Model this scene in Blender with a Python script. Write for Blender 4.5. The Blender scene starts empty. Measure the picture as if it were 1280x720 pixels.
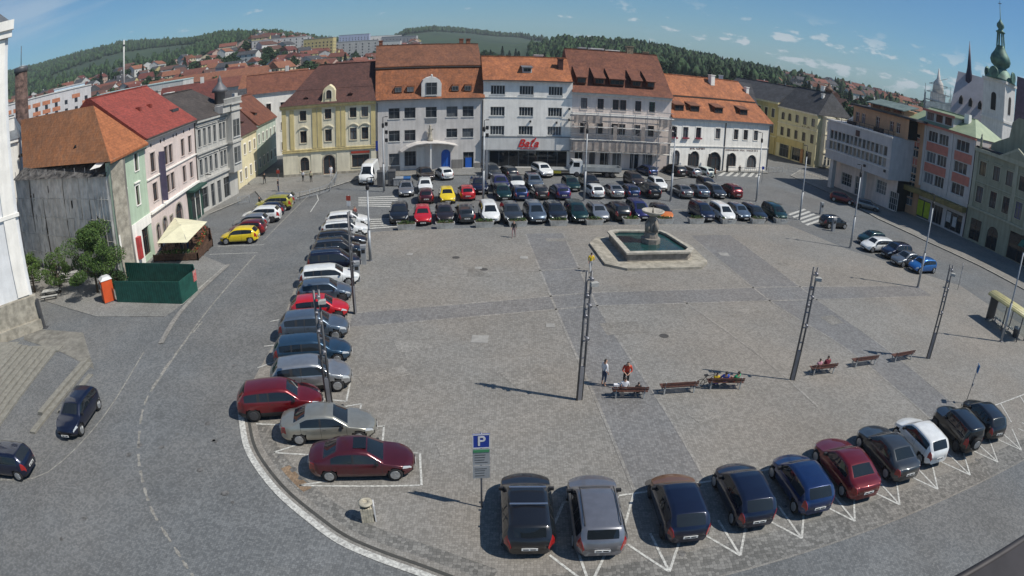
import bpy, bmesh, math, random
from mathutils import Vector, Matrix
R = math.radians
rnd = random.Random(7)
sc = bpy.context.scene
COL = sc.collection
# ------------------------------------------------------------------ camera (wide lens with the barrel distortion of the photograph)
CAM_H, PITCH, ROLL = 18.24, .3786, .0244
K1, K3 = .8043, .0625
cam = bpy.data.cameras.new('camera'); camo = bpy.data.objects.new('camera', cam); COL.objects.link(camo)
sc.camera = camo
sc.render.engine = 'CYCLES'
cam.type = 'PANO'
_cc = cam.cycles if hasattr(cam, 'cycles') else cam
_cc.panorama_type = 'FISHEYE_LENS_POLYNOMIAL'
cam.sensor_width = 36; cam.sensor_height = 20.25; cam.sensor_fit = 'HORIZONTAL'
_cc.fisheye_fov = R(180)
_cc.fisheye_polynomial_k0 = 0; _cc.fisheye_polynomial_k1 = -K1/18; _cc.fisheye_polynomial_k2 = 0
_cc.fisheye_polynomial_k3 = -K3/18**3; _cc.fisheye_polynomial_k4 = 0
cam.clip_end = 20000; cam.clip_start = .05
camo.location = (0, 0, CAM_H)
camo.rotation_mode = 'XYZ'
camo.matrix_world = Matrix.Translation((0, 0, CAM_H)) @ Matrix.Rotation(math.pi/2-PITCH, 4, 'X') @ Matrix.Rotation(ROLL, 4, 'Z')
# ------------------------------------------------------------------ light
SUN_EL, SUN_DIR = 52.0, (.962, -.272)
w = bpy.data.worlds.new('World'); sc.world = w; w.use_nodes = True
nt = w.node_tree; nt.nodes.clear()
def N(nt, t, **k):
    n = nt.nodes.new(t)
    for a, b in k.items():
        if a.startswith('i_'): n.inputs[a[2:].replace('_', ' ')].default_value = b
        else: setattr(n, a, b)
    return n
L_ = lambda nt, a, b: nt.links.new(a, b)
sky = N(nt, 'ShaderNodeTexSky', sky_type='NISHITA'); sky.sun_disc = False
sky.sun_elevation = R(SUN_EL); sky.sun_rotation = math.atan2(SUN_DIR[0], SUN_DIR[1])
sky.air_density = 1.0; sky.dust_density = .7; sky.ozone_density = 2.2; sky.altitude = 350
out = N(nt, 'ShaderNodeOutputWorld'); bg = N(nt, 'ShaderNodeBackground'); bg.inputs[1].default_value = .078
# small fair weather clouds low over the horizon and thin streaks higher up
tc = N(nt, 'ShaderNodeTexCoord'); sep = N(nt, 'ShaderNodeSeparateXYZ'); L_(nt, tc.outputs['Generated'], sep.inputs[0])
def M(nt, op, a, b=None, c=None, clamp=False):
    n = nt.nodes.new('ShaderNodeMath'); n.operation = op; n.use_clamp = clamp
    for i, v in enumerate((a, b, c)):
        if v is None: continue
        if isinstance(v, (int, float)): n.inputs[i].default_value = v
        else: nt.links.new(v, n.inputs[i])
    return n.outputs[0]
az = M(nt, 'ARCTAN2', sep.outputs[0], sep.outputs[1]); el = M(nt, 'ARCSINE', sep.outputs[2])
cb = N(nt, 'ShaderNodeCombineXYZ'); L_(nt, M(nt, 'MULTIPLY', az, 20.), cb.inputs[0]); L_(nt, M(nt, 'MULTIPLY', el, 52.), cb.inputs[1])
n1 = N(nt, 'ShaderNodeTexNoise'); L_(nt, cb.outputs[0], n1.inputs['Vector']); n1.inputs['Scale'].default_value = 1; n1.inputs['Detail'].default_value = 6; n1.inputs['Roughness'].default_value = .55
def ramp(nt, v, a, b, lo=0., hi=1.):
    n = nt.nodes.new('ShaderNodeMapRange'); nt.links.new(v, n.inputs[0])
    n.inputs[1].default_value = a; n.inputs[2].default_value = b; n.inputs[3].default_value = lo; n.inputs[4].default_value = hi
    n.interpolation_type = 'SMOOTHSTEP'
    return n.outputs[0]
bandm = M(nt, 'MULTIPLY', ramp(nt, el, .0, .03), ramp(nt, el, .115, .055))
sidem = ramp(nt, az, -.3, .6, -.07, .05)
cum = ramp(nt, M(nt, 'ADD', n1.outputs[0], sidem), .585, .67)
cum = M(nt, 'MULTIPLY', cum, bandm)
cb2 = N(nt, 'ShaderNodeCombineXYZ'); L_(nt, M(nt, 'MULTIPLY', az, 3.), cb2.inputs[0]); L_(nt, M(nt, 'ADD', M(nt, 'MULTIPLY', el, 26.), M(nt, 'MULTIPLY', az, -3.)), cb2.inputs[1]); cb2.inputs[2].default_value = 4.3
n2 = N(nt, 'ShaderNodeTexNoise'); L_(nt, cb2.outputs[0], n2.inputs['Vector']); n2.inputs['Scale'].default_value = 1; n2.inputs['Detail'].default_value = 5
cir = M(nt, 'MULTIPLY', ramp(nt, n2.outputs[0], .48, .75, 0, .38), ramp(nt, az, -.35, -.7))
cir = M(nt, 'MULTIPLY', cir, ramp(nt, el, .06, .14))
hz = ramp(nt, el, .12, -.02, 0, .03)
mask = M(nt, 'MINIMUM', M(nt, 'ADD', M(nt, 'MULTIPLY', cum, .8), M(nt, 'ADD', cir, hz)), 1.)
tint = N(nt, 'ShaderNodeMix', data_type='RGBA', blend_type='MULTIPLY'); tint.inputs[0].default_value = 1
L_(nt, sky.outputs[0], tint.inputs[6]); tint.inputs[7].default_value = (.50, .84, 1.06, 1)
mx = N(nt, 'ShaderNodeMix', data_type='RGBA'); L_(nt, mask, mx.inputs[0]); L_(nt, tint.outputs[2], mx.inputs[6]); mx.inputs[7].default_value = (7.2, 7.9, 8.4, 1)
L_(nt, mx.outputs[2], bg.inputs[0]); L_(nt, bg.outputs[0], out.inputs[0])
sun = bpy.data.lights.new('sun', 'SUN'); sun.energy = 4.3; sun.angle = R(.55); sun.color = (1, .945, .85)
suno = bpy.data.objects.new('sun', sun); COL.objects.link(suno); suno.location = (60, -15, 120)
sd = Vector((SUN_DIR[0]*math.cos(R(SUN_EL)), SUN_DIR[1]*math.cos(R(SUN_EL)), math.sin(R(SUN_EL))))
suno.rotation_euler = sd.to_track_quat('Z', 'Y').to_euler()
vs = sc.view_settings; sc.display_settings.display_device = 'sRGB'
vs.view_transform = 'Standard'; vs.look = 'None'; vs.gamma = 1; vs.use_curve_mapping = False; vs.exposure = .10
sc.cycles.max_bounces = 5; sc.cycles.transparent_max_bounces = 8; sc.cycles.use_denoising = True
sc.cycles.volume_bounces = 0
# ------------------------------------------------------------------ surveying: a pixel of the photograph to a point of the square
def ray(px, py):
    dx, dy = px-640., py-360.
    r = math.hypot(dx, dy)+1e-9; q = r/640; th = K1*q+K3*q**3
    x = math.sin(th)*dx/r; y = -math.sin(th)*dy/r; z = math.cos(th)
    c, s = math.cos(ROLL), math.sin(ROLL); x, y = c*x-s*y, s*x+c*y
    cp, sp = math.cos(PITCH), math.sin(PITCH)
    return Vector((x, z*cp+y*sp, y*cp-z*sp))
def G(px, py, z=0.):
    r = ray(px, py); t = (z-CAM_H)/r.z
    return Vector((r.x*t, r.y*t, z))
def AZ(px, py):
    r = ray(px, py); return math.atan2(r.x, r.y)
def V2(a, b): return Vector((a, b, 0))
# ------------------------------------------------------------------ materials
MATS = {}
def mat(name, col, rough=.8, metal=0., var=.12, vscale=1.2, bump=0., bscale=30., coat=0., spec=.5, col2=None, streak=0., extra=None, coords='Object'):
    if name in MATS: return MATS[name]
    m = bpy.data.materials.new(name); m.use_nodes = True; nt = m.node_tree; b = nt.nodes['Principled BSDF']
    b.inputs['Roughness'].default_value = rough; b.inputs['Metallic'].default_value = metal
    b.inputs['Coat Weight'].default_value = coat; b.inputs['Coat Roughness'].default_value = .05
    b.inputs['Specular IOR Level'].default_value = spec
    c1 = tuple(col)+(1,)
    if var > 0:
        tc = N(nt, 'ShaderNodeTexCoord'); no = N(nt, 'ShaderNodeTexNoise'); no.inputs['Scale'].default_value = vscale; no.inputs['Detail'].default_value = 6; no.inputs['Roughness'].default_value = .65
        src = tc.outputs[coords]
        if streak:
            mp = N(nt, 'ShaderNodeMapping'); mp.inputs['Scale'].default_value = (1, 1, streak); L_(nt, src, mp.inputs[0]); L_(nt, mp.outputs[0], no.inputs['Vector'])
        else: L_(nt, src, no.inputs['Vector'])
        mx = N(nt, 'ShaderNodeMix', data_type='RGBA')
        d = tuple(max(0, c*(1-var*2)) for c in col)+(1,) if col2 is None else tuple(col2)+(1,)
        u = tuple(min(1, c*(1+var)) for c in col)+(1,) if col2 is None else c1
        L_(nt, ramp(nt, no.outputs[0], .3, .7), mx.inputs[0]); mx.inputs[6].default_value = d; mx.inputs[7].default_value = u
        L_(nt, mx.outputs[2], b.inputs['Base Color'])
        if bump:
            n3 = N(nt, 'ShaderNodeTexNoise'); n3.inputs['Scale'].default_value = bscale; n3.inputs['Detail'].default_value = 4; L_(nt, src, n3.inputs['Vector'])
            bp = N(nt, 'ShaderNodeBump'); bp.inputs['Strength'].default_value = bump; bp.inputs['Distance'].default_value = .05
            L_(nt, n3.outputs[0], bp.inputs['Height']); L_(nt, bp.outputs[0], b.inputs['Normal'])
        if extra: extra(nt, b, mx.outputs[2], src)
    else: b.inputs['Base Color'].default_value = c1
    MATS[name] = m; return m
def tiles(name, col, col2, weather=.5):
    """roof tiles: courses and columns in the surface, weathered patches"""
    def ex(nt, b, c, src):
        sp = N(nt, 'ShaderNodeSeparateXYZ'); L_(nt, src, sp.inputs[0])
        fx = M(nt, 'SINE', M(nt, 'MULTIPLY', sp.outputs[0], 26.)); fz = M(nt, 'FRACT', M(nt, 'MULTIPLY', sp.outputs[2], 4.2))
        h = M(nt, 'ADD', M(nt, 'MULTIPLY', fx, .25), fz)
        bp = N(nt, 'ShaderNodeBump'); bp.inputs['Strength'].default_value = .55; bp.inputs['Distance'].default_value = .05
        L_(nt, h, bp.inputs['Height']); L_(nt, bp.outputs[0], b.inputs['Normal'])
        v = N(nt, 'ShaderNodeTexVoronoi'); v.inputs['Scale'].default_value = 4.5; L_(nt, src, v.inputs['Vector'])
        sv = N(nt, 'ShaderNodeSeparateColor'); L_(nt, v.outputs['Color'], sv.inputs[0])
        g = M(nt, 'MULTIPLY', ramp(nt, sv.outputs[0], 0, 1, .80, 1.12), ramp(nt, fz, 0., .3, .8, 1.))
        n4 = N(nt, 'ShaderNodeTexNoise'); n4.inputs['Scale'].default_value = .45; n4.inputs['Detail'].default_value = 7; n4.inputs['Roughness'].default_value = .7; L_(nt, src, n4.inputs['Vector'])
        g = M(nt, 'MULTIPLY', g, ramp(nt, n4.outputs[0], .35, .65, 1-weather*.5, 1.08))
        mm = N(nt, 'ShaderNodeMix', data_type='RGBA', blend_type='MULTIPLY'); mm.inputs[0].default_value = 1
        cc = N(nt, 'ShaderNodeCombineXYZ')
        for i in range(3): L_(nt, g, cc.inputs[i])
        L_(nt, c, mm.inputs[6]); L_(nt, cc.outputs[0], mm.inputs[7]); L_(nt, mm.outputs[2], b.inputs['Base Color'])
    return mat(name, col, .85, var=.1, vscale=1.1, col2=col2, extra=ex)
def plaster(name, col, dirt=.10):
    def ex(nt, b, c, src):
        mp = N(nt, 'ShaderNodeMapping'); mp.inputs['Scale'].default_value = (2.2, 2.2, .25); L_(nt, src, mp.inputs[0])
        n4 = N(nt, 'ShaderNodeTexNoise'); n4.inputs['Scale'].default_value = 1.; n4.inputs['Detail'].default_value = 8; L_(nt, mp.outputs[0], n4.inputs['Vector'])
        g = ramp(nt, n4.outputs[0], .30, .68, 1-dirt*2, 1.03)
        cc = N(nt, 'ShaderNodeCombineXYZ')
        for i in range(3): L_(nt, g, cc.inputs[i])
        mm = N(nt, 'ShaderNodeMix', data_type='RGBA', blend_type='MULTIPLY'); mm.inputs[0].default_value = 1
        L_(nt, c, mm.inputs[6]); L_(nt, cc.outputs[0], mm.inputs[7]); L_(nt, mm.outputs[2], b.inputs['Base Color'])
    return mat(name, col, .9, var=.05, vscale=.6, extra=ex)
def paving(name, ca, cb_, scale, joint=.5, patch=.22, vary=.5, patchscale=.16, tintc=None):
    """small stone setts: one voronoi cell per stone, joints, and broad patches of wear"""
    m = bpy.data.materials.new(name); m.use_nodes = True; nt = m.node_tree; b = nt.nodes['Principled BSDF']; b.inputs['Roughness'].default_value = .85; b.inputs['Specular IOR Level'].default_value = .3
    g = N(nt, 'ShaderNodeNewGeometry'); v = N(nt, 'ShaderNodeTexVoronoi'); v.inputs['Scale'].default_value = scale; v.inputs['Randomness'].default_value = .45; L_(nt, g.outputs['Position'], v.inputs['Vector'])
    ve = N(nt, 'ShaderNodeTexVoronoi', feature='DISTANCE_TO_EDGE'); ve.inputs['Scale'].default_value = scale; ve.inputs['Randomness'].default_value = .45; L_(nt, g.outputs['Position'], ve.inputs['Vector'])
    s = N(nt, 'ShaderNodeSeparateColor'); L_(nt, v.outputs['Color'], s.inputs[0])
    mx = N(nt, 'ShaderNodeMix', data_type='RGBA'); mx.inputs[6].default_value = tuple(ca)+(1,); mx.inputs[7].default_value = tuple(cb_)+(1,)
    L_(nt, ramp(nt, s.outputs[0], .5-vary, .5+vary), mx.inputs[0])
    no = N(nt, 'ShaderNodeTexNoise'); no.inputs['Scale'].default_value = patchscale; no.inputs['Detail'].default_value = 9; no.inputs['Roughness'].default_value = .68; L_(nt, g.outputs['Position'], no.inputs['Vector'])
    no2 = N(nt, 'ShaderNodeTexNoise'); no2.inputs['Scale'].default_value = 1.7; no2.inputs['Detail'].default_value = 8; no2.inputs['Roughness'].default_value = .7; L_(nt, g.outputs['Position'], no2.inputs['Vector'])
    k = M(nt, 'MULTIPLY', ramp(nt, no.outputs[0], .3, .7, 1-patch, 1+patch), ramp(nt, no2.outputs[0], .28, .72, .92, 1.08))
    k = M(nt, 'MULTIPLY', k, ramp(nt, ve.outputs[0], 0, .09, 1-joint, 1.))
    cc = N(nt, 'ShaderNodeCombineXYZ')
    no3 = N(nt, 'ShaderNodeTexNoise'); no3.inputs['Scale'].default_value = .09; no3.inputs['Detail'].default_value = 5; L_(nt, g.outputs['Position'], no3.inputs['Vector'])
    warm = ramp(nt, no3.outputs[0], .35, .65, -.02, .035)
    L_(nt, M(nt, 'MULTIPLY', k, M(nt, 'ADD', warm, 1.)), cc.inputs[0]); L_(nt, k, cc.inputs[1]); L_(nt, M(nt, 'MULTIPLY', k, M(nt, 'SUBTRACT', 1., warm)), cc.inputs[2])
    mm = N(nt, 'ShaderNodeMix', data_type='RGBA', blend_type='MULTIPLY'); mm.inputs[0].default_value = 1
    L_(nt, mx.outputs[2], mm.inputs[6]); L_(nt, cc.outputs[0], mm.inputs[7]); L_(nt, mm.outputs[2], b.inputs['Base Color'])
    bp = N(nt, 'ShaderNodeBump'); bp.inputs['Strength'].default_value = .35; bp.inputs['Distance'].default_value = .02; L_(nt, ve.outputs[0], bp.inputs['Height']); L_(nt, bp.outputs[0], b.inputs['Normal'])
    MATS[name] = m; return m
def glassy(name, col=(.03, .04, .05), rough=.08, var=.5):
    m = bpy.data.materials.new(name); m.use_nodes = True; nt = m.node_tree; b = nt.nodes['Principled BSDF']
    b.inputs['Roughness'].default_value = rough; b.inputs['Specular IOR Level'].default_value = .6
    oi = N(nt, 'ShaderNodeObjectInfo'); mx = N(nt, 'ShaderNodeMix', data_type='RGBA'); L_(nt, ramp(nt, oi.outputs['Random'], .55, .95), mx.inputs[0])
    mx.inputs[6].default_value = tuple(c*(1-var*.5) for c in col)+(1,); mx.inputs[7].default_value = tuple(c+var*.22 for c in col)+(1,)
    L_(nt, mx.outputs[2], b.inputs['Base Color']); MATS[name] = m; return m
# ------------------------------------------------------------------ mesh helpers
class MB:
    def __init__(s): s.v = []; s.f = []; s.m = []; s.sm = []
    def add(s, vs, fs, mi=0, smooth=False):
        o = len(s.v); s.v += [tuple(v) for v in vs]
        for f in fs: s.f.append([i+o for i in f]); s.m.append(mi); s.sm.append(smooth)
    def box(s, x0, y0, z0, x1, y1, z1, mi=0):
        if x0 > x1: x0, x1 = x1, x0
        if y0 > y1: y0, y1 = y1, y0
        if z0 > z1: z0, z1 = z1, z0
        s.add([(x0,y0,z0),(x1,y0,z0),(x1,y1,z0),(x0,y1,z0),(x0,y0,z1),(x1,y0,z1),(x1,y1,z1),(x0,y1,z1)],
              [(3,2,1,0),(4,5,6,7),(0,1,5,4),(1,2,6,5),(2,3,7,6),(3,0,4,7)], mi)
    def bar(s, a, b, w, h=None, mi=0, up=(0,0,1)):
        a, b = Vector(a), Vector(b); h = h or w; d = (b-a).normalized(); u = Vector(up)
        if abs(d.dot(u)) > .95: u = Vector((1,0,0))
        x = d.cross(u).normalized()*w/2; y = x.cross(d).normalized()*h/2
        vs = [a-x-y, a+x-y, a+x+y, a-x+y, b-x-y, b+x-y, b+x+y, b-x+y]
        s.add(vs, [(3,2,1,0),(4,5,6,7),(0,1,5,4),(1,2,6,5),(2,3,7,6),(3,0,4,7)], mi)
    def tube(s, pts, rad, n=10, mi=0, cap=True):
        pts = [Vector(p) for p in pts]; rad = rad if isinstance(rad, (list, tuple)) else [rad]*len(pts)
        rings = []; o = len(s.v); ref = None
        for i, p in enumerate(pts):
            d = (pts[min(i+1, len(pts)-1)]-pts[max(i-1, 0)]).normalized()
            if ref is None:
                ref = Vector((1,0,0)) if abs(d.x) < .9 else Vector((0,1,0))
            x = (ref-d*ref.dot(d)).normalized(); ref = x; y = d.cross(x)
            s.v += [tuple(p+(x*math.cos(2*math.pi*k/n)+y*math.sin(2*math.pi*k/n))*rad[i]) for k in range(n)]
        for i in range(len(pts)-1):
            for k in range(n):
                s.f.append([o+i*n+k, o+i*n+(k+1)%n, o+(i+1)*n+(k+1)%n, o+(i+1)*n+k]); s.m.append(mi); s.sm.append(True)
        if cap:
            s.f.append([o+k for k in range(n)][::-1]); s.m.append(mi); s.sm.append(False)
            s.f.append([o+(len(pts)-1)*n+k for k in range(n)]); s.m.append(mi); s.sm.append(False)
    def lathe(s, prof, n=16, mi=0, c=(0,0,0), smooth=True, rot=0, sx=1, sy=1):
        o = len(s.v)
        for r, z in prof:
            s.v += [(c[0]+sx*r*math.cos(2*math.pi*k/n+rot), c[1]+sy*r*math.sin(2*math.pi*k/n+rot), c[2]+z) for k in range(n)]
        for i in range(len(prof)-1):
            for k in range(n):
                s.f.append([o+i*n+k, o+i*n+(k+1)%n, o+(i+1)*n+(k+1)%n, o+(i+1)*n+k]); s.m.append(mi); s.sm.append(smooth)
        s.f.append([o+k for k in range(n)][::-1]); s.m.append(mi); s.sm.append(False)
        s.f.append([o+(len(prof)-1)*n+k for k in range(n)]); s.m.append(mi); s.sm.append(False)
    def prism(s, poly, z0, z1, mi=0):
        n = len(poly); a = sum(poly[i][0]*poly[(i+1)%n][1]-poly[(i+1)%n][0]*poly[i][1] for i in range(n))
        if a < 0: poly = poly[::-1]
        s.add([(p[0],p[1],z0) for p in poly]+[(p[0],p[1],z1) for p in poly],
              [list(range(n))[::-1], list(range(n, 2*n))]+[[i,(i+1)%n,(i+1)%n+n,i+n] for i in range(n)], mi)
    def yprism(s, poly, y0, y1, mi=0):   # polygon in x,z extruded in y (y0 front)
        n = len(poly); a = sum(poly[i][0]*poly[(i+1)%n][1]-poly[(i+1)%n][0]*poly[i][1] for i in range(n))
        if a < 0: poly = poly[::-1]
        s.add([(p[0],y0,p[1]) for p in poly]+[(p[0],y1,p[1]) for p in poly],
              [list(range(n)), list(range(n, 2*n))[::-1]]+[[(i+1)%n,i,i+n,(i+1)%n+n] for i in range(n)], mi)
    def mesh(s, name, mats):
        me = bpy.data.meshes.new(name); me.from_pydata(s.v, [], s.f)
        for m in (mats if isinstance(mats, (list, tuple)) else [mats]): me.materials.append(m)
        me.polygons.foreach_set('material_index', s.m); me.polygons.foreach_set('use_smooth', s.sm); me.update()
        return me
    def build(s, name, mats, parent=None, loc=None, rz=0):
        o = bpy.data.objects.new(name, s.mesh(name, mats)); COL.objects.link(o); o.parent = parent
        if loc is not None: o.location = loc
        if rz: o.rotation_euler.z = rz
        return o
def tag(o, label=None, cat=None, group=None, kind=None):
    if label: o['label'] = label
    if cat: o['category'] = cat
    if group: o['group'] = group
    if kind: o['kind'] = kind
    return o
def thing(name, label, cat, loc=(0,0,0), rz=0, group=None):
    o = bpy.data.objects.new(name, None); o.empty_display_size = .3; COL.objects.link(o); o.location = loc; o.rotation_euler.z = rz
    return tag(o, label, cat, group)
def mo(name, me, parent, loc=(0,0,0), rz=0):
    o = bpy.data.objects.new(name, me); COL.objects.link(o); o.parent = parent; o.location = loc; o.rotation_euler.z = rz; return o
KIDS = {}
def copy_tree(o, label=None, group=None, loc=None, rz=None):
    def rec(a, p):
        c = a.copy(); COL.objects.link(c); c.parent = p
        for ch in a.children: rec(ch, c)
        return c
    c = rec(o, None)
    if label: c['label'] = label
    if group: c['group'] = group
    if loc is not None: c.location = loc
    if rz is not None: c.rotation_euler.z = rz
    return c
def sheet(name, poly, z, m, kind='structure'):
    mb = MB(); poly = [(p[0], p[1]) for p in poly]; n = len(poly)
    a = sum(poly[i][0]*poly[(i+1)%n][1]-poly[(i+1)%n][0]*poly[i][1] for i in range(n))
    if a < 0: poly = poly[::-1]
    mb.add([(p[0], p[1], z) for p in poly], [list(range(n))]); o = mb.build(name, m); return tag(o, kind=kind)
def strip(mb, pts, w, z, mi=0):
    pts = [Vector((p[0], p[1], 0)) for p in pts]
    L, Rr = [], []
    for i, p in enumerate(pts):
        d = (pts[min(i+1, len(pts)-1)]-pts[max(i-1, 0)]).normalized(); nn = Vector((-d.y, d.x, 0))*w/2
        L.append(p+nn); Rr.append(p-nn)
    for i in range(len(pts)-1):
        mb.add([(q.x, q.y, z) for q in (Rr[i], Rr[i+1], L[i+1], L[i])], [(0,1,2,3)], mi)
def smoothline(pts, k=4):
    P = [Vector((p[0], p[1], 0)) for p in pts]; o = []
    for i in range(len(P)-1):
        a, b, c, d = P[max(i-1,0)], P[i], P[i+1], P[min(i+2, len(P)-1)]
        for j in range(k):
            t = j/k; o.append(.5*((2*b)+(c-a)*t+(2*a-5*b+4*c-d)*t*t+(3*b-a-3*c+d)*t**3))
    o.append(P[-1]); return o
# ================================================================== THE SETTING
def lerp(a, b, t): return a+(b-a)*t
def smst(a, b, x):
    t = min(1, max(0, (x-a)/(b-a))); return t*t*(3-2*t)
SKYL = [(-65,2.6),(-49.5,3.2),(-45,3.1),(-41,3.35),(-37,3.55),(-33,3.1),(-30,2.8),(-26.8,2.9),(-22.3,2.65),(-19.3,2.0),(-17.9,1.6),(-14.9,1.3),(-11.3,1.3),(-9.9,1.9),(-7.7,2.1),(-4.8,1.9),(-2,1.5),(3.7,1.3),(8,1.4),(10.9,1.4),(14.6,1.0),(18.3,.7),(22,.4),(25.8,.3),(29.6,.3),(33.6,.1),(37.6,.2),(41.8,.2),(48.6,.4),(65,.5)]
RIDG = [(-65,2300),(-50,2300),(-36,2000),(-29,1700),(-26,1250),(-20,1100),(-16,1500),(-12,2300),(0,2300),(4,800),(20,750),(50,900),(65,900)]
def itp(tab, x):
    if x <= tab[0][0]: return tab[0][1]
    for (a, b), (c, d) in zip(tab, tab[1:]):
        if x <= c: return b+(d-b)*(x-a)/(c-a)
    return tab[-1][1]
def ter(x, y):
    r = math.hypot(x, y); a = math.degrees(math.atan2(x, y))
    if r < 190: return 0.
    aa = max(-65, min(65, a)); Rr = itp(RIDG, aa); Z = CAM_H+math.tan(R(itp(SKYL, aa)))*Rr-8
    t = (r-190)/(Rr-190)
    z = Z*(smst(0, 1.0, t)**.9*.75+.25*min(1, t)) if t < 1 else Z*max(0, 1-(t-1)*.5)
    z += math.sin(x*.011+1)*math.sin(y*.008)*min(4, (r-190)*.01)*(.0 if .8 < t < 1.2 else 1)
    back = smst(75, 110, abs(a)); return z*(1-back)
m_ter = mat('hillside_grass', (.034, .062, .024), .95, var=.3, vscale=.012, col2=(.014, .032, .015), coords='Object')
mb = MB(); rr = [0, 60, 120, 190, 230, 280, 340, 410, 500, 600, 700, 800, 900, 1000, 1150, 1300, 1500, 1700, 1900, 2100, 2300, 2600, 3000, 3600]; na = 144
for r in rr:
    for k in range(na):
        a = 2*math.pi*k/na; x, y = r*math.sin(a), r*math.cos(a); mb.v.append((x, y, ter(x, y)-.03))
for i in range(len(rr)-1):
    for k in range(na):
        q = [i*na+k, (i+1)*na+k, (i+1)*na+(k+1)%na, i*na+(k+1)%na]
        if i == 0: q = [k, na+k, na+(k+1)%na]
        mb.f.append(q[::-1]); mb.m.append(1 if rr[i+1] <= 190 else 0); mb.sm.append(True)
m_asph = paving('road_setts', (.122, .127, .130), (.178, .183, .184), 8.5, joint=.4, patch=.12, patchscale=.22)
tag(mb.build('terrain', [m_ter, m_asph]), kind='structure')
m_plaza = paving('plaza_setts', (.192, .182, .165), (.262, .249, .228), 8., joint=.40, patch=.09, patchscale=.14)
m_band = paving('dark_paving_band', (.152, .149, .147), (.212, .208, .204), 7., joint=.35, patch=.09)
m_lightset = paving('light_sett_line', (.21, .20, .185), (.295, .282, .26), 7., joint=.4, patch=.15)
m_side = paving('sidewalk_setts', (.165, .163, .155), (.25, .246, .232), 11., joint=.3, patch=.15)
m_park = paving('parking_setts', (.125, .122, .114), (.22, .213, .198), 6., joint=.45, patch=.18)
m_white = mat('road_paint', (.62, .62, .58), .8, var=.3, vscale=7, col2=(.28, .275, .26), coords='Object')
m_kerb = mat('kerb_stone', (.34, .33, .30), .9, var=.2, vscale=2)
m_stain = paving('brown_setts', (.17, .12, .08), (.25, .18, .12), 8.)
# road sheet of the whole square, plaza sheet above it
road = [G(*p) for p in [(-60,760)]]
sheet('road', [(-62,5),(75,5),(78,60),(66,128),(44,122),(-20,100),(-34,120),(-62,120)], .0, m_asph)
outer = smoothline([G(300,505),G(303,532),G(309,560),G(324,586.5),G(350,618),G(387.5,650),G(425,677),G(472.5,698),G(525.6,717),G(600,745)])
tipsp = [(836.5,715),(925,698.6),(1001.5,678.7),(1070.5,656.3),(1125,635),(1173,615),(1213,596.7),(1246.7,580),(1276.7,563)]
T0 = G(836.5,715); T8 = G(1276.7,563); td = (T8-T0)/8; tn = Vector((td.y, -td.x, 0)).normalized()
poly = [tuple(p) for p in outer]+[tuple(T0-td*2+tn*.9), tuple(T8+td*6+tn*.9), (52, 30, 0), tuple(G(1280,407)), tuple(G(1230,377)), tuple(G(1200,357)), tuple(G(1140,338)), tuple(G(1060,312)), tuple(G(985,281)), tuple(G(480,289)), tuple(G(408,296)), tuple(G(372,350)), tuple(G(345,425))]
sheet('plaza', poly, .006, m_plaza)
# parking strip of coarser setts along the near row
sheet('parking_strip', [T0-td*2.2+tn*.8, T8+td*6+tn*.8, T8+td*6-tn*.9, T0-td*2.2-tn*.9], .012, m_park)
# dark bands in the paving with light sett lines as borders
B1L = [(1.2,60.5),(3.2,42),(4.9,28.4),(5.7,21.6)]; B1R = [(5.0,61),(6.3,42.8),(8.5,28.3),(9.3,22.1)]
sheet('paving_band', B1L+B1R[::-1], .010, m_band)
B2L = [(18.6,62),(21,44.6),(24.2,35.7),(26.4,24)]; B2R = [(23.6,63),(26,44.8),(27.9,36.2),(29.3,28.1),(29.8,24.4)]
sheet('paving_band', B2L+B2R[::-1], .010, m_band)
HB = [(-12.5,39.9),(6.2,45.3),(22.1,47.5),(41.2,49.2)]; HBl = [(-12.6,37.4),(6,42.7),(20.9,44.4),(41.6,46.4)]
sheet('paving_band', HB+HBl[::-1], .014, m_band)
HC = [(-14.5,50.2),(8,55.6)]; HCl = [(-14.4,48.6),(8,54.0)]
mb = MB()
for L in (B1L, B1R, B2L, B2R, [(13.3,44),(16.6,34.5),(18.2,28)], [(-12,47),(-3.5,48.7),(7,51)]):
    strip(mb, smoothline(L), .17, .018)
for L in (HB, HBl): strip(mb, L, .2, .018)
strip(mb, [G(455,292), G(448,340), G(438,392), G(425,445)], .35, .02)
strip(mb, [G(497,262), G(640,268), G(838,262), G(1000,266)], .25, .016)
tag(mb.build('light_paving_line', m_lightset), kind='structure')
mb = MB()
p = [G(253,402), G(218,444), G(191,484), G(178,515), G(173,564), G(178,600), G(191,640), G(218,684), G(235,711), G(260,745)]
s = smoothline(p, 12)
for i in range(0, len(s)-1, 1):
    if i % 7 < 5: strip(mb, s[i:i+2], .14+.05*math.sin(i*1.7), .008)
strip(mb, smoothline([G(319,319), G(262,385), G(222,440), G(189,489)]), .14, .0085)
strip(mb, [G(330,300), G(385,245)], .14, .008)
strip(mb, smoothline([G(0,600), G(60,590), G(130,520), G(180,440)]), .1, .008)
tag(mb.build('light_sett_road_line', mat('worn_light_setts', (.27, .26, .235), .9, var=.25, vscale=4)), kind='structure')
mb = MB(); strip(mb, smoothline([G(286,331), G(250,364), G(222,395), G(201,430)]), .42, .055); tag(mb.build('pale_kerb_strip', m_lightset), kind='structure')
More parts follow.
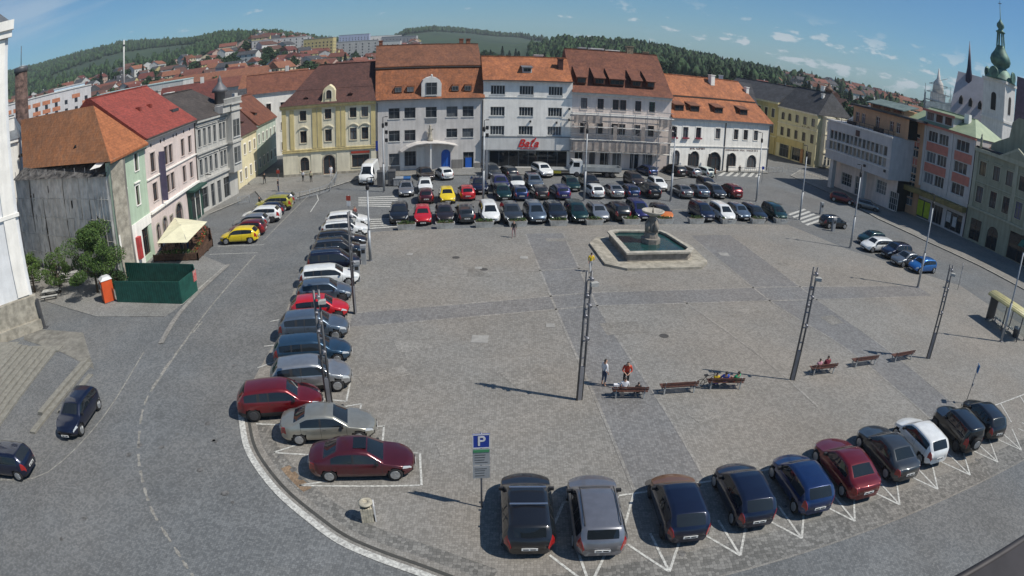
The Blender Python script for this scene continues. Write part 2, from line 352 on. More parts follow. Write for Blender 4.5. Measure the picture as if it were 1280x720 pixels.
# white kerb line that curves round the parking bays, with the gutter beside it
mb = MB(); strip(mb, outer, .34, .03); tag(mb.build('white_kerb_line', m_white), kind='structure')
mb = MB(); inner = []
for i, q in enumerate(outer):
    d = (outer[min(i+1, len(outer)-1)]-outer[max(i-1, 0)]).normalized(); inner.append(q+Vector((-d.y, d.x, 0))*.42)
strip(mb, inner, .16, .026); tag(mb.build('gutter', mat('gutter_dark', (.06, .06, .055), .9)), kind='structure')
mb = MB(); strip(mb, [q+(q-outer[max(i-1,0)])*0+Vector((0,0,0)) for i, q in enumerate(inner)], .01, .001)
inner2 = [q+(q-o)*1.9 for q, o in zip(inner, outer)]
mb = MB(); strip(mb, inner2, .75, .011); tag(mb.build('kerb_side_setts', m_park), kind='structure')
mb = MB(); strip(mb, inner2[13:18], .5, .015); tag(mb.build('brown_paving_patch', m_stain), kind='structure')
rp = random.Random(5); mb = MB()
for q in ((520,430), (660,470), (600,340), (930,390), (1040,400), (560,560), (780,410), (700,300), (980,330), (880,520), (480,470)):
    c = G(*q); a_ = rp.random()*.6; u_ = Vector((math.cos(a_), math.sin(a_), 0))*rp.uniform(.5, 1.6); v_ = Vector((-math.sin(a_), math.cos(a_), 0))*rp.uniform(.4, 1.1)
    mb.add([(p.x, p.y, .020) for p in (c-u_-v_, c+u_-v_, c+u_+v_, c-u_+v_)], [(0,1,2,3)])
tag(mb.build('relaid_paving', paving('relaid_setts', (.195, .184, .166), (.275, .26, .236), 8., joint=.4)), kind='structure')
rp = random.Random(8); mb = MB()
for i in range(70):
    c = [lambda: T0+td*rp.uniform(-1, 9)+Vector((-.4+rp.uniform(-.5, .5), rp.uniform(.8, 5), 0)), lambda: G(rp.uniform(330, 430), rp.uniform(300, 600)), lambda: G(rp.uniform(500, 980), rp.uniform(240, 290)), lambda: G(rp.uniform(60, 300), rp.uniform(430, 700))][i % 4](); s_ = rp.uniform(.06, .22)
    mb.add([(c.x+s_*rp.uniform(.6, 1.2)*math.cos(k*.785), c.y+s_*rp.uniform(.6, 1.2)*math.sin(k*.785), .021) for k in range(8)], [list(range(8))])
tag(mb.build('oil_stain', mat('oil_stain', (.135, .132, .128), .7, var=.3, vscale=4)), kind='structure')
# painted lines
mb = MB()
def pl(pts, w=.11, z=.022): strip(mb, [G(*p) for p in pts], w, z)
pl([(374,607),(525,607)]); pl([(527,607),(525,567),(512,566)]); pl([(374,607),(420,600)])
pl([(341.7,566),(390,569)]); pl([(341.7,566),(372,556)]); pl([(480,533),(478,555)]); pl([(462,534),(481,533)])
pl([(320,530),(362,532)]); pl([(452,505),(448,520)]); pl([(428,509),(452,505)]); pl([(438,477),(433,502)]); pl([(414,482),(438,477)]); pl([(395,498),(433,502)])
pl([(330,433),(352,431)]); pl([(338,402),(360,398)]); pl([(322,460),(345,452)])
for i in range(-1, 14):
    T = T0+td*i
    def pd(a, l, s=0): return T+Vector((math.cos(R(a)), math.sin(R(a)), 0))*l
    strip(mb, [T, pd(130, 2.3)], .11, .022); strip(mb, [T, pd(100, 2.4)], .11, .0225); strip(mb, [T, pd(67, 2.6)], .11, .023)
    F = T+Vector((-.75, 5.1, 0)); strip(mb, [F, F+Vector((math.cos(R(252)), math.sin(R(252)), 0))*2.6], .11, .022)
F0 = T0-td+Vector((-.75, 5.1, 0)); strip(mb, [F0, T0+td*13+Vector((-.75, 5.1, 0))], .11, .024)
pl([(272,308),(330,306)], .1, .008); pl([(262,318),(322,316)], .1, .008)
pl([(388,205+60),(398,250),(396,243)], .12, .008)
def zebra(a, b, c, d, n, duty=.5, z=.03):   # a,b first stripe ends; d,c last stripe ends
    for i in range(n):
        t0, t1 = i/n, (i+duty)/n
        q = [lerp(a, d, t0), lerp(b, c, t0), lerp(b, c, t1), lerp(a, d, t1)]
        if (q[1]-q[0]).cross(q[2]-q[0]).z < 0: q = q[::-1]
        mb.add([(v.x, v.y, z) for v in q], [(0,1,2,3)])
zebra(G(448,247), G(497,245), G(498,261), G(448,259), 6)
zebra(G(463,274), G(500,273), G(500,285), G(462,288), 5)
zebra(G(897,220), G(908,213), G(958,214), G(952,222), 6)
zebra(G(985,268), G(1005,261), G(1035,276), G(1012,284), 5)
tag(mb.build('painted_road_marking', m_white), kind='structure')
# pavements along the houses, raised behind a kerb
def pavement(pts, h=.12, kerb=None):
    mb = MB(); mb.prism([(p[0], p[1]) for p in pts], .0, h); o = mb.build('pavement', m_side); tag(o, kind='structure')
    mb = MB(); n = len(pts)
    for i in (kerb if kerb is not None else range(n)): strip(mb, [pts[i], pts[(i+1)%n]], .26, h+.004)
    tag(mb.build('kerb', m_kerb), kind='structure')
pavement([G(283,332), G(226,382), G(206,396), G(120,396), (-60,44,0), (-60,60,0), (-41,62,0), G(215,303)], .045, [0])
pavement([G(215,303), G(262,268), G(300,252), (-36,84,0), (-42,84,0), (-42,56,0)], .112, [1])
pavement([G(330,253), G(372,247), G(410,236), G(448,224), G(470,221), G(606,219), G(720,219), G(834,226), G(905,215), G(960,217), (45,108,0), (20,100,0), (-36,92,0), (-40,92,0), (-40,86,0)], .12, [0,1,2,3,4,5,6,7,8,9])
pavement([G(1040,243), G(1100,275), G(1160,303), G(1225,333), G(1290,368), (85,48,0), (70,84,0), (60,100,0), (56,112,0), (50,104,0)], .12)
mb = MB()
for q, s in (((600,424), .55), ((688,407), .3), ((512,318), .28), ((598,335), .3), ((655,322), .35), ((905,318), .5)):
    c = G(*q); mb.box(c.x-s, c.y-s, .010, c.x+s, c.y+s, .026)
tag(mb.build('manhole_cover', mat('manhole_stone', (.3, .29, .27), .9)), kind='structure')
mb = MB()
for q in ((570,322), (605,337), (1000,263), (975,255), (830,420), (815,605)):
    c = G(*q); mb.lathe([(.33, .008), (.33, .024)], 14, c=(c.x, c.y, 0))
tag(mb.build('iron_manhole_cover', mat('manhole_iron', (.07, .065, .06), .7)), kind='structure')
# ================================================================== CARS
m_blk = mat('black_plastic', (.018, .018, .02), .6, var=0); m_tyre = mat('tyre_rubber', (.015, .015, .016), .85, var=0)
m_rim = mat('alloy_rim', (.42, .43, .44), .35, .7, var=0); m_rimd = mat('steel_rim', (.06, .06, .065), .5, .3, var=0)
m_cgl = glassy('car_glass', (.012, .016, .02), .03, .04); m_head = mat('headlamp_glass', (.55, .58, .6), .12, .2, var=0, coat=1)
m_tail = mat('tail_lamp', (.30, .012, .012), .25, var=0, coat=1); m_plate = mat('number_plate', (.7, .7, .68), .6, var=0)
m_chr = mat('chrome_trim', (.6, .6, .62), .2, .9, var=0); m_txt = mat('plate_text', (.02, .02, .02), .7, var=0)
PAINT = {}
def paint(n, c, metal=.35, rough=.3):
    PAINT[n] = mat('paint_'+n, c, rough, metal, var=.05, vscale=3, coat=1.)
for n, c, me in [('white',(.72,.73,.72),0),('black',(.012,.012,.014),.2),('dark grey',(.055,.06,.065),.5),('silver',(.38,.39,.40),.7),('grey',(.18,.19,.2),.6),('grey blue',(.14,.18,.23),.6),
    ('dark blue',(.008,.012,.035),.4),('blue',(.009,.028,.105),.4),('bright blue',(.02,.14,.42),.4),('violet blue',(.03,.03,.13),.4),('teal blue',(.03,.07,.12),.5),('dark green',(.008,.035,.03),.4),('dark red',(.16,.008,.012),.4),('red',(.50,.012,.018),.1),
    ('maroon',(.085,.010,.016),.4),('yellow',(.75,.55,.01),0),('olive yellow',(.33,.31,.03),.2),('beige silver',(.36,.35,.30),.6),('orange',(.7,.2,.03),.2),('brown black',(.03,.02,.018),.3),('navy',(.008,.012,.035),.4),('grey silver',(.24,.24,.26),.6),('brown',(.16,.07,.025),.2),('light green white',(.6,.66,.6),0)]:
    paint(n, c, me)
# profiles: length, half width, height, top line (fraction from front, z), cowl fraction, roof front, roof rear, rear glass foot
TYPES = {
 'sedan':  dict(L=4.6, W=.89, top=[(0,.52),(.012,.66),(.05,.76),(.15,.86),(.28,.95),(.425,1.37),(.50,1.44),(.60,1.45),(.70,1.41),(.845,1.10),(.93,1.06),(.985,.98),(1,.70)], cowl=.28, rf=.425, rr=.70, rg=.845, belt=(.88,.96)),
 'hatch':  dict(L=4.05, W=.86, top=[(0,.52),(.012,.66),(.05,.78),(.14,.90),(.25,.99),(.40,1.41),(.50,1.47),(.70,1.46),(.86,1.40),(.96,1.06),(.985,.92),(1,.66)], cowl=.25, rf=.40, rr=.86, rg=.96, belt=(.89,.99)),
 'estate': dict(L=4.65, W=.89, top=[(0,.52),(.012,.66),(.05,.77),(.14,.88),(.255,.97),(.39,1.38),(.48,1.46),(.70,1.46),(.90,1.41),(.965,1.08),(.985,.95),(1,.66)], cowl=.255, rf=.39, rr=.90, rg=.965, belt=(.88,.96)),
 'suv':    dict(L=4.5, W=.93, top=[(0,.62),(.012,.80),(.05,.93),(.14,1.03),(.25,1.11),(.385,1.55),(.48,1.64),(.68,1.63),(.875,1.56),(.955,1.22),(.985,1.08),(1,.75)], cowl=.25, rf=.385, rr=.875, rg=.955, belt=(1.02,1.12)),
 'mpv':    dict(L=4.4, W=.90, top=[(0,.58),(.012,.74),(.05,.88),(.12,.99),(.19,1.08),(.36,1.58),(.47,1.68),(.70,1.69),(.91,1.63),(.965,1.22),(.985,1.05),(1,.70)], cowl=.19, rf=.36, rr=.91, rg=.965, belt=(.98,1.08)),
 'jeep':   dict(L=4.0, W=.86, top=[(0,.75),(.012,.98),(.05,1.05),(.15,1.08),(.31,1.12),(.37,1.68),(.45,1.74),(.70,1.75),(.955,1.72),(.98,1.20),(.99,1.1),(1,.8)], cowl=.31, rf=.37, rr=.955, rg=.98, belt=(1.12,1.14)),
 'cargo':  dict(L=5.6, W=1.0, top=[(0,.65),(.01,.95),(.04,1.12),(.08,1.22),(.12,1.30),(.25,2.2),(.32,2.5),(.70,2.55),(.97,2.52),(.985,2.3),(.992,1.2),(1,.8)], cowl=.12, rf=.25, rr=.97, rg=.985, belt=(1.25,1.3)),
}
def car_mesh_set(t):
    T = TYPES[t]; L, W = T['L'], T['W']; NX = 56
    cuts = [1-(i/NX) for i in range(NX+1)]
    fs = sorted(set([0, .006, .02, .035] + [round(i/NX, 4) for i in range(1, NX)] + [.975, .99, 1, lerp(T['cowl'], T['rg'], .5)-.0016, lerp(T['cowl'], T['rg'], .5)+.0016, T['cowl']+.02, T['cowl']+.0232, lerp(T['cowl'], T['rg'], .86)-.0016, lerp(T['cowl'], T['rg'], .86)+.0016, T['cowl'], T['rf'], T['rr'], T['rg']]))
    def top(f):
        p = T['top']
        for k in (0,):
            a = sum(itp(p, min(1, max(0, f+d))) for d in (-.012, 0, .012))/3 if .06 < f < .93 else itp(p, f)
        return a
    wheel_r = .32 if t not in ('suv', 'jeep', 'cargo') else .36
    wf, wr = .185*4.5/max(L,4.3) if t == 'cargo' else .19, (.80 if t not in ('mpv', 'hatch') else .815)
    wx = [L/2-wf*L, L/2-wr*L]; RA = wheel_r+.06
    def end(f):  # plan rounding at the ends
        a = min(f, 1-f)*L
        return 1-.30*(1-min(1, a/.55))**2.2
    rows = []
    NS, NT = 5, 4
    for f in fs:
        x = L/2-f*L; zt = top(f); zb = lerp(T['belt'][0], T['belt'][1], f); e = end(f)
        edge = min(1, min(f, 1-f)*L/.18); bot = .22+.10*(1-edge) if t != 'jeep' else .3
        zs = min(zb, zt-.035-.02*edge); cab = max(0, min(1, (zt-zs-.05)/.42))
        yb = W*e; yr = yb*(.93-.20*cab); zm = lerp(bot, zs, .5)
        P = [(yb*.86, bot), (yb*.965, bot+.08), (yb*.985, lerp(bot, zs, .33)), (yb, lerp(bot, zs, .55)), (yb*.992, lerp(bot, zs, .78)), (yb*.965, lerp(bot, zs, .93)), (yb*.94, zs)]
        nb = len(P)
        cr = .055*(1-cab)+.05*cab
        for k in range(1, NS+1):
            u = k/NS; yy = lerp(yb*.94, yr, u**1.1); P.append((yy, lerp(zs, zt-cr, u)))
        for k in range(1, NT+1):
            u = k/NT; P.append((yr*(1-u)*(1 if u < 1 else 0), zt-cr*(1-u)**2.2))
        rows.append((f, x, P, cab, zt, zs))
    nP = len(rows[0][2]); full = 2*nP-1
    verts = []
    for f, x, P, cab, zt, zs in rows:
        bow = .0
        half = [(y, z) for y, z in P]
        line = [(-y, z) for y, z in half]+[(y, z) for y, z in half[:-1][::-1]]
        for y, z in line:
            xx = x
            if f < .30: xx = x-.34*(abs(y)/W)**2.4*max(0, 1-f/.30)**1.3
            if f > .80: xx = x+.20*(abs(y)/W)**2.6*max(0, 1-(1-f)/.20)**1.3
            # snap to the wheel arch
            for wxx in wx:
                d = math.hypot(xx-wxx, z-wheel_r)
                if abs(d-RA) < .05 and z < .95 and abs(y) > W*.7 and z > bot-.05:
                    k = RA/max(d, 1e-4); xx, z = wxx+(xx-wxx)*k, wheel_r+(z-wheel_r)*k
            verts.append((xx, y, z))
    cls = {}
    cow, rf_, rr_, rg = T['cowl'], T['rf'], T['rr'], T['rg']
    nb = 6
    def idx(i, j): return i*full+j
    for i in range(len(rows)-1):
        f0, f1 = rows[i][0], rows[i+1][0]; fm = (f0+f1)/2; cab = (rows[i][3]+rows[i+1][3])/2
        for j in range(full-1):
            q = [idx(i, j), idx(i, j+1), idx(i+1, j+1), idx(i+1, j)]
            jj = j if j < nP-1 else full-2-j    # strip number from the bottom
            c = Vector(verts[q[0]])+Vector(verts[q[2]]); c /= 2
            k = 'body'; left = j < nP-1
            if jj < nb and any(math.hypot(c.x-wxx, c.z-wheel_r) < RA for wxx in wx) and abs(c.y) > W*.6: continue
            if jj == 0: k = 'trim'
            gx = [lerp(T['cowl'], T['rg'], .5), T['cowl']+.0216]+([lerp(T['cowl'], T['rg'], .86)] if t != 'cargo' else [])
            if 1 <= jj < nb and any(abs(fm-g0) < .0016 for g0 in gx): k = 'trim'
            if t in ('suv', 'jeep') and jj <= 1: k = 'trim'
            side = 'l' if left else 'r'
            if nb <= jj < nb+NS-0:
                s = jj-nb
                lim = (cow+.035 < fm < rg-.012) if t != 'cargo' else (.13 < fm < .30)
                if t == 'sedan': lim = cow+.035 < fm < rr_+.075
                if cab > .42 and lim and 0 <= s < NS-1:
                    bp = lerp(cow, rg, .50); bq = lerp(cow, rg, .80)
                    if abs(fm-bp) < .010: k = 'pillar'
                    elif t in ('estate', 'mpv', 'suv', 'jeep') and abs(fm-(rr_-.16)) < .012: k = 'pillar'
                    elif t in ('estate', 'suv', 'mpv', 'hatch') and fm > rr_+.012: k = 'body'
                    else: k = 'win_'+side+('f' if fm < bp else 'r')
            if jj >= nb+NS:
                s = jj-nb-NS
                if cow+.012 < fm < rf_-.004 : k = 'windscreen' if s > 0 else 'body'
                if t != 'cargo' and rr_+.008 < fm < rg-.006: k = 'rear_window' if s > 0 else 'body'
            z = c.z
            if k == 'body' and jj >= 4 and .012 < fm < cow-.004: k = 'hood'
            hz = rows[i][4]
            if .004 < fm < .075 and abs(c.y) > W*.45 and jj in (4, 5, 6, 7) and k in ('body', 'hood') and z > .52: k = 'head_'+side
            if fm > .945 and abs(c.y) > W*.62 and jj in (3, 4, 5, 6, 7) and k == 'body': k = 'tail_'+side
            if t in ('suv', 'estate', 'mpv', 'hatch') and fm > .955 and nb+1 <= jj < nb+4 and k == 'body': k = 'tail_'+side
            cls.setdefault(k, []).append(q[::-1])
    # flat ends
    n = len(rows)
    for i, sg in ((0, 1), (n-1, -1)):
        base = i*full; z0 = len(verts)
        ring = [base+j for j in range(full)]
        # close with quads between mirrored points
        for j in range(nP-1):
            q = [base+j, base+j+1, base+full-2-j, base+full-1-j]
            if len(set(q)) < 4: q = list(dict.fromkeys(q))
            if sg > 0: q = q[::-1]
            cls.setdefault('trim' if j in (0, 1) and sg > 0 else 'body', []).append(q[::-1])
    def sub(keys, smooth=True, mats=None):
        used = {}; vs = []; fs_ = []; mi = []
        for a, k in enumerate(keys):
            for f in cls.get(k, []):
                g = []
                for v in f:
                    if v not in used: used[v] = len(vs); vs.append(verts[v])
                    g.append(used[v])
                fs_.append(g); mi.append(a)
        mb = MB(); mb.v = vs; mb.f = fs_; mb.m = mi; mb.sm = [smooth]*len(fs_); return mb
    S = {}
    b = sub(['body', 'trim', 'pillar', 'hood']); b.m = [(0, 1, 1, 2)[x] for x in b.m]
    # inner shell so that arches are dark and nothing is hollow
    zf = TYPES[t]['belt'][0]
    b.box(-L/2+.25, -W*.62, .2, L/2-.3, W*.62, zf-.18, 1)
    for wxx in wx:
        for s in (-1, 1):
            b.box(wxx-RA-.02, s*W*.62, wheel_r-.12, wxx+RA+.02, s*W*.70, min(zf-.1, wheel_r+RA), 1)
    S['body'] = (b, None)
    S['wheels'] = (wx, wheel_r)
    for k, nm in (('windscreen', 'windscreen'), ('rear_window', 'rear_window'), ('win_lf', 'side_window'), ('win_lr', 'side_window'), ('win_rf', 'side_window'), ('win_rr', 'side_window')):
        if k in cls: S[k] = (nm, sub([k]).mesh(nm, m_cgl))
    for k, nm, m in (('head_l', 'headlight', m_head), ('head_r', 'headlight', m_head), ('tail_l', 'tail_light', m_tail), ('tail_r', 'tail_light', m_tail)):
        if k in cls: S[k] = (nm, sub([k]).mesh(nm, m))
    S['bodymesh'] = b.mesh('body', [m_blk, m_blk, m_blk])
    return S
def wheel_meshes(r):
    mb = MB(); pr = [(r*.62, -.10), (r*.93, -.105), (r, -.07), (r, .07), (r*.93, .105), (r*.62, .10)]
    mb.lathe(pr, 26); mb.v = [(x, z, y) for x, y, z in mb.v]; mb.f = [f[::-1] for f in mb.f]
    ty = mb.mesh('wheel', m_tyre)
    out = []
    for m, k in ((m_rim, 5), (m_rimd, 7)):
        rb = MB()
        rb.lathe([(r*.66, .098), (r*.66, .118), (r*.58, .112)], 24, mi=0); 
        for i in range(k):
            a = 2*math.pi*i/k; c, s = math.cos(a), math.sin(a)
            rb.bar((r*.08*c, r*.08*s, .117), (r*.6*c, r*.6*s, .112), .065, .02, 0, up=(0, 0, 1))
        rb.lathe([(r*.15, .11), (r*.15, .128)], 10, mi=0)
        rb.lathe([(r*.5, .095), (r*.5, .1005)], 16, mi=1)
        rb.v = [(x, z, y) for x, y, z in rb.v]; rb.f = [f[::-1] for f in rb.f]
        out.append(rb.mesh('rim', [m, m_blk]))
    return ty, out
WH = {r: wheel_meshes(r) for r in (.32, .36)}
def simple_mesh(name, fn, m): mb = MB(); fn(mb); return mb.mesh(name, m)
mir = simple_mesh('wing_mirror', lambda b: (b.box(-.05, -.04, 0, .06, .13, .13), ), m_blk)
platem = simple_mesh('number_plate', lambda b: (b.box(-.012, -.26, -.055, .012, .26, .055, 0), b.box(-.0135, -.2, -.03, .0135, -.02, .03, 1), b.box(-.0135, .03, -.03, .0135, .21, .03, 1)), [m_plate, m_txt])
grill = simple_mesh('grille', lambda b: (b.box(-.02, -.28, -.05, .02, .28, .05), ), m_blk)
handlem = simple_mesh('door_handle', lambda b: (b.box(-.08, -.02, -.015, .08, .02, .015), ), m_blk)
CARSETS = {t: car_mesh_set(t) for t in TYPES}
PROTO = {}
def set_paint(root, p, hood=None):
    for ch in root.children:
        if ch.name.split('.')[0] == 'body':
            
            for k_, q_ in ((0, p), (2, hood or p)): ch.material_slots[k_].link = 'OBJECT'; ch.material_slots[k_].material = PAINT[q_]
def proto(t, rim=0, extra=()):
    S = CARSETS[t]; T = TYPES[t]; L, W = T['L'], T['W']
    root = thing('parked_car', 'x', 'car', (0, 0, -500))
    body = mo('body', S['bodymesh'], root)
    body.material_slots[0].link = 'OBJECT'; body.material_slots[2].link = 'OBJECT'
    for k, v in S.items():
        if k in ('body', 'bodymesh', 'wheels'): continue
        mo(v[0], v[1], root)
    wx, r = S['wheels']
    for x in wx:
        for s in (1, -1):
            w_ = mo('wheel', WH[r][0], root, (x, s*(W-.115), r)); 
            rm = mo('rim', WH[r][1][rim], w_, (0, 0, 0), 0 if s > 0 else math.pi)
    xm = L/2-T['cowl']*L-.28
    zb = T['belt'][0]
    for s in (1, -1):
        for q in (.44, .78): mo('door_handle', handlem, root, (L/2-lerp(T['cowl'], T['rg'], q)*L, s*(W*.968), zb-.10))
        mo('wing_mirror', mir, root, (xm, s*(W*.93), zb+.0), 0 if s > 0 else math.pi)
    mo('number_plate', platem, root, (L/2+.010, 0, .35 if t not in ('suv', 'jeep', 'cargo', 'mpv') else .42)); mo('number_plate', platem, root, (-L/2-.012, 0, .62 if t != 'sedan' else .66))
    mo('grille', grill, root, (L/2-.012, 0, .46 if t not in ('suv', 'jeep', 'cargo', 'mpv') else .55))
    if 'rails' in extra:
        zr = itp(T['top'], .6); yr = W*.73*.9
        for s in (1, -1):
            mb = MB(); mb.tube([(L*.12, s*yr, zr-.06), (L*.08, s*yr, zr+.01), (-L*.33, s*yr, zr-.0), (-L*.37, s*yr, zr-.07)], .018, 6); mb.build('roof_rail', m_chr if 'chrome' in extra else m_blk, root)
    if 'bars' in extra:
        zr = itp(T['top'], .55)
        for x in (.25, -.75):
            mb = MB(); mb.box(x-.045, -.62, zr+.05, x+.045, .62, zr+.09); mb.box(x-.03, -.6, zr-.08, x+.03, -.55, zr+.05); mb.box(x-.03, .55, zr-.08, x+.03, .6, zr+.05); mb.build('roof_bar', m_chr, root)
    if 'sunroof' in extra:
        zr = itp(T['top'], .5); mb = MB(); mb.box(-.25, -.40, zr-.03, .30, .40, zr+.012); mb.build('sunroof', m_cgl, root)
    if 'spare' in extra:
        w_ = mo('spare_wheel', WH[.36][0], root, (-L/2-.13, .1, .95), math.pi/2); mo('rim', WH[.36][1][0], w_)
    return root
CARS = []
USED = set()
def car(t, p, pos, hd, label, group=None, rim=0, extra=(), name='parked_car', scale=1.09):
    key = (t, rim, tuple(extra), name)
    if key not in PROTO:
        o = PROTO[key] = proto(t, rim, extra); o.name = name; first = True
    else:
        o = copy_tree(PROTO[key])
    o['label'] = label; o.location = (pos[0], pos[1], .03); o.rotation_euler.z = R(hd)
    if group: o['group'] = group
    elif 'group' in o: del o['group']
    set_paint(o, *((p,) if isinstance(p, str) else p))
    if scale != 1: o.scale = (scale, scale, scale)
    CARS.append((label, pos)); return o
def near(t, px, py, hd, end, x=0):
    """centre of a car from the ground point under its end nearest the camera"""
    g = G(px, py); d = Vector((math.cos(R(hd)), math.sin(R(hd)), 0)); L = TYPES[t]['L']
    return g-d*L/2 if end == 'f' else g+d*L/2
# ---- bays along the planters, seen from the fountain side
g1 = 'cars parked in the row behind the concrete planters'
for t, p, px, py, end, lab, ex in [
 ('suv','black',499,282,'f','black off-roader at the left end of the row behind the planters',()),
 ('hatch','red',529,283,'f','bright red hatchback second from the left in the row behind the planters',()),
 ('hatch','brown black',557,281,'f','near-black hatchback between the bright red hatchback and the dark grey one behind the planters',()),
 ('estate','dark grey',584,281,'r','dark grey estate just left of the white people carrier behind the planters',()),
 ('mpv','white',614.5,281,'f','white people carrier in the left half of the planter row, facing the plaza',()),
 ('suv','dark grey',643,282,'f','charcoal off-roader right of the white people carrier, behind the walking person',()),
 ('mpv','grey blue',673,281,'f','silver-blue people carrier with its nose past the gap between two planters',()),
 ('suv','black',699,281,'f','tall black off-roader next to the silver-blue people carrier behind the planters',('rails',)),
 ('mpv','dark green',726,280,'f','dark green people carrier behind the planters left of the fountain',()),
 ('hatch','silver',753,279,'f','pale silver hatchback behind the planters above the left rim of the fountain',('rails',)),
 ('suv','black',779,278,'r','black off-roader behind the planter directly above the fountain basin',()),
 ('mpv','violet blue',805,277,'f','dark violet-blue people carrier right behind the fountain bowl',()),
 ('hatch',('brown black','orange'),834,279,'f','hatchback with an orange bonnet behind the planter right of the fountain bowl',()),
 ('mpv','navy',886,278.5,'f','navy people carrier first right of the empty gap in the planter row',()),
 ('mpv','white',912,280,'f','white people carrier in the right half of the planter row',()),
 ('hatch','grey blue',932,277,'f','grey-blue hatchback right of the white people carrier behind the planters',()),
 ('estate','black',953,279,'f','black estate second from the right end of the planter row',()),
 ('mpv','dark green',978,279,'f','dark green car at the right end of the row behind the planters',())]:
    car(t, p, near(t, px, py, -80, end if end == 'f' else 'f') if end == 'f' else near(t, px, py, 100, 'r'), -80 if end == 'f' else 100, lab, g1, rim=(int(px) % 2), extra=ex)
g2 = 'cars parked in the middle rows of the far car park'
for t, p, px, py, end, lab, ex in [
 ('sedan','silver',508,247,'f','silver saloon alone at the left end of the middle rows beside the hatched crossing',()),
 ('hatch','white',532,243,'f','white car with only its roof showing behind the dark red one on the left',()),
 ('hatch','maroon',533,256,'r','dark red hatchback with its tail lamps showing, left of the yellow car',()),
 ('hatch','yellow',560,256,'f','yellow hatchback in the middle rows facing the plaza',()),
 ('hatch','red',585,252,'r','bright red small car between the yellow hatchback and the lamp post',()),
 ('suv','navy',601,244,'f','navy off-roader beside the lamp post behind the bright red small car',()),
 ('hatch','dark green',631,252,'f','dark green hatchback just right of the lamp post in the middle rows',()),
 ('hatch','blue',652,252,'r','deep blue hatchback in front of the dark car with a white bonnet',()),
 ('hatch','brown black',678,251,'r','brownish black hatchback in front of the silver-green off-roader',()),
 ('estate','violet blue',705,251,'r','violet-grey estate parked alone left of the white saloon in the middle rows',()),
 ('hatch','white',748,249.5,'r','white hatchback between the thin pole and the silver saloon in the middle rows',()),
 ('sedan','silver',773,249.5,'r','silver saloon right of the white hatchback in the middle rows',()),
 ('hatch','blue',793,249.5,'r','blue hatchback tucked against the large black off-roader',()),
 ('suv','black',819,249.5,'r','large black off-roader at the right of the middle rows beside the thick pale pole',()),
 ('sedan','grey',860,249.5,'r','greenish grey saloon first right of the thick pale pole',()),
 ('sedan','grey blue',881,249,'r','blue-grey saloon second right of the thick pale pole',()),
 ('estate','dark grey',902,249.5,'f','dark grey estate left of the dark red car at the end of the row',()),
 ('suv','dark red',922,249.5,'r','dark red hatchback at the right end of the middle rows',()),
 ('suv','violet blue',628,241,'f','dusky blue off-roader in the rear middle row right of the lamp post',()),
 ('hatch',('dark grey','white'),648,238,'f','car with a white bonnet and dark roof in the rear middle row',()),
 ('suv','grey blue',671,239,'f','silver-blue off-roader behind the brownish black hatchback',()),
 ('hatch','dark green',718,240.5,'f','very dark green car in the rear middle row behind the violet-grey estate',()),
 ('suv','black',742,239,'f','black car just behind the white hatchback by the thin pole',()),
 ('suv','brown black',799,236,'f','black off-roader behind the blue hatchback in the rear middle row',()),
 ('hatch','white',828,240,'f','white hatchback behind the large black off-roader',()),
 ('hatch','dark blue',890,239,'f','dark car half hidden behind the dark grey estate on the right',())]:
    car(t, p, near(t, px, py, -80 if end == 'f' else 100, end), -80 if end == 'f' else 100, lab, g2, rim=(int(px) % 2), extra=ex)
g3 = 'cars stopped along the kerb of the far houses'
for t, p, px, py, end, lab, ex in [
 ('sedan','brown black',536,227,'f','black saloon on the far kerb below the grey town house statue',()),
 ('hatch','white',560,226,'r','white hatchback on the far kerb below the blue door',()),
 ('mpv','dark grey',620,224,'f','dark grey van-like car on the far kerb left of the shoe shop front',()),
 ('hatch','black',641,224,'r','black hatchback on the far kerb in front of the shoe shop window',()),
 ('suv','white',685,223,'f','white off-roader on the far kerb between the black hatchback and the trucks',()),
 ('hatch','blue',817,222,'r','blue hatchback on the far kerb right of the flatbed truck',()),
 ('suv','black',853,222.5,'r','black off-roader leftmost of the three cars before the arched restaurant windows',()),
 ('estate','silver',872,223,'r','silver estate in the middle of the three cars before the arched restaurant windows',()),
 ('hatch','light green white',889,223,'r','white and green car at the zebra crossing before the arched windows',())]:
    hd = -70 if end == 'f' else 112
    car(t, p, near(t, px, py, hd, end), hd, lab, g3, rim=(int(px) % 2), extra=ex)
# ---- left column, noses to the plaza
g4 = 'cars parked side by side along the left edge of the plaza'
def wl(rp, fp, W=.9, back=.0):
    a, b = G(*rp), G(*fp); d = (b-a).normalized(); nn = Vector((-d.y, d.x, 0)); c = (a+b)/2+nn*(W-.05); return c, math.degrees(math.atan2(d.y, d.x))
c0, h0 = wl((413,300), (448,298)); c1, h1 = wl((358,428), (424,427)); hcol = 14
col = [('suv','white',-1,'white off-roader farthest up the left column, half behind another white one',()), ('suv','white',0,'white off-roader fully in view at the top of the left column',('rails',)),
 ('estate','black',1,'black estate directly below the two white off-roaders in the left column',('rails',)), ('suv','black',2,'black off-roader above the tall dark blue van in the left column',('rails','chrome')),
 ('mpv','navy',3,'tall dark blue people carrier above the white estate in the left column',('rails','chrome')), ('estate','white',4,'long white estate in the middle of the left column',()),
 ('hatch','grey blue',5,'dark grey-blue hatchback between the white estate and the bright red car',()), ('hatch','red',6,'bright red hatchback in the left column behind the lamp post',()),
 ('suv','grey blue',7,'light grey-blue crossover with black wheel arches below the bright red hatchback',()), ('estate','teal blue',8,'petrol blue car above the silver crossover in the left column',()),
 ('suv','silver',9,'silver crossover between the petrol blue car and the large dark red off-roader',())]
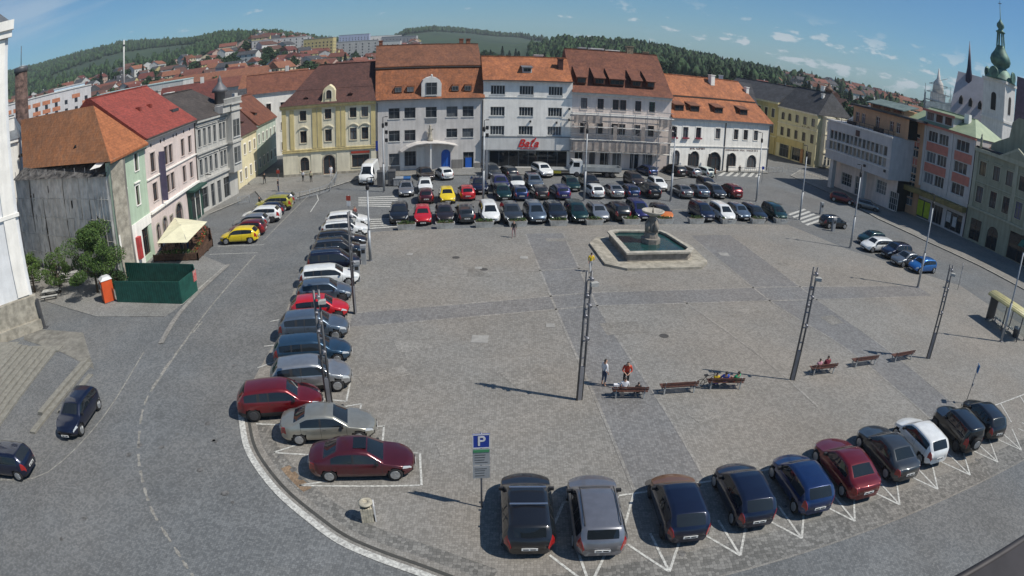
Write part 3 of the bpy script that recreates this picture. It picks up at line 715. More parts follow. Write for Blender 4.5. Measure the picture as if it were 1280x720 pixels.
for t, p, i, lab, ex in col:
    f = i/7; c = c0.lerp(c1, f) if f <= 1 else c1+(c1-c0)*(f-1); dx = 0
    if i >= 8: c = c+Vector((.35*(i-7), 0, 0))
    car(t, p, c, hcol+(i-7)*1.5*(i > 7), lab, g4, rim=1 if p in ('red', 'grey blue') and t != 'suv' else 0, extra=ex)
c, h = wl((318,527), (385,522), .93); car('suv', 'dark red', c, 17, 'large glossy dark red off-roader bulging over the white kerb line', g4, rim=1)
c, h = wl((377,558), (450,551)); car('sedan', 'beige silver', c, 13, 'beige-silver saloon between the dark red off-roader and the maroon saloon', g4)
c, h = wl((412,602), (495,600)); car('sedan', 'maroon', c, 10, 'maroon saloon with a sunroof at the lower end of the left column', g4, extra=('sunroof',))
# ---- top left group by the pink and grey houses
g5 = 'cars parked before the terrace on the left street'
ca, ha = wl((318,298), (286,301)); cb_2 = G(350,256)
for i, (t, p, lab) in enumerate([('hatch','yellow','bright yellow hatchback with black lettering nearest the terrace'), ('hatch','dark red','dark red hatchback just behind the bright yellow hatchback'), ('hatch','silver','silver car with only its bonnet showing between the dark red hatchback and the white one'),
   ('suv','white','white off-roader in the middle of the group on the left street'), ('hatch','navy','dark navy hatchback between the white off-roader and the olive-yellow car'), ('suv','olive yellow','olive-yellow car near the railing on the left street'), ('hatch','silver','silver car at the far end of the left street group beside the railing')]):
    c = ca.lerp(cb_2, i/6); car(t, p, c+Vector((.5*(i == 2)*-1, 0, 0)), 188, lab, g5, rim=i % 2)
# ---- bottom row, tails to the camera
g6 = 'cars parked side by side along the lower edge of the square'
for i, (t, p, off, hd, lab, ex, rim) in enumerate([
  ('estate','black',(0,0),92,'black estate with silver roof bars at the left end of the near row',('bars',),0),
  ('estate','grey silver',(0,0),91,'grey estate with dark roof rails second from the left in the near row',('rails',),0),
  ('hatch',('navy','brown'),(0,0),92,'small black hatchback with a brown bonnet third from the left in the near row',(),1),
  ('hatch','dark blue',(0,0),93,'dark blue hatchback with dusty roof fourth from the left in the near row',(),0),
  ('hatch','blue',(0,0),95,'glossy deep blue rounded hatchback in the middle of the near row',(),0),
  ('sedan','dark red',(0,0),96,'dark red saloon beside the glossy deep blue hatchback in the near row',(),0),
  ('sedan','dark grey',(0,0),96,'dark slate saloon between the dark red saloon and the white car in the near row',(),0),
  ('hatch','white',(0,0),96,'white sporty hatchback with a dark rear window in the near row',(),0),
  ('jeep','black',(0,0),92,'boxy black jeep with a spare wheel on its tail in the near row',('spare',),1),
  ('hatch','black',(0,0),90,'black hatchback at the right end of the near row behind the jeep',(),0)]):
    rear = [(661,698),(750,700),(858,683),(943,664),(1018,647),(1078,628),(1130,605),(1168,584),(1211,570),(1243,553)][i]
    car(t, p, near(t, rear[0], rear[1], hd, 'r'), hd, lab, g6, rim=rim, extra=ex).scale = (1.07, 1.21, 1.08)
# ---- right group
g7 = 'cars parked at the right edge of the plaza'
for t, p, a, b, lab in [('hatch','dark green',(1099,303),(1069,301),'dark green hatchback at the far end of the right group behind the white one'), ('estate','white',(1103,309),(1074,312),'white estate in the right group with its roof and bonnet shining'),
  ('suv','navy',(1128,316),(1096,322),'dark blue off-roader in the middle of the right group'), ('sedan','grey',(1140,326),(1111,330),'grey saloon with a bright windscreen before the blue hatchback on the right'), ('hatch','bright blue',(1160,334),(1130,338),'bright blue hatchback at the near end of the right group by the lamp post')]:
    c, h = wl(a, b); car(t, p, c, 190, lab, g7)
c, h = wl((1030,288), (1054,288)); car('hatch', 'black', G(1041,284), 8, 'black hatchback standing alone between the zebra crossing and the right group')
car('hatch', 'dark red', G(1052,253), -32, 'dark red car in the shade before the overhanging grey block'); car('hatch', 'grey', G(1084,262), -35, 'grey car in deep shade right of the dark red one', rim=1)
# ---- moving cars on the left road
ga, gb = G(120,500), G(82,556); car('hatch', 'dark blue', (ga+gb)/2+Vector((0,0,0)), math.degrees(math.atan2((gb-ga).y, (gb-ga).x)), 'dark blue car driving down the road beside the stone steps', name='driving_car', scale=1.1)
car('hatch', 'navy', G(12,588), 193, 'dark car half out of the picture at the lower left', name='driving_car')
# ---- vans and trucks
car('cargo', 'white', near('cargo', 457, 232, -88, 'f'), -88, 'white delivery van before the yellow house', name='delivery_van')['category'] = 'van'
def truck(name, label, pos, hd, flat, cabm):
    t = thing(name, label, 'truck', (pos[0], pos[1], .03), R(hd))
    mb = MB(); mb.yprism([(2.9,.5),(4.7,.5),(4.75,1.2),(4.5,1.6),(4.15,2.3),(2.9,2.4)], -1.0, 1.0); mb.build('cab', cabm, t)
    mb = MB(); mb.add([(4.53,-.9,1.62),(4.53,.9,1.62),(4.18,.85,2.25),(4.18,-.85,2.25)], [(0,1,2,3)]); mb.build('windscreen', m_cgl, t).location.x = .02
    for s in (1, -1):
        mb = MB(); mb.box(3.3, s*1.0, 1.5, 4.2, s*1.012, 2.15); mb.build('side_window', m_cgl, t)
        mb = MB(); mb.box(4.74, s*.9, .8, 4.79, s*.6, 1.0); mb.build('headlight', m_head, t)
    mb = MB(); mb.box(-2.8, -.4, .55, 3.0, .4, .75); mb.build('chassis', m_blk, t)
    mb = MB(); mb.box(-2.9, -1.1, .9, 2.8, 1.1, 1.02); 
    if flat:
        mb.box(-2.9, -1.1, 1.02, 2.8, -1.05, 1.55); mb.box(-2.9, 1.05, 1.02, 2.8, 1.1, 1.55); mb.box(-2.95, -1.1, 1.02, -2.9, 1.1, 1.55); mb.box(2.8, -1.1, 1.02, 2.86, 1.1, 1.9)
    mb.build('load_bed', mat('bed_aluminium', (.42, .43, .42), .5, .4, var=.1), t)
    mb = MB(); mb.box(-1.0, -1.07, .45, 1.2, -.8, .88); mb.build('side_box', PAINT['olive yellow'], t)
    for x in (3.7, -1.6, -.75):
        for s in (1, -1):
            w_ = mo('wheel', WH[.36][0], t, (x, s*.9, .4)); w_.scale = (1.1, 1.3, 1.1); mo('rim', WH[.36][1][1], w_, (0,0,0), 0 if s > 0 else math.pi)
    return t
truck('flatbed_truck', 'white flatbed truck with a yellow side box parked before the scaffolded pink house', G(751,222)+Vector((0,.8,0)), 184, True, PAINT['white'])
truck('tow_truck', 'white truck with a tall cab facing right at the edge of the shoe shop', G(700,220)+Vector((-1.2,.5,0)), 6, False, PAINT['white'])
for o in list(PROTO.values()):
    if o.get('label') == 'x': print('UNUSED PROTO', o.name)
# ================================================================== BUILDINGS
m_glass = glassy('window_glass', (.035, .045, .055), .06, .5)
m_shop = glassy('shop_glass', (.02, .025, .03), .05, .4)
m_wfr = mat('window_frame_white', (.62, .62, .6), .6, var=.05); m_bfr = mat('window_frame_brown', (.09, .045, .03), .6, var=.1); m_gfr = mat('window_frame_grey', (.16, .17, .18), .5, var=.05)
m_pfr = mat('window_frame_purple', (.075, .04, .06), .6, var=.1)
m_zinc = mat('zinc_sheet', (.22, .235, .25), .5, .4, var=.15, vscale=.8); m_dk = mat('dark_interior', (.015, .015, .016), .9, var=0)
m_gut = mat('gutter_metal', (.09, .08, .075), .5, .3, var=.1)
m_slate = tiles('grey_slate', (.075, .077, .085), (.05, .05, .055), .5)
m_net = mat('scaffold_net', (.74, .71, .66), .9, var=.35, vscale=1.3, col2=(.46, .44, .41), streak=.6)
m_pole_s = mat('scaffold_steel', (.35, .35, .36), .5, .5, var=.1); m_plank = mat('plank_wood', (.30, .24, .16), .85, var=.3, vscale=3)
m_stone = mat('sandstone', (.36, .33, .27), .9, var=.2, vscale=1.5)
WC = {}; scribble_q = []
def arch_pts(w, h, n=8, rise=None):
    r = w/2; rise = rise or r; return [(r-r*math.cos(math.pi*k/n), h-rise+rise*math.sin(math.pi*k/n)) for k in range(n+1)]
def window(root, u0, z0, u1, z1, y=0, st='plain', fm=None, nv=1, nh=1, sill=True, sur=None, arch=False, glass=None, rev=.22, name='window'):
    """a window: frame, pane, sill and, where the house has one, a moulded surround"""
    w, h = round(u1-u0, 2), round(z1-z0, 2); fm = fm or m_wfr; glass = glass or m_glass
    key = (w, h, st, fm.name, nv, nh, sill, sur.name if sur else None, arch, glass.name, rev)
    if key not in WC:
        t = .07; mb = MB(); ya, yb = rev-.06, rev+.0
        if arch:
            ap = arch_pts(w, h); inn = [(w/2+(x-w/2)*(1-2*t/w), (z-h/2)*(1-2*t/h)+h/2) for x, z in ap]
            for i in range(len(ap)-1):
                q = [ap[i], ap[i+1], inn[i+1], inn[i]]; mb.yprism(q, ya, yb)
            z_s = ap[0][1]; mb.box(0, ya, 0, t, yb, z_s); mb.box(w-t, ya, 0, w, yb, z_s); mb.box(t, ya, 0, w-t, yb, t)
        else:
            mb.box(0, ya, 0, t, yb, h); mb.box(w-t, ya, 0, w, yb, h); mb.box(t, ya, 0, w-t, yb, t); mb.box(t, ya, h-t, w-t, yb, h)
        for i in range(1, nv+1):
            x = w*i/(nv+1); mb.box(x-.03, ya+.005, t, x+.03, yb, h-t)
        for i in range(1, nh+1):
            z = h*(.66 if nh == 1 else i/(nh+1)); mb.box(t, ya+.01, z-.025, w-t, yb, z+.025)
        fr = mb.mesh(name, fm)
        mb = MB()
        if arch: mb.yprism([(0, 0)]+arch_pts(w, h)+[(w, 0)], rev-.02, rev+.01)
        else: mb.box(.01, rev-.02, .01, w-.01, rev+.01, h-.01)
        pn = mb.mesh('pane', glass)
        sl = None
        if sill: mb = MB(); mb.box(-.1, -.09, -.09, w+.1, rev-.06, 0); sl = mb.mesh('sill', sur or m_wfr)
        su = None
        if sur:
            mb = MB(); s_ = .17
            if arch:
                ap = arch_pts(w, h); o = [(w/2+(x-w/2)*(1+2*s_/w), z+(s_ if 0 < i < len(ap)-1 else 0)) for i, (x, z) in enumerate(ap)]
                for i in range(len(ap)-1): mb.yprism([ap[i], ap[i+1], o[i+1], o[i]], -.05, .0)
                mb.box(-s_, -.05, 0, -.003, 0, ap[0][1]-.003); mb.box(w+.003, -.05, 0, w+s_, 0, ap[0][1]-.003)
            else:
                mb.box(-s_, -.05, 0, -.003, 0, h); mb.box(w+.003, -.05, 0, w+s_, 0, h); mb.box(-s_, -.055, h+.003, w+s_, 0, h+s_)
                if st == 'hood': mb.box(-s_-.1, -.20, h+s_+.12, w+s_+.1, 0, h+s_+.24)
                if st == 'seg':
                    n = 7; pp = [(-s_-.12+(w+2*s_+.24)*k/n, h+s_+.05+.38*math.sin(math.pi*k/n)) for k in range(n+1)]
                    for i in range(n): mb.yprism([pp[i], pp[i+1], (pp[i+1][0], pp[i+1][1]+.14), (pp[i][0], pp[i][1]+.14)], -.2, 0)
                if st == 'tri':
                    for a, b in (((-.3, h+.2), (w/2, h+.62)), ((w/2, h+.62), (w+.3, h+.2))): mb.yprism([a, b, (b[0], b[1]+.12), (a[0], a[1]+.12)], -.2, 0)
            su = mb.mesh('surround', sur)
        WC[key] = (fr, pn, sl, su)
    fr, pn, sl, su = WC[key]
    f = mo(name, fr, root, (u0, y, z0)); mo('pane', pn, f)
    if sl: mo('sill', sl, f)
    if su: mo('surround', su, f)
    return f
def wallface(mb, W, H, holes, y=0, rev=.23, mi=0, z0=0, u0=0):
    """a facade with real openings; holes are (u0,z0,u1,z1,arch)"""
    us = sorted(set([u0, W]+[h[0] for h in holes]+[h[2] for h in holes])); zs = sorted(set([z0, H]+[h[1] for h in holes]+[h[3] for h in holes]))
    us = [u for u in us if u0 <= u <= W]; zs = [z for z in zs if z0 <= z <= H]
    for a, b in zip(us, us[1:]):
        for c, d in zip(zs, zs[1:]):
            mu, mz = (a+b)/2, (c+d)/2
            if any(h[0] < mu < h[2] and h[1] < mz < h[3] for h in holes): continue
            mb.add([(a, y, c), (b, y, c), (b, y, d), (a, y, d)], [(0,1,2,3)], mi)
    for h in holes:
        a, c, b, d = h[:4]
        if len(h) > 4 and h[4]:
            ap = [(a+x, c+z) for x, z in arch_pts(b-a, d-c)]
            for i in range(len(ap)-1):
                p, q = ap[i], ap[i+1]
                mb.add([(p[0], y, p[1]), (q[0], y, q[1]), (q[0], y, d), (p[0], y, d)], [(0,1,2,3)], mi)
                mb.add([(p[0], y, p[1]), (p[0], y+rev, p[1]), (q[0], y+rev, q[1]), (q[0], y, q[1])], [(3,2,1,0)], mi)
            zt = ap[0][1]
        else:
            zt = d; mb.add([(a, y, d), (b, y, d), (b, y+rev, d), (a, y+rev, d)], [(0,1,2,3)], mi)
        mb.add([(a, y, c), (a, y, zt), (a, y+rev, zt), (a, y+rev, c)], [(3,2,1,0)], mi)
        mb.add([(b, y, c), (b, y+rev, c), (b, y+rev, zt), (b, y, zt)], [(3,2,1,0)], mi)
        mb.add([(a, y, c), (a, y+rev, c), (b, y+rev, c), (b, y, c)], [(3,2,1,0)], mi)
def roofmesh(W, prof, mb=None, mi=0, under=.25):
    """prof: (y, z, insetL, insetR); a closed solid: tiled slopes above, flat underneath"""
    mb = mb or MB(); n = len(prof)
    Lp = [(a[2], a[0], a[1]) for a in prof]; Rp = [(W-a[3], a[0], a[1]) for a in prof]
    o = len(mb.v); mb.v += Lp+Rp
    for i in range(n-1): mb.f.append([o+i, o+n+i, o+n+i+1, o+i+1]); mb.m.append(mi); mb.sm.append(False)
    mb.f.append([o+i for i in range(n)][::1]); mb.m.append(mi); mb.sm.append(False)
    mb.f.append([o+n+i for i in range(n)][::-1]); mb.m.append(mi); mb.sm.append(False)
    mb.f.append([o, o+n-1, o+2*n-1, o+n]); mb.m.append(mi); mb.sm.append(False)
    return mb
class Bld:
    def __init__(s, name, label, cat, A, B, depth, group=None):
        s.A = Vector((A[0], A[1], 0)); d = Vector((B[0], B[1], 0))-s.A; s.W = d.length; s.az = math.atan2(d.y, d.x); s.X = d.normalized(); s.Y = Vector((-s.X.y, s.X.x, 0)); s.D = depth
        s.root = thing(name, label, cat, s.A, s.az, group)
    def F(s, px, py, o=0):
        r = ray(px, py); c = s.A+s.Y*o; t = c.dot(s.Y)/(r.x*s.Y.x+r.y*s.Y.y); p = Vector((r.x*t, r.y*t, 0)); return (p-s.A).dot(s.X), CAM_H+r.z*t
    def wall(s, H, holes, m, base=None, hb=0, side=True, name='wall', mats=None, z0=0, backH=None):
        mb = MB(); wallface(mb, s.W, H, holes, z0=z0)
        W, D = s.W, s.D
        mb.add([(0,0,z0),(0,D,z0),(0,D,H),(0,0,H)], [(3,2,1,0)][:1]); mb.f[-1] = mb.f[-1][::-1]; mb.f[-1] = [len(mb.v)-4+i for i in (0,3,2,1)]
        o = len(mb.v); mb.v += [(W,0,z0),(W,D,z0),(W,D,H),(W,0,H)]; mb.f.append([o,o+1,o+2,o+3]); mb.m.append(0); mb.sm.append(False)
        o = len(mb.v); mb.v += [(0,D,z0),(W,D,z0),(W,D,H),(0,D,H)]; mb.f.append([o+1,o,o+3,o+2]); mb.m.append(0); mb.sm.append(False)
        o = len(mb.v); mb.v += [(0,0,H),(W,0,H),(W,D,H),(0,D,H)]; mb.f.append([o,o+1,o+2,o+3]); mb.m.append(0); mb.sm.append(False)
        # dark core so that nothing shows through the openings
        mb.box(.3, .36, z0+.05, W-.3, D-.3, H-.1, 1)
        return mb.build(name, [m, m_dk], s.root)
    def box(s, name, m, *bs, parent=None):
        for b in bs: mb = MB(); mb.box(*b); o = mb.build(name, m, parent or s.root)
        return o
    def roof(s, prof, m, name='roof', W=None, x0=0):
        mb = roofmesh(W or s.W, prof); o = mb.build(name, m, s.root); o.location.x = x0
        zt = max(p[1] for p in prof); tp = [p for p in prof if p[1] > zt-.05]; ym = sum(p[0] for p in tp)/len(tp); W_ = W or s.W
        if len(tp) == 2 and tp[1][0]-tp[0][0] < 1.2:
            mb = MB(); n_ = int(W_/.8)
            for i in range(n_):
                a = lerp(tp[0][2], W_-tp[0][3], i/n_); c = lerp(tp[0][2], W_-tp[0][3], (i+1)/n_); mb.box(a+.02, tp[0][0]-.12, zt-.02, c, tp[1][0]+.12, zt+.09+.02*(i % 2))
            mb.build('ridge_tiles', m, o)
        return o
def chimney(root, x, y, z, h=1.6, w=.7, m=None, d=None):
    mb = MB(); d = d or w; mb.box(x-w/2, y-d/2, z, x+w/2, y+d/2, z+h); mb.box(x-w/2-.08, y-d/2-.08, z+h, x+w/2+.08, y+d/2+.08, z+h+.14)
    return mb.build('chimney', m or mat('chimney_plaster', (.5, .48, .44), .9, var=.2), root)
def dormer(root, u0, u1, y, z0, z1, wm, rm, depth=2.2, fm=None, drop=.5, nv=1, glass=None):
    """a shed dormer standing out of the roof slope, with a window in its cheek"""
    mb = MB(); mb.box(u0, y, z0, u1, y+depth, z1-.02)
    d = mb.build('dormer', wm, root)
    mb = MB(); mb.add([(u0-.15, y-.3, z1), (u1+.15, y-.3, z1), (u1+.15, y+depth, z1+drop), (u0-.15, y+depth, z1+drop), (u0-.15, y-.3, z1-.1), (u1+.15, y-.3, z1-.1), (u1+.15, y+depth, z1+drop-.1), (u0-.15, y+depth, z1+drop-.1)],
        [(0,1,2,3),(7,6,5,4),(4,5,1,0),(5,6,2,1),(6,7,3,2),(7,4,0,3)]); mb.build('dormer_roof', rm, d)
    f = window(d, u0+.12, z0+.15, u1-.12, z1-.18, y-.07, fm=fm or m_bfr, nv=nv, nh=0, sill=False, rev=.06, glass=glass)
def spout(s, u, H, m=None):
    s.box('downpipe', m or m_gut, (u-.06, -.14, .2, u+.06, -.02, H-.1))
def text(root, body, size, loc, m, rot=(math.pi/2, 0, 0), name='lettering', ext=.02, shear=0, align='CENTER'):
    c = bpy.data.curves.new(name, 'FONT'); c.body = body; c.size = size; c.extrude = ext; c.align_x = align; c.align_y = 'CENTER'; c.shear = shear; c.offset = size*.012
    o = bpy.data.objects.new(name, c); COL.objects.link(o); o.parent = root; o.location = loc; c.materials.append(m)
    me = bpy.data.meshes.new_from_object(o.evaluated_get(bpy.context.evaluated_depsgraph_get())); bpy.data.objects.remove(o)
    if not me.materials: me.materials.append(m)
    o = bpy.data.objects.new(name, me); COL.objects.link(o); o.parent = root; o.location = loc; o.rotation_euler = rot; return o
# ground points of the far row
gA = [G(355,222.7), G(471.2,215.5), G(603,210.5), G(712,211), G(834,215), G(958,214)]
# ------------------------------------------------------------------ yellow baroque house
b = Bld('baroque_house', 'yellow and cream baroque house with maroon roof and a small gable dormer', 'house', gA[0], gA[1], 14); W = b.W
m_yel = plaster('plaster_yellow', (.66, .54, .26), .1); m_crm = plaster('plaster_cream', (.76, .70, .54), .08); m_ylt = plaster('plaster_pale_yellow', (.76, .68, .45), .08)
m_dred = tiles('maroon_tiles', (.105, .045, .036), (.075, .034, .03), .3)
cols = [3.35, 7.2, 11.0, 12.75]; H = 11.0; hs = []
for c in cols: hs += [(c-.5, 8.6, c+.5, 10.1, 0), (c-.5, 5.2, c+.5, 7.0, 0)]
hs += [(2.7, .9, 4.1, 3.0, 1), (6.3, .15, 8.1, 3.1, 1), (10.7, 1.0, 13.3, 2.9, 0)]
b.wall(H, hs, plaster('plaster_ivory', (.76, .70, .53), .07))
for h in hs[:8]: window(b.root, *h[:4], fm=m_bfr, nv=1, nh=1, sur=m_crm, st='seg' if h[1] < 6 else 'plain')
window(b.root, *hs[8][:4], fm=m_bfr, arch=True, sur=m_crm); window(b.root, *hs[10][:4], fm=m_bfr, nv=2, sur=m_crm)
window(b.root, *hs[9][:4], fm=mat('door_wood', (.16, .05, .02), .6, var=.2), arch=True, sill=False, sur=m_stone, name='door', nv=1, nh=0)
pil = []
for u in (.35, 1.6, 5.1, 5.9, 8.7, 9.5, 14.0): pil.append((u-.33, -.10, 4.3, u+.33, 0, 10.3))
b.box('pilaster', m_yel, *pil)
b.box('ground_floor_cladding', m_crm, (0, -.07, .5, 2.4, 0, 3.7), (4.4, -.07, .5, 6.0, 0, 3.7), (8.4, -.07, .5, 10.4, 0, 3.7), (13.6, -.07, .5, W, 0, 3.7))
b.box('plinth', m_stone, (-.03, -.12, 0, 6.0, 0, .5), (8.4, -.12, 0, W+.0, 0, .5))
b.box('cornice', m_yel, (-.1, -.22, 3.75, W, 0, 3.95), (-.1, -.15, 4.05, W, 0, 4.2), (-.2, -.3, 10.45, W, 0, 10.7), (-.25, -.45, 10.7, W, 0, 10.98))
b.box('shop_fascia', mat('sign_red', (.35, .04, .02), .6, var=.1), (10.6, -.12, 3.1, 13.4, -.075, 3.45))
b.roof([(-.55, 11.0, -.25, 0), (2.0, 13.05, 2.0, 0), (2.02, 13.15, 2.0, 0), (6.6, 16.8, 5.1, 0), (7.4, 16.8, 5.1, 0), (14.4, 11.0, -.25, 0)], m_dred, W=W)
mb = MB(); mb.yprism([(6.1, 11.0), (8.7, 11.0), (8.4, 11.6), (8.3, 12.9), (8.05, 13.3), (7.6, 13.65), (7.4, 13.75), (7.2, 13.65), (6.75, 13.3), (6.5, 12.9), (6.4, 11.6)], -.25, 2.6); gd = mb.build('gable_dormer', m_ylt, b.root)
window(gd, 7.0, 11.7, 7.8, 13.0, -.36, fm=m_bfr, arch=True, sur=m_crm, rev=.1, sill=False)
for u, z in ((3.8, 12.1), (10.6, 12.3)):
    mb = MB(); mb.yprism([(u-.4, z-.1), (u, z+.14), (u+.4, z-.1)], .35, 1.4); e = mb.build('eyebrow_vent', m_dred, b.root)
b.box('roof_antenna', m_gut, (9.4, 6.9, 16.8, 9.46, 6.96, 18.0), (9.0, 6.9, 17.7, 9.9, 6.94, 17.75))
# ------------------------------------------------------------------ grey town house
b = Bld('grey_town_house', 'grey plastered town house with curved white gable, statue and canopied portal', 'house', gA[1], gA[2], 15); W = b.W
m_gry = plaster('plaster_grey', (.60, .57, .54), .06); m_gryw = plaster('plaster_offwhite', (.66, .65, .62), .05); m_or = tiles('orange_brown_tiles', (.33, .115, .045), (.21, .08, .04), .45)
m_or2 = tiles('weathered_brown_tiles', (.21, .085, .045), (.15, .065, .04), .4)
H = 10.95; wx = [(1.85, 3.5), (4.2, 5.85), (7.35, 9.0), (10.45, 12.1), (12.85, 14.5)]; hs = []
for a, c in wx:
    hs.append((a, 8.05, c, 9.65, 0))
    if a != 7.35: hs.append((a, 4.6 if a < 9 else 4.9, c, 6.25, 0))
hs += [(1.85, .95, 3.4, 2.75, 0), (4.2, .75, 5.9, 3.0, 0), (9.7, .15, 11.1, 3.1, 1), (13.0, .2, 14.6, 2.6, 0)]
b.wall(H, hs, m_gry)
for h in hs[:9]: window(b.root, *h[:4], fm=m_gfr, nv=1, nh=1)
window(b.root, *hs[9][:4], fm=m_gfr, nv=2, nh=1); window(b.root, *hs[10][:4], fm=m_gfr, nv=2, nh=1)
window(b.root, *hs[11][:4], fm=mat('blue_door', (.01, .09, .42), .5, var=.05), arch=True, sill=False, name='door', nv=1, nh=0, glass=mat('blue_door_leaf', (.012, .10, .45), .45, var=.05))
window(b.root, *hs[12][:4], fm=m_gfr, nv=1, nh=1)
b.box('side_door', mat('blue_door_leaf', ()), (13.35, .02, .2, 14.3, .1, 1.7))
b.box('balcony_grille', m_gfr, (7.35, -.08, 7.3, 9.0, -.02, 8.0))
mb = MB(); mb.yprism([(6.7, 11.0), (6.7, 13.2), (6.95, 13.75), (7.5, 14.1), (8.2, 14.25), (8.9, 14.1), (9.4, 13.75), (9.65, 13.2), (9.65, 11.0)], -.2, 3.8); gd = mb.build('gable_dormer', m_gryw, b.root)
window(gd, 7.35, 11.5, 9.0, 13.4, -.32, fm=m_gfr, nv=1, nh=1, rev=.1)
mb = MB(); mb.lathe([(.01, 0), (.16, .1), (.16, .3), (.01, .42)], 10, c=(8.2, 0, 14.25)); mb.build('finial', m_gryw, gd)
for a in (3.15, 4.95, 11.6, 13.5):
    mb = MB(); mb.yprism([(a-.7, 12.0), (a-.25, 13.0), (a+.75, 13.0), (a+.75, 12.0)], .35, 2.4); d = mb.build('dormer', m_or, b.root); window(d, a-.35, 12.05, a+.6, 12.75, .26, fm=m_gfr, sill=False, rev=.06, nh=0)
b.box('string_course', m_gry, (-.0, -.18, 10.55, 6.6, 0, 10.95), (9.75, -.18, 10.55, W, 0, 10.95))
mb = MB()
pts = [(3.4, 3.0), (4.4, 3.7), (5.6, 4.15), (7.2, 4.35), (8.8, 4.3), (10.2, 4.1), (11.8, 3.7)]
mb.add([(x, -.0, z) for x, z in pts]+[(x+.35, -2.1+.9*abs(x-7.6)/4.2, z) for x, z in pts]+[(x, -.0, z+.25) for x, z in pts]+[(x+.35, -2.1+.9*abs(x-7.6)/4.2, z+.1) for x, z in pts],
    [[i, i+1, i+8, i+7] for i in range(6)]+[[i+14, i+21, i+22, i+15] for i in range(6)]+[[i+7, i+8, i+22, i+21] for i in range(6)]+[[0,7,21,14],[6,20,27,13]])
mb.build('canopy', m_gry, b.root)
b.box('canopy_post', m_gryw, (7.9, -1.6, .1, 8.15, -1.35, 4.3))
mb = MB(); mb.lathe([(.42, 0), (.42, .35), (.28, .45), (.30, 1.0), (.22, 1.4), (.27, 1.8), (.15, 2.05), (.17, 2.25), (.13, 2.42), (.03, 2.5)], 12, c=(8.0, -.45, 4.5)); mb.bar((8.0,-.45,6.0),(8.45,-.7,6.4),.12); mb.bar((7.95,-.5,6.1),(7.55,-.65,5.7),.12); mb.build('statue', m_stone, b.root)
b.box('flat_buttress', m_gryw, (3.5, -.10, .1, 4.1, -.005, 3.2), (6.0, -.10, .1, 7.2, -.005, 3.6)); b.box('plinth', plaster('plaster_dkgrey', (.22, .21, .2)), (-.0, -.08, 0, 3.45, 0, .8), (11.3, -.06, 0, 12.95, -.004, 1.5), (14.7, -.06, 0, W, 0, .9))
b.roof([(-.5, 10.95, -.1, -.15), (.55, 12.0, -.1, -.15), (3.4, 15.7, -.1, -.15), (3.3, 15.8, -.1, -.15), (3.35, 15.85, -.1, -.15)] + [(14.9, 10.95, -.1, -.15)], m_or, W=W)
b.roof([(3.25, 15.72, -.15, -.2), (3.2, 15.86, -.15, -.2), (8.0, 19.35, -.15, -.2), (8.6, 19.35, -.15, -.2), (14.6, 15.0, -.15, -.2)], m_or2, name='upper_roof', W=W)
b.box('gutter', m_gut, (-.1, -.62, 10.85, 6.6, -.5, 11.0), (9.75, -.62, 10.85, W, -.5, 11.0), (-.15, 3.05, 15.62, W+.15, 3.25, 15.74))
spout(b, .15, 10.9); spout(b, W-.1, 10.9)
for u, y in ((13.5, 8.3), (14.6, 8.3), (.6, 8.3)): chimney(b.root, u, y, 18.7, 1.4, .6, mat('brick_red', (.25, .1, .06), .9, var=.3, vscale=3))
# ------------------------------------------------------------------ shoe shop
b = Bld('shoe_shop', 'white four storey shop with red lettering above a wide dark shop front', 'shop', gA[2], gA[3], 14); W = b.W
m_wht = plaster('plaster_white', (.88, .85, .79), .05); m_or3 = tiles('bright_orange_tiles', (.42, .15, .06), (.29, .105, .05), .55)
H = 13.6; hs = []
for i, u in enumerate((1.05, 5.35, 9.75)):
    for z in (11.45, 8.15, 5.2): hs.append((u, z, u+2.15, z+1.4, 0))
hs.append((1.0, .2, W-.5, 2.75, 0))
b.wall(H, hs, m_wht)
for h in hs[:-1]: window(b.root, *h[:4], fm=m_wfr, nv=4, nh=0)
window(b.root, *hs[-1][:4], fm=m_gfr, nv=7, nh=0, sill=False, name='shop_window', glass=m_shop)
b.box('shop_fascia', m_gryw, (-.0, -.55, 3.0, W, -.02, 4.95))
b.box('fascia_trim', m_gfr, (-.02, -.60, 4.95, W+.02, -.02, 5.05), (-.02, -.60, 2.88, W+.02, -.02, 3.0))
t = text(b.root, 'Baťa', 1.75, (6.75, -.60, 3.95), mat('sign_letters_red', (.55, .015, .012), .5, var=0), shear=.35, ext=.05)
b.box('lettering_underline', mat('sign_letters_red', ()), (5.6, -.60, 3.12, 7.9, -.56, 3.2))
b.box('string_course', m_gryw, (-.0, -.08, 11.0, W, -.0, 11.12)); b.box('gutter', m_gut, (-.2, -.52, 13.55, W+.1, -.38, 13.72))
b.box('banner', mat('dark_banner', (.04, .05, .08), .6), (.1, -.12, .4, .9, -.02, 2.8)); b.box('wall_lamp', m_blk, (12.9, -.35, 7.6, 13.1, -.01, 7.9), (12.9, -.35, 9.3, 13.1, -.01, 9.6), (7.0, -.3, 7.2, 7.2, -.01, 7.5), (11.0, -.3, 7.1, 11.2, -.01, 7.4))
b.roof([(-.45, 13.62, -.15, .05), (4.9, 17.3, -.15, .05), (5.4, 17.3, -.15, .05), (14.3, 13.6, -.15, .05)], m_or3, W=W)
dormer(b.root, 5.9, 7.3, 1.2, 14.85, 15.75, m_gryw, m_zinc, 1.6, fm=m_gfr, drop=.2)
chimney(b.root, 11.9, 2.6, 15.2, 1.9, .8, m_dred); chimney(b.root, 9.0, 6.5, 16.6, 1.0, 1.4, m_gry)
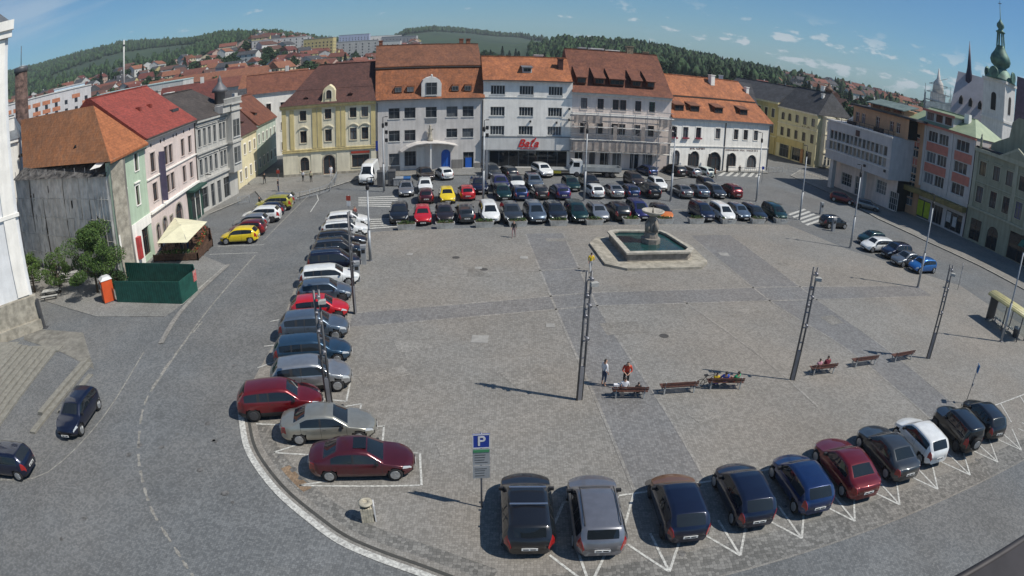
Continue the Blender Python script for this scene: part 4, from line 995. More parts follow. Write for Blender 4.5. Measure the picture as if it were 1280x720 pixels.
# ------------------------------------------------------------------ pink house under repair
b = Bld('scaffolded_pink_house', 'pale pink house with netted scaffold, tall brown roof and five dormers', 'house', gA[3], gA[4], 15); W = b.W
m_pnk = plaster('plaster_pale_pink', (.76, .66, .60), .06); m_brn = tiles('brown_tiles', (.20, .075, .042), (.14, .052, .035), .3)
H = 12.2; cs = [1.85, 4.45, 6.85, 8.05, 10.5, 12.8]; hs = []
for c in cs: hs += [(c-.5, 9.5, c+.5, 11.25, 0), (c-.5, 5.6, c+.5, 7.4, 0)]
hs += [(3.0, .2, 4.0, 2.9, 1), (4.7, .2, 6.3, 2.7, 0), (6.7, .2, 8.2, 2.7, 0), (9.6, .2, 11.1, 2.7, 0), (11.7, .2, 13.4, 2.7, 0), (.7, .2, 2.0, 2.7, 0)]
b.wall(H, hs, m_pnk)
for i, h in enumerate(hs[:12]): window(b.root, *h[:4], fm=m_pfr if i != 10 else mat('green_shutter', (.02, .12, .08), .6), nv=1, nh=1, sur=m_pnk)
for h in hs[12:]: window(b.root, *h[:4], fm=m_wfr if h[4] == 0 else m_bfr, nv=1, nh=0, sill=False, arch=bool(h[4]), glass=m_shop)
b.box('cornice', m_gryw, (-.1, -.35, 11.75, W, 0, 12.0), (-.1, -.5, 12.0, W, 0, 12.18), (-.0, -.12, 8.75, W, 0, 8.95))
b.roof([(-.7, 12.15, -.1, -.3), (1.0, 13.1, -.1, -.15), (7.6, 18.95, -.1, .3), (8.2, 18.95, -.1, .3), (15.3, 12.2, -.1, -.1)], m_brn, W=W)
for u0, u1 in ((.8, 2.3), (3.6, 5.2), (6.0, 8.4), (9.6, 11.2), (12.1, 13.4)): dormer(b.root, u0, u1, 1.0, 13.45, 14.5, m_brn, m_brn, 3.2, fm=m_bfr, drop=1.6, nv=2)
sf = MB()
for u in [-.2+i*1.98 for i in range(9)]:
    for y in (-1.5, -.6): sf.bar((u, y, 0), (u, y, 9.2), .06)
for z in (3.0, 4.9, 6.9, 8.8):
    for y in (-1.5, -.6): sf.bar((-.3, y, z+.9), (W+.2, y, z+.9), .05)
sf.bar((0, -1.52, 3), (4, -1.52, 5), .05); sf.bar((8, -1.52, 5), (12, -1.52, 7), .05)
t = thing('facade_scaffold', 'steel scaffold with planks and grey netting before the pale pink house', 'scaffold', b.A, b.az)
sf.build('scaffold_frame', m_pole_s, t)
mb = MB()
for z in (3.0, 4.9, 6.9, 8.8): mb.box(-.3, -1.45, z-.05, W+.2, -.65, z)
mb.build('scaffold_deck', m_gryw, t)
mb = MB(); m_net2 = mat('scaffold_net_brown', (.27, .225, .20), .9, var=.3, vscale=1.2, col2=(.42, .37, .33))
rr2 = random.Random(3)
for i in range(7):
    u0 = i*2.25+.05
    for z0, z1 in ((3.1, 4.55), (7.35, 8.65)):
        if rr2.random() < .9: 
            n = 6; vs_ = []
            for k in range(n+1):
                u = u0+2.15*k/n; y = -1.54-.05*math.sin(k*2.1+i); vs_ += [(u, y, z0+.2*rr2.random()), (u, y-.02, z1)]
            mb.add(vs_, [(2*k, 2*k+2, 2*k+3, 2*k+1) for k in range(n)])
    if i in (0, 2, 4, 6):
        mb.add([(u0+1.7, -1.55, 5.0), (u0+2.3, -1.56, 5.0), (u0+2.3, -1.56, 7.3), (u0+1.7, -1.55, 7.3)], [(0,1,2,3)])
mb.build('scaffold_netting', m_net2, t)
# rooftop cabins behind the pink house
for i, (px0, px1, py) in enumerate([(741, 749, 58), (754, 770, 57), (776, 789, 58)]):
    pass
for i, (u, z, m) in enumerate([(3.2, 17.0, m_gry), (5.6, 17.0, m_wht), (8.5, 16.9, m_wht)]): chimney(b.root, u, 9.6, z, 2.2, [1.2, 2.2, 1.9][i], m)
chimney(b.root, 11.0, 8.0, 18.6, 1.4, 1.1, m_plank); chimney(b.root, 14.0, 8.6, 18.0, 1.3, .9, m_plank)
# ------------------------------------------------------------------ white restaurant house
b = Bld('arcaded_house', 'long low white house with orange mansard roof and arched restaurant windows', 'house', gA[4], gA[5], 15); W = b.W
H = 9.0; hs = []
for c in (.85, 3.2, 5.95, 10.3, 14.6, 17.0, 19.6): hs.append((c-.55, 5.7, c+.55, 7.5, 0))
hs += [(.8, 1.0, 2.3, 3.6, 1), (4.4, .8, 6.5, 3.5, 1), (8.3, .2, 11.5, 3.4, 1), (13.0, .9, 15.1, 3.3, 1), (17.8, .7, 20.3, 3.0, 1)]
b.wall(H, hs, m_wht)
for i, h in enumerate(hs): window(b.root, *h[:4], fm=m_pfr if i < 3 else m_bfr, nv=1 if i < 7 else 2, nh=1, sur=m_wht, arch=bool(h[4]), st='plain')
for i, h in enumerate(hs[:3]): b.box('flower_box', mat('flower_pink', (.28, .03, .06), .9, var=.5, vscale=6), (h[0]-.1, -.35, h[1]-.15, h[2]+.1, -.09, h[1]+.08))
b.box('cornice', m_gryw, (-.1, -.3, 8.55, W, 0, 8.75), (-.1, -.45, 8.75, W, 0, 8.98), (0, -.12, 4.25, W, 0, 4.4))
m_txb = mat('sign_letters_brown', (.09, .03, .02), .6, var=0)
scribble_q.append(b)
for u in (3.6, 8.0, 12.3): b.box('closed_parasol', m_blk, (u-.14, -1.1, .1, u+.14, -.82, 3.2))
b.roof([(-.65, 8.98, 0, -.3), (3.0, 12.4, .2, 1.6), (2.9, 12.5, .2, 1.6), (7.2, 15.8, 1.2, 2.4), (7.8, 15.8, 1.2, 2.4), (15.6, 9.0, 0, -.3)], m_or3, W=W)
for i, u in enumerate((1.0, 4.3, 9.6, 15.6)): dormer(b.root, u, u+2.0, .55, 9.95, 11.15, m_or2, m_or2, 2.6, fm=m_bfr, drop=.7, nv=1)
b.box('roof_edge_line', m_gut, (.15, 2.75, 12.30, W-1.6, 2.9, 12.44))
chimney(b.root, 13.2, 6.0, 14.6, 1.8, .9, m_wht); chimney(b.root, 21.2, 5.0, 13.6, 1.3, .7, m_wht)
for u in (.1, 12.0, W-.1): spout(b, u, 8.9)
# ------------------------------------------------------------------ LEFT SIDE
LA = G(178,333); LB = G(255,266); ld = (LB-LA).normalized(); L0 = LA-ld*4.2; L1 = LA+ld*3.55; L2 = LB-ld*1.2
# corner house, green plaster to the street and netting on the other face
b = Bld('green_corner_house', 'pale green plastered end of the corner house, with a bright orange hip above the street', 'house', L0, L1, .6); W = b.W
m_grn = plaster('plaster_pale_green', (.44, .55, .42), .05); H = 11.3
hs = [(1.65, 9.35, 2.55, 11.2-.1, 0), (5.2, 9.35, 6.05, 11.1, 0), (1.8, 6.0, 2.6, 7.9, 0), (4.9, 6.0, 5.7, 7.9, 0), (5.2, .6, 6.9, 3.4, 0), (1.2, .2, 2.6, 3.2, 0)]
b.wall(H, hs, m_grn)
for i, h in enumerate(hs[:4]): window(b.root, *h[:4], fm=m_bfr, nv=1, nh=1, sur=m_wht, st='hood' if i > 1 else 'plain')
window(b.root, *hs[4][:4], fm=m_bfr, sill=False, name='shop_window', glass=m_shop); window(b.root, *hs[5][:4], fm=m_wfr, sill=False, name='door', nh=0)
b.box('shop_front', m_wht, (2.7, -.08, .1, 5.1, 0, 4.5), (-.0, -.08, 3.3, 1.1, 0, 4.5), (5.1, -.08, 3.45, W, 0, 4.5), (1.1, -.08, 3.25, 2.7, 0, 4.5))
b.box('cornice', plaster('plaster_sage', (.24, .28, .24)), (-.2, -.3, 11.1, W, 0, 11.35), (-.2, -.55, 11.35, W, 0, 11.6))
b.box('shop_sign', mat('sign_redwhite', (.45, .05, .05), .6), (3.4, -.5, 1.0, 4.0, -.1, 3.2)); b.box('quoin', m_stone, (-.04, -.05, 0, .9, -.0, 11.1))
green = b
mb = MB(); mb.yprism([(4.0, 12.75), (4.4, 13.02), (4.8, 12.75)], .9, 2.2); mb.build('eyebrow_vent', m_dk, b.root)
# netted wing behind it: its face runs from the corner towards the left
cornerS = L0
e = G(30,330); sd_ = Vector((math.cos(R(167)), math.sin(R(167)), 0)); sy_ = Vector((math.sin(R(13)), math.cos(R(13)), 0))
SA = cornerS+sd_*20.5+sy_*1.7; SB = cornerS+sd_*.35+sy_*1.7
b = Bld('netted_house', 'old house with weathered orange roof hidden behind torn grey scaffold netting', 'house', SA, SB, .6); W = b.W
b.wall(11.3, [(3, 5, 4, 7, 0), (7, 5, 8, 7, 0), (11, 5, 12, 7, 0), (15, 5, 16, 7, 0)], plaster('plaster_old', (.33, .31, .28), .3))
for u in (3, 7, 11, 15): window(b.root, u, 5, u+1, 7, fm=m_bfr)
mt_old = tiles('corner_weathered_tiles', (.46, .185, .075), (.35, .17, .09), .3)
wst = Vector((-ld.y, ld.x, 0)); E1 = L0-wst*.6-ld*.9; E2 = L1-wst*.6; Pk = G(117,132,16.6); QQ = G(26,150,16.6); SS = SA-sy_*.5; EB1 = L1+wst*16; EB2 = SA+sy_*15
def zz(v, z): return Vector((v.x, v.y, z))
def lmesh(bld, pts, faces, name, m):
    inv = (Matrix.Translation(bld.A) @ Matrix.Rotation(bld.az, 4, 'Z')).inverted(); mb = MB(); mb.add([inv @ p for p in pts], faces); return mb.build(name, m, bld.root)
lmesh(green, [zz(E1, 11.5), zz(E2, 11.7), zz(Pk, 16.6), zz(E1, 11.3), zz(E2, 11.5), zz(Pk, 16.3)], [(0,1,2),(5,4,3),(3,4,1,0),(4,5,2,1),(5,3,0,2)], 'roof', tiles('corner_orange_tiles', (.40, .14, .055), (.31, .11, .045), .3))
lmesh(b, [zz(SS, 11.0), zz(E1, 11.5), zz(Pk, 16.6), zz(QQ, 16.6), zz(E2, 11.7), zz(EB1, 11.5), zz(EB2, 11.2)], [(0,1,2,3),(2,4,5),(2,5,6,3),(0,3,6),(0,6,5,4,1)], 'roof', mt_old)
pn_ = (E1-SS+Vector((0,0,.5))).cross(zz(Pk,16.6)-zz(SS,11.0)).normalized()
for vp in ((24,196), (94,185)):
    r_v = ray(*vp); c0v = Vector((0,0,CAM_H)); tt = (zz(SS,11.0)-c0v).dot(pn_)/r_v.dot(pn_); pv_ = c0v+r_v*tt
    lmesh(b, [pv_+sd_*.45+Vector((0,0,-.08)), pv_-sd_*.45+Vector((0,0,-.08)), pv_+Vector((0,0,.3))-sy_*.05, pv_+sd_*.45+sy_*1.2, pv_-sd_*.45+sy_*1.2, pv_+Vector((0,0,.3))+sy_*1.3], [(0,1,2),(1,4,5,2),(0,2,5,3)], 'eyebrow_vent', m_dk)
mass = [zz(L0+wst*.62+sy_*1.8, 0), zz(L1+wst*.62, 0), zz(EB1, 0), zz(EB2, 0), zz(SA+sy_*.6, 0)]
lmesh(b, mass+[zz(p, 11.2) for p in mass], [(0,1,6,5),(1,2,7,6),(2,3,8,7),(3,4,9,8),(4,0,5,9)], 'rear_wall', plaster('plaster_old', ()))
lmesh(b, [zz(L0+wst*.02+ld*.02, 0), zz(L0+wst*.02+sy_*1.75+ld*.0, 0), zz(L0+wst*.02+sy_*1.75, 11.2), zz(L0+wst*.02, 11.2)], [(0,3,2,1)], 'return_wall', m_stone)
t = thing('netted_scaffold', 'tall scaffold hung with torn grey netting on the old corner house', 'scaffold', b.A, b.az)
mb = MB()
for i in range(11):
    u = .1+i*2.02
    for y in (-1.9, -.9): mb.bar((u, y, 0), (u, y, 11.0), .06)
for z in (2, 4, 6, 8, 10):
    mb.bar((0, -1.9, z), (W, -1.9, z), .05); mb.bar((0, -.9, z), (W, -.9, z), .05)
mb.build('scaffold_frame', m_pole_s, t)
mb = MB()
for z in (2, 4, 6, 8): mb.box(0, -1.85, z, W, -.95, z+.06)
mb.build('scaffold_deck', m_plank, t)
rr2 = random.Random(11); sheets = [0, 2.3, 4.0, 6.9, 9.2, 11.8, 14.9, 16.6, 18.7, 20.3]
mb = MB()
for a, c in zip(sheets, sheets[1:]):
    g_ = .02 if rr2.random() < .7 else .28; n = 14; m_ = 12; o = len(mb.v); ph = rr2.random()*6
    for i in range(n+1):
        for k in range(m_+1):
            fu = i/n; fz = k/m_; u = lerp(a+g_/2, c-g_/2, fu)+.10*math.sin(fz*5+ph)*(fu-.5)+.03*rr2.random(); z = lerp(.7+.5*math.sin(i*1.3+ph), 10.1, fz)
            y = -2.0-.07*math.sin(i*1.3+fz*2.5+ph)*(1-fz*.35)-.05*rr2.random(); mb.v.append((u, y, z))
    for i in range(n):
        for k in range(m_):
            if rr2.random() < .012: continue
            q = o+i*(m_+1)+k; mb.f.append([q, q+m_+1, q+m_+2, q+1]); mb.m.append(0); mb.sm.append(True)
mb.build('scaffold_netting', m_net, t)
mb = MB()
for z in (2, 4, 6, 8): mb.bar((0, -2.16, z), (W, -2.16, z), .05)
for i in range(26): u = W*rr2.random(); z = rr2.uniform(1, 7); mb.bar((u, -2.14, z), (u+rr2.uniform(-.3, .3), -2.15, z+rr2.uniform(1, 3)), .04)
mb.build('net_lashing', mat('net_rope', (.62, .60, .55), .8, var=.3), t)
mb = MB()
for i in range(10):
    u0 = i*2.0+.15; z = 11.1+.05*rr2.random(); mb.add([(u0, -2.5, z-.95+.1*rr2.random()), (u0+1.95, -2.5, z-.95), (u0+1.95, -.3, z+.12), (u0, -.3, z+.12)], [(0,1,2,3)])
mb.build('weather_sheet', mat('dark_tarpaulin', (.10, .095, .09), .7, var=.5, vscale=1.5), t)
mb = MB(); mb.add([(18.2, -2.7, 10.9), (19.8, -2.5, 11.1), (20.2, -.9, 11.9), (19.0, -.7, 12.1)], [(0,1,2,3)]); mb.build('tarpaulin_scrap', m_wht, t)
# pink house with red roof
b = Bld('pink_house', 'pale pink house with smooth bright red roof between the green and the dark-roofed grey house', 'house', L1, L2, 14); W = b.W
m_pk2 = plaster('plaster_rose', (.66, .56, .52), .04); m_red = tiles('bright_red_roof', (.29, .058, .042), (.23, .05, .038), .2); H = 12.0
hs = []
for u0, u1 in ((1.3, 2.6), (5.1, 6.2), (6.45, 7.6), (10.2, 11.3), (12.6, 13.7)): hs += [(u0, 8.4, u1, 10.4, 0), (u0, 5.3, u1, 7.2, 0)]
hs += [(1.2, .6, 2.0, 2.8, 1), (3.0, .3, 4.1, 3.0, 1), (5.2, 1.4, 5.9, 2.6, 0), (7.0, .2, 9.0, 3.4, 1)]
b.wall(H, hs, m_pk2)
for i, h in enumerate(hs): window(b.root, *h[:4], fm=m_bfr, nv=1, nh=1, sur=m_pk2 if i < 10 else m_stone, arch=bool(h[4]))
for i, u in enumerate((1.6, 4.2, 5.2, 7.9, 8.9, 11.2, 13.2)): b.box('attic_vent', m_dk, (u, -.012, 11.0, u+.3, .0, 11.35))
b.box('cornice', m_wht, (0, -.25, 11.75, W, 0, 12.0), (0, -.15, 7.75, W, 0, 7.9), (0, -.3, 4.25, W, 0, 4.5)); b.box('gutter', m_gut, (-.0, -.62, 11.95, W, -.4, 12.12))
b.box('banner', mat('banner_purple', (.08, .07, .13), .7), (3.35, -.9, 4.9, 3.42, -.15, 10.2)); spout(b, W-.1, 12)
b.roof([(-.55, 12.05, 0, 0), (6.9, 17.3, 0, 0), (7.5, 17.3, 0, 0), (14.4, 12.0, 0, 0)], m_red, W=W)
b.box('skylight', m_glass, (11.9, 1.6, 13.62, 13.8, 2.6, 13.98))
for u in (5.6, 8.6): b.box('roof_hatch', m_red, (u, 3.2, 14.6, u+.5, 3.8, 15.2))
b.box('green_shopfront', mat('shop_green', (.015, .06, .045), .6), (10.9, -.45, .12, W+.1, -.06, 3.9)); b.box('green_awning', mat('awning_green', (.02, .07, .055), .7), (10.7, -1.2, 3.9, W+.3, -.06, 4.15))
b.box('shopfront_glass', m_shop, (11.2, -.47, .5, 12.3, -.452, 3.2), (12.8, -.47, .5, 14.0, -.452, 3.2)); b.box('shopfront_column', m_wht, (12.35, -.5, .12, 12.5, -.47, 3.4), (14.1, -.5, .12, 14.25, -.47, 3.4))
# grey house with oriel
L3 = L2+Vector((math.cos(R(87)), math.sin(R(87)), 0))*11.0
b = Bld('grey_oriel_house', 'grey-white house with dark roof, rows of tall windows and a corner bay with balustrade', 'house', L2, L3, 14); W = b.W
m_gw = plaster('plaster_greywhite', (.47, .46, .43), .08); H = 11.9; hs = []
for u in (.7, 2.0, 3.3, 4.7, 6.3, 7.3): hs += [(u, 8.5, u+.75, 10.7, 0), (u, 4.9, u+.75, 6.9, 0)]
hs += [(.6, .5, 2.4, 3.2, 0), (3.2, .2, 4.2, 3.2, 0), (5.0, .2, 6.0, 3.2, 0), (6.8, .4, 8.6, 3.2, 0)]
b.wall(H, hs, m_gw)
for i, h in enumerate(hs): window(b.root, *h[:4], fm=m_gfr, nv=1, nh=1, sur=m_gw if i < 12 else None, st='hood', sill=i < 12, glass=m_shop if i > 11 else None)
b.box('cornice', m_gw, (0, -.3, 7.6, W, 0, 7.8), (0, -.3, 4.0, W, 0, 4.3), (-.0, -.45, 11.6, W, 0, 11.9), (0, -.2, 11.2, W, 0, 11.35))
o = b.box('corner_bay', m_gw, (8.3, -1.0, 3.6, W-.2, -.01, 12.9), (8.1, -1.2, 12.0, W, -.01, 12.2), (8.1, -1.15, 7.6, W, -.01, 7.85), (8.0, -1.25, 12.9, W+.1, 1.5, 13.1))
window(o, 8.6, 8.4, 9.4, 10.8, -1.1, fm=m_gfr, nh=1, rev=.09); window(o, 9.6, 8.4, 10.4, 10.8, -1.1, fm=m_gfr, nh=1, rev=.09); window(o, 8.6, 4.8, 9.4, 7.0, -1.1, fm=m_gfr, rev=.09); window(o, 9.6, 4.8, 10.4, 7.0, -1.1, fm=m_gfr, rev=.09)
mb = MB(); mb.box(6.0, -1.2, 13.0, W, -1.05, 13.15); mb.box(6.0, -1.2, 13.75, W, -1.0, 13.9)
for i in range(18): mb.box(6.05+i*.28, -1.17, 13.15, 6.17+i*.28, -1.07, 13.75)
mb.build('balustrade', m_gw, b.root); b.box('attic', m_gw, (6.0, -.95, 12.0, 8.0, .4, 12.98))
mb = MB(); mb.lathe([(.8, 0), (.8, 1.6), (1.25, 1.7), (1.1, 2.1), (.5, 2.7), (.3, 3.1), (.3, 3.4), (.04, 4.0)], 8, c=(9.3, 1.4, 13.1)); mb.build('corner_turret', mat('turret_zinc', (.15, .15, .16), .6, .3), b.root)
b.roof([(-.5, 11.9, 0, 0), (6.4, 15.6, 0, 1.5), (7.2, 15.6, 0, 1.5), (14.2, 11.9, 0, 0)], tiles('dark_brown_slate', (.075, .062, .056), (.055, .046, .042), .4), W=W)
chimney(b.root, .9, 6.6, 15.2, 1.1, .7); chimney(b.root, 6.6, 8.6, 14.6, 1.0, 1.1, m_wht)
b.box('wall_bracket_arm', m_blk, (2.0, -.9, 4.7, 2.1, -.1, 4.8))
# houses down the side street
def small_house(name, label, pA, pB, H, wall, roofm, rh, depth, nw, rows, fm=None, base=None):
    b = Bld(name, label, 'house', pA, pB, depth); W = b.W; hs = []
    for i in range(nw):
        u = W*(i+.5)/nw-.45
        for z in rows: hs.append((u, z, u+.9, z+1.5, 0))
    b.wall(H, hs, wall)
    for h in hs: window(b.root, *h[:4], fm=fm or m_bfr, nv=1, nh=1, sur=m_wht)
    b.box('cornice', wall, (0, -.25, H-.25, W, 0, H))
    b.roof([(-.4, H, 0, 0), (depth/2-.3, H+rh, .0, .0), (depth/2+.3, H+rh, .0, .0), (depth+.4, H, 0, 0)], roofm, W=W)
    return b
sA = L3+Vector((1.2, 2.2, 0)); sdir = Vector((math.cos(R(97)), math.sin(R(97)), 0))
sA = G(299,238)
b = small_house('yellow_street_house', 'low yellow house with steep brown roof in the side street', sA, sA+sdir*10.5, 7.6, m_ylt, m_dred, 5.0, 10, 4, (1.0, 4.6)); dormer(b.root, 2, 3.2, 1.2, 8.5, 9.4, m_dred, m_dred, 2, drop=.5); dormer(b.root, 6, 7.2, 1.2, 8.5, 9.4, m_dred, m_dred, 2, drop=.5)
b = small_house('mint_street_house', 'low mint green house with brown roof beyond the yellow one in the side street', sA+sdir*10.7, sA+sdir*23, 8.0, plaster('plaster_mint', (.48, .56, .48)), m_brn, 4.6, 10, 5, (1.0, 4.9)); dormer(b.root, 3, 4.5, 1.2, 8.9, 9.9, m_brn, m_brn, 2, drop=.6)
b = small_house('white_street_house', 'tall white house with rows of narrow windows closing the side street', G(337,209)+Vector((-8,9,0)), G(337,209)+Vector((7,16,0)), 12.2, m_wht, m_brn, 3.5, 11, 6, (1.0, 4.8, 8.6))
# ------------------------------------------------------------------ palace corner at the far left
PB_ = Vector((-39.3, 34.6, 0)); PX = Vector((.65, .76, 0))
b = Bld('white_palace', 'tall white stone building cut off by the left edge of the picture', 'palace', PB_-PX*24, PB_, 16); W = b.W
m_pal = plaster('plaster_palace', (.70, .71, .72), .03)
hs = [(W-5.2, 4.6, W-3.6, 8.2, 0), (W-5.2, 11.5, W-3.6, 14.8, 0), (W-9.4, 4.6, W-7.8, 8.2, 0), (W-9.4, 11.5, W-7.8, 14.8, 0)]
b.wall(25.5, hs, m_pal)
for h in hs: window(b.root, *h[:4], fm=m_wfr, sur=m_wht, st='hood', nv=1, nh=1)
b.box('cornice', m_wht, (0, -.4, 24.2, W+.35, 0, 24.8), (0, -.6, 24.8, W+.5, 0, 25.6), (0, -.2, 9.6, W+.12, 0, 9.9))
b.box('pilaster', m_wht, (W-1.5, -.15, 3, W-.3, 0, 24.1)); b.box('plinth', m_stone, (0, -.6, 0, W+.25, .0, 2.9), (0, -.9, 0, W+.35, -.601, .9))
b.roof([(-.6, 25.6, 0, 0), (6, 29, 0, 3), (9, 29, 0, 3), (16, 25.6, 0, 0)], m_zinc, W=W)
b = Bld('grey_roofed_annex', 'small white building with grey roof and white chimney between the palace and the netted house', 'house', V2(-68, 44), V2(-58.2, 52.6), 9); W = b.W
b.wall(14.6, [], m_wht); b.box('cornice', m_wht, (0, -.3, 14.2, W+.2, 0, 14.6))
b.roof([(-.4, 14.6, 0, -.3), (4.3, 17.4, 0, .8), (4.7, 17.4, 0, .8), (9.4, 14.6, 0, -.3)], m_zinc, W=W); chimney(b.root, W-.9, 1.8, 15.2, 2.0, .9, m_wht, .9)
# ------------------------------------------------------------------ RIGHT SIDE
YA, YB = V2(57.4,129.1), V2(62.3,117.3); yd = (YB-YA).normalized(); YB = YB-yd*.6
m_ocr = plaster('plaster_ochre', (.56, .46, .20), .08); m_pyl = plaster('plaster_butter', (.68, .62, .38), .06)
b = Bld('ochre_house', 'ochre yellow house with dark roof farther back in the right street', 'house', YA-yd*22, YA-yd*.05, 14); W = b.W
hs = []
for i in range(9): hs += [(1.0+i*2.35, 8.4, 2.0+i*2.35, 10.4, 0), (1.0+i*2.35, 4.8, 2.0+i*2.35, 6.8, 0)]
hs += [(17.6, .3, 19.2, 2.8, 0), (14.5, .3, 16.0, 2.8, 0)]
b.wall(12.0, hs, m_ocr)
for h in hs: window(b.root, *h[:4], fm=m_bfr, nv=1, sur=m_pyl)
b.box('cornice', m_pyl, (0, -.35, 11.6, W, 0, 12.0), (0, -.15, 4.0, W, 0, 4.2)); b.box('pilaster', m_ocr, (19.6, -.25, .1, 21.6, 0, 4.0))
b.roof([(-.4, 12, 0, 0), (6.7, 16.0, 0, 0), (7.3, 16.0, 0, 0), (14.4, 12, 0, 0)], m_slate, W=W)
b = Bld('butter_yellow_corner_house', 'pale yellow corner house with slate roof, arcaded ground floor and sunlit cream end wall', 'house', YA, YB, 12); W = b.W
hs = []
for i, u in enumerate((1.1, 3.2, 5.5, 7.9, 10.4)): hs += [(u, 8.5, u+1.0, 10.2, 1 if i < 2 else 0), (u, 4.9, u+1.0, 6.8, 0)]
hs += [(1.2, .2, 4.2, 3.0, 0), (5.2, .2, 7.8, 3.0, 0), (9.4, .2, 11.2, 3.0, 0)]
b.wall(11.3, hs, m_pyl)
for h in hs: window(b.root, *h[:4], fm=m_bfr if h[1] > 1 else m_gfr, nv=1 if h[1] > 1 else 2, sur=m_pyl if h[1] > 1 else None, sill=h[1] > 1, arch=bool(h[4]), glass=None if h[1] > 1 else m_shop)
b.box('cornice', m_crm, (0, -.35, 10.95, W, 0, 11.3), (0, -.15, 7.6, W, 0, 7.75)); b.box('shop_fascia', m_ocr, (0.3, -.3, 3.15, 8.6, 0, 4.5)); b.box('arcade_column', m_ocr, (4.4, -.3, .1, 5.0, 0, 3.1)); b.box('arcade_column', mat('column_orange', (.4, .19, .07), .8), (8.1, -.3, .1, 8.8, 0, 3.1))

m_mark = m_txb
def scribble(b, u0, u1, z, h, m, y=-.03, seed=1, name='sign_lettering'):
    """a painted sign whose letters are too small to read in the photograph: short upright marks"""
    r_ = random.Random(seed); mb = MB(); u = u0
    while u < u1-.2:
        w_ = h*r_.uniform(.35, .6)
        if r_.random() > .14: 
            mb.box(u, y, z, u+w_*.28, y+.02, z+h*r_.uniform(.75, 1)); mb.box(u+w_*.28, y, z+(0 if r_.random() < .5 else h*.4), u+w_*.8, y+.02, z+h*.22+(0 if r_.random() < .5 else h*.35))
        u += w_+h*.12
    mb.build(name, m, b.root)
scribble(b, 7.4, 10.3, 7.9, .42, m_mark, seed=4)
q_ = scribble_q[0]; scribble(q_, 4.4, 7.9, 3.75, .42, m_mark, seed=2); scribble(q_, 12.4, 20.6, 3.62, .40, m_mark, seed=9)
b.roof([(-.4, 11.3, 0, -.4), (6.0, 16.3, 0, 1.5), (6.6, 16.3, 0, 1.5), (12.4, 11.3, 0, -.4)], m_slate, W=W)
# its end wall, turned to the camera and the sun

mb = MB()
for v0, v1 in ((1.6, 4.6), (6.6, 9.4)):
    mb.box(W+.005, v0, .3, W+1.1, v1, 10.9); 
    mb.box(W+.005, v0-.2, 10.9, W+1.3, v1+.2, 11.2); mb.box(W+.005, v0-.2, 3.3, W+1.3, v1+.2, 3.6); mb.box(W+.005, v0-.15, 7.3, W+1.2, v1+.15, 7.5)
bay = mb.build('bay', m_crm, b.root)
for v in (2.0, 3.3, 7.0, 8.2):
    for z in (.7, 4.3, 8.2):
        f = window(bay, 0, 0, 0+.85, 2.0, 0, fm=m_wfr, nv=0, nh=1, sill=False, rev=.06); f.rotation_euler.z = math.pi/2; f.location = (W+1.17, v, z)
mb = MB(); mb.lathe([(.8, 0), (.8, 1.4), (1.15, 1.5), (.75, 2.0), (.3, 2.5), (.2, 2.9), (.02, 3.4)], 10, c=(W-3.2, 7.2, 15.4)); mb.build('roof_turret', mat('turret_brown', (.22, .13, .09), .8, var=.2), b.root)
chimney(b.root, W-4.2, 6.4, 16.0, 1.5, 1.0, m_wht); chimney(b.root, W-2.6, 4.4, 14.2, 1.6, .6, m_wht)
# long grey office building on columns
OA, OB = V2(53.75,97.9), V2(57.7,81.8)
b = Bld('overhanging_office_block', 'long light grey office block jutting over the pavement on columns, orange storey on top', 'office block', OA, OB, 14); W = b.W
m_og = plaster('plaster_lilac_grey', (.50, .485, .48), .05); m_oo = plaster('plaster_orange', (.54, .31, .18), .06)
hs = []
for i in range(14): 
    u = .8+i*1.07; hs.append((round(u, 2), 8.75, round(u+.93, 2), 10.35, 0)); hs.append((round(u, 2), 6.95, round(u+.93, 2), 8.45, 0))
mb = MB(); wallface(mb, W, 12.1, hs, z0=5.2); mb.box(.3, .35, 5.3, W-.3, 13.5, 11.9, 1); mb.add([(0,0,5.2),(W,0,5.2),(W,14,5.2),(0,14,5.2)], [(3,2,1,0)]); mb.add([(0,0,12.1),(W,0,12.1),(W,14,12.1),(0,14,12.1)], [(0,1,2,3)])
mb.add([(0,0,5.2),(0,14,5.2),(0,14,12.1),(0,0,12.1)], [(3,2,1,0)]); mb.add([(W,0,5.2),(W,14,5.2),(W,14,12.1),(W,0,12.1)], [(0,1,2,3)])
mb.build('wall', [m_og, m_dk], b.root)
for h in hs: window(b.root, *h[:4], fm=m_wfr, nv=0, nh=0, sill=False)
b.box('string_course', m_gryw, (0, -.12, 6.7, W, 0, 6.85), (0, -.15, 11.85, W, 0, 12.1), (0, -.08, 8.5, W, 0, 8.62)); b.box('wall_plaque', mat('plaque_dark', (.06, .03, .03), .6), (7.6, -.06, 10.5, 8.6, -.0, 11.5)); b.box('wall_lamp', m_blk, (10.5, -.3, 5.9, 10.9, -.01, 6.3), (15.5, -.3, 6.2, 15.8, -.01, 6.6))
for u in (1.0, 9.3): b.box('column', m_gry, (u, .5, .1, u+.9, 1.4, 5.19))
hs = [(2.2, 1.0, 5.0, 3.2, 0), (6.0, .2, 8.3, 3.4, 0), (11.5, 2.0, 14.0, 4.2, 0), (15.0, .2, 17.0, 3.2, 0)]
mb = MB(); wallface(mb, W, 5.18, [(a, c, b2, d, 0) for a, c, b2, d, _ in hs], y=2.8); mb.box(.2, 3.15, .1, W-.2, 13.5, 5.1, 1); mb.add([(0,2.8,0),(0,14,0),(0,14,5.18),(0,2.8,5.18)], [(3,2,1,0)]); mb.build('ground_floor', [m_pnk, m_dk], b.root)
for h in hs: window(b.root, *h[:4], y=2.8, fm=m_wfr, nv=3, nh=2, sill=False)
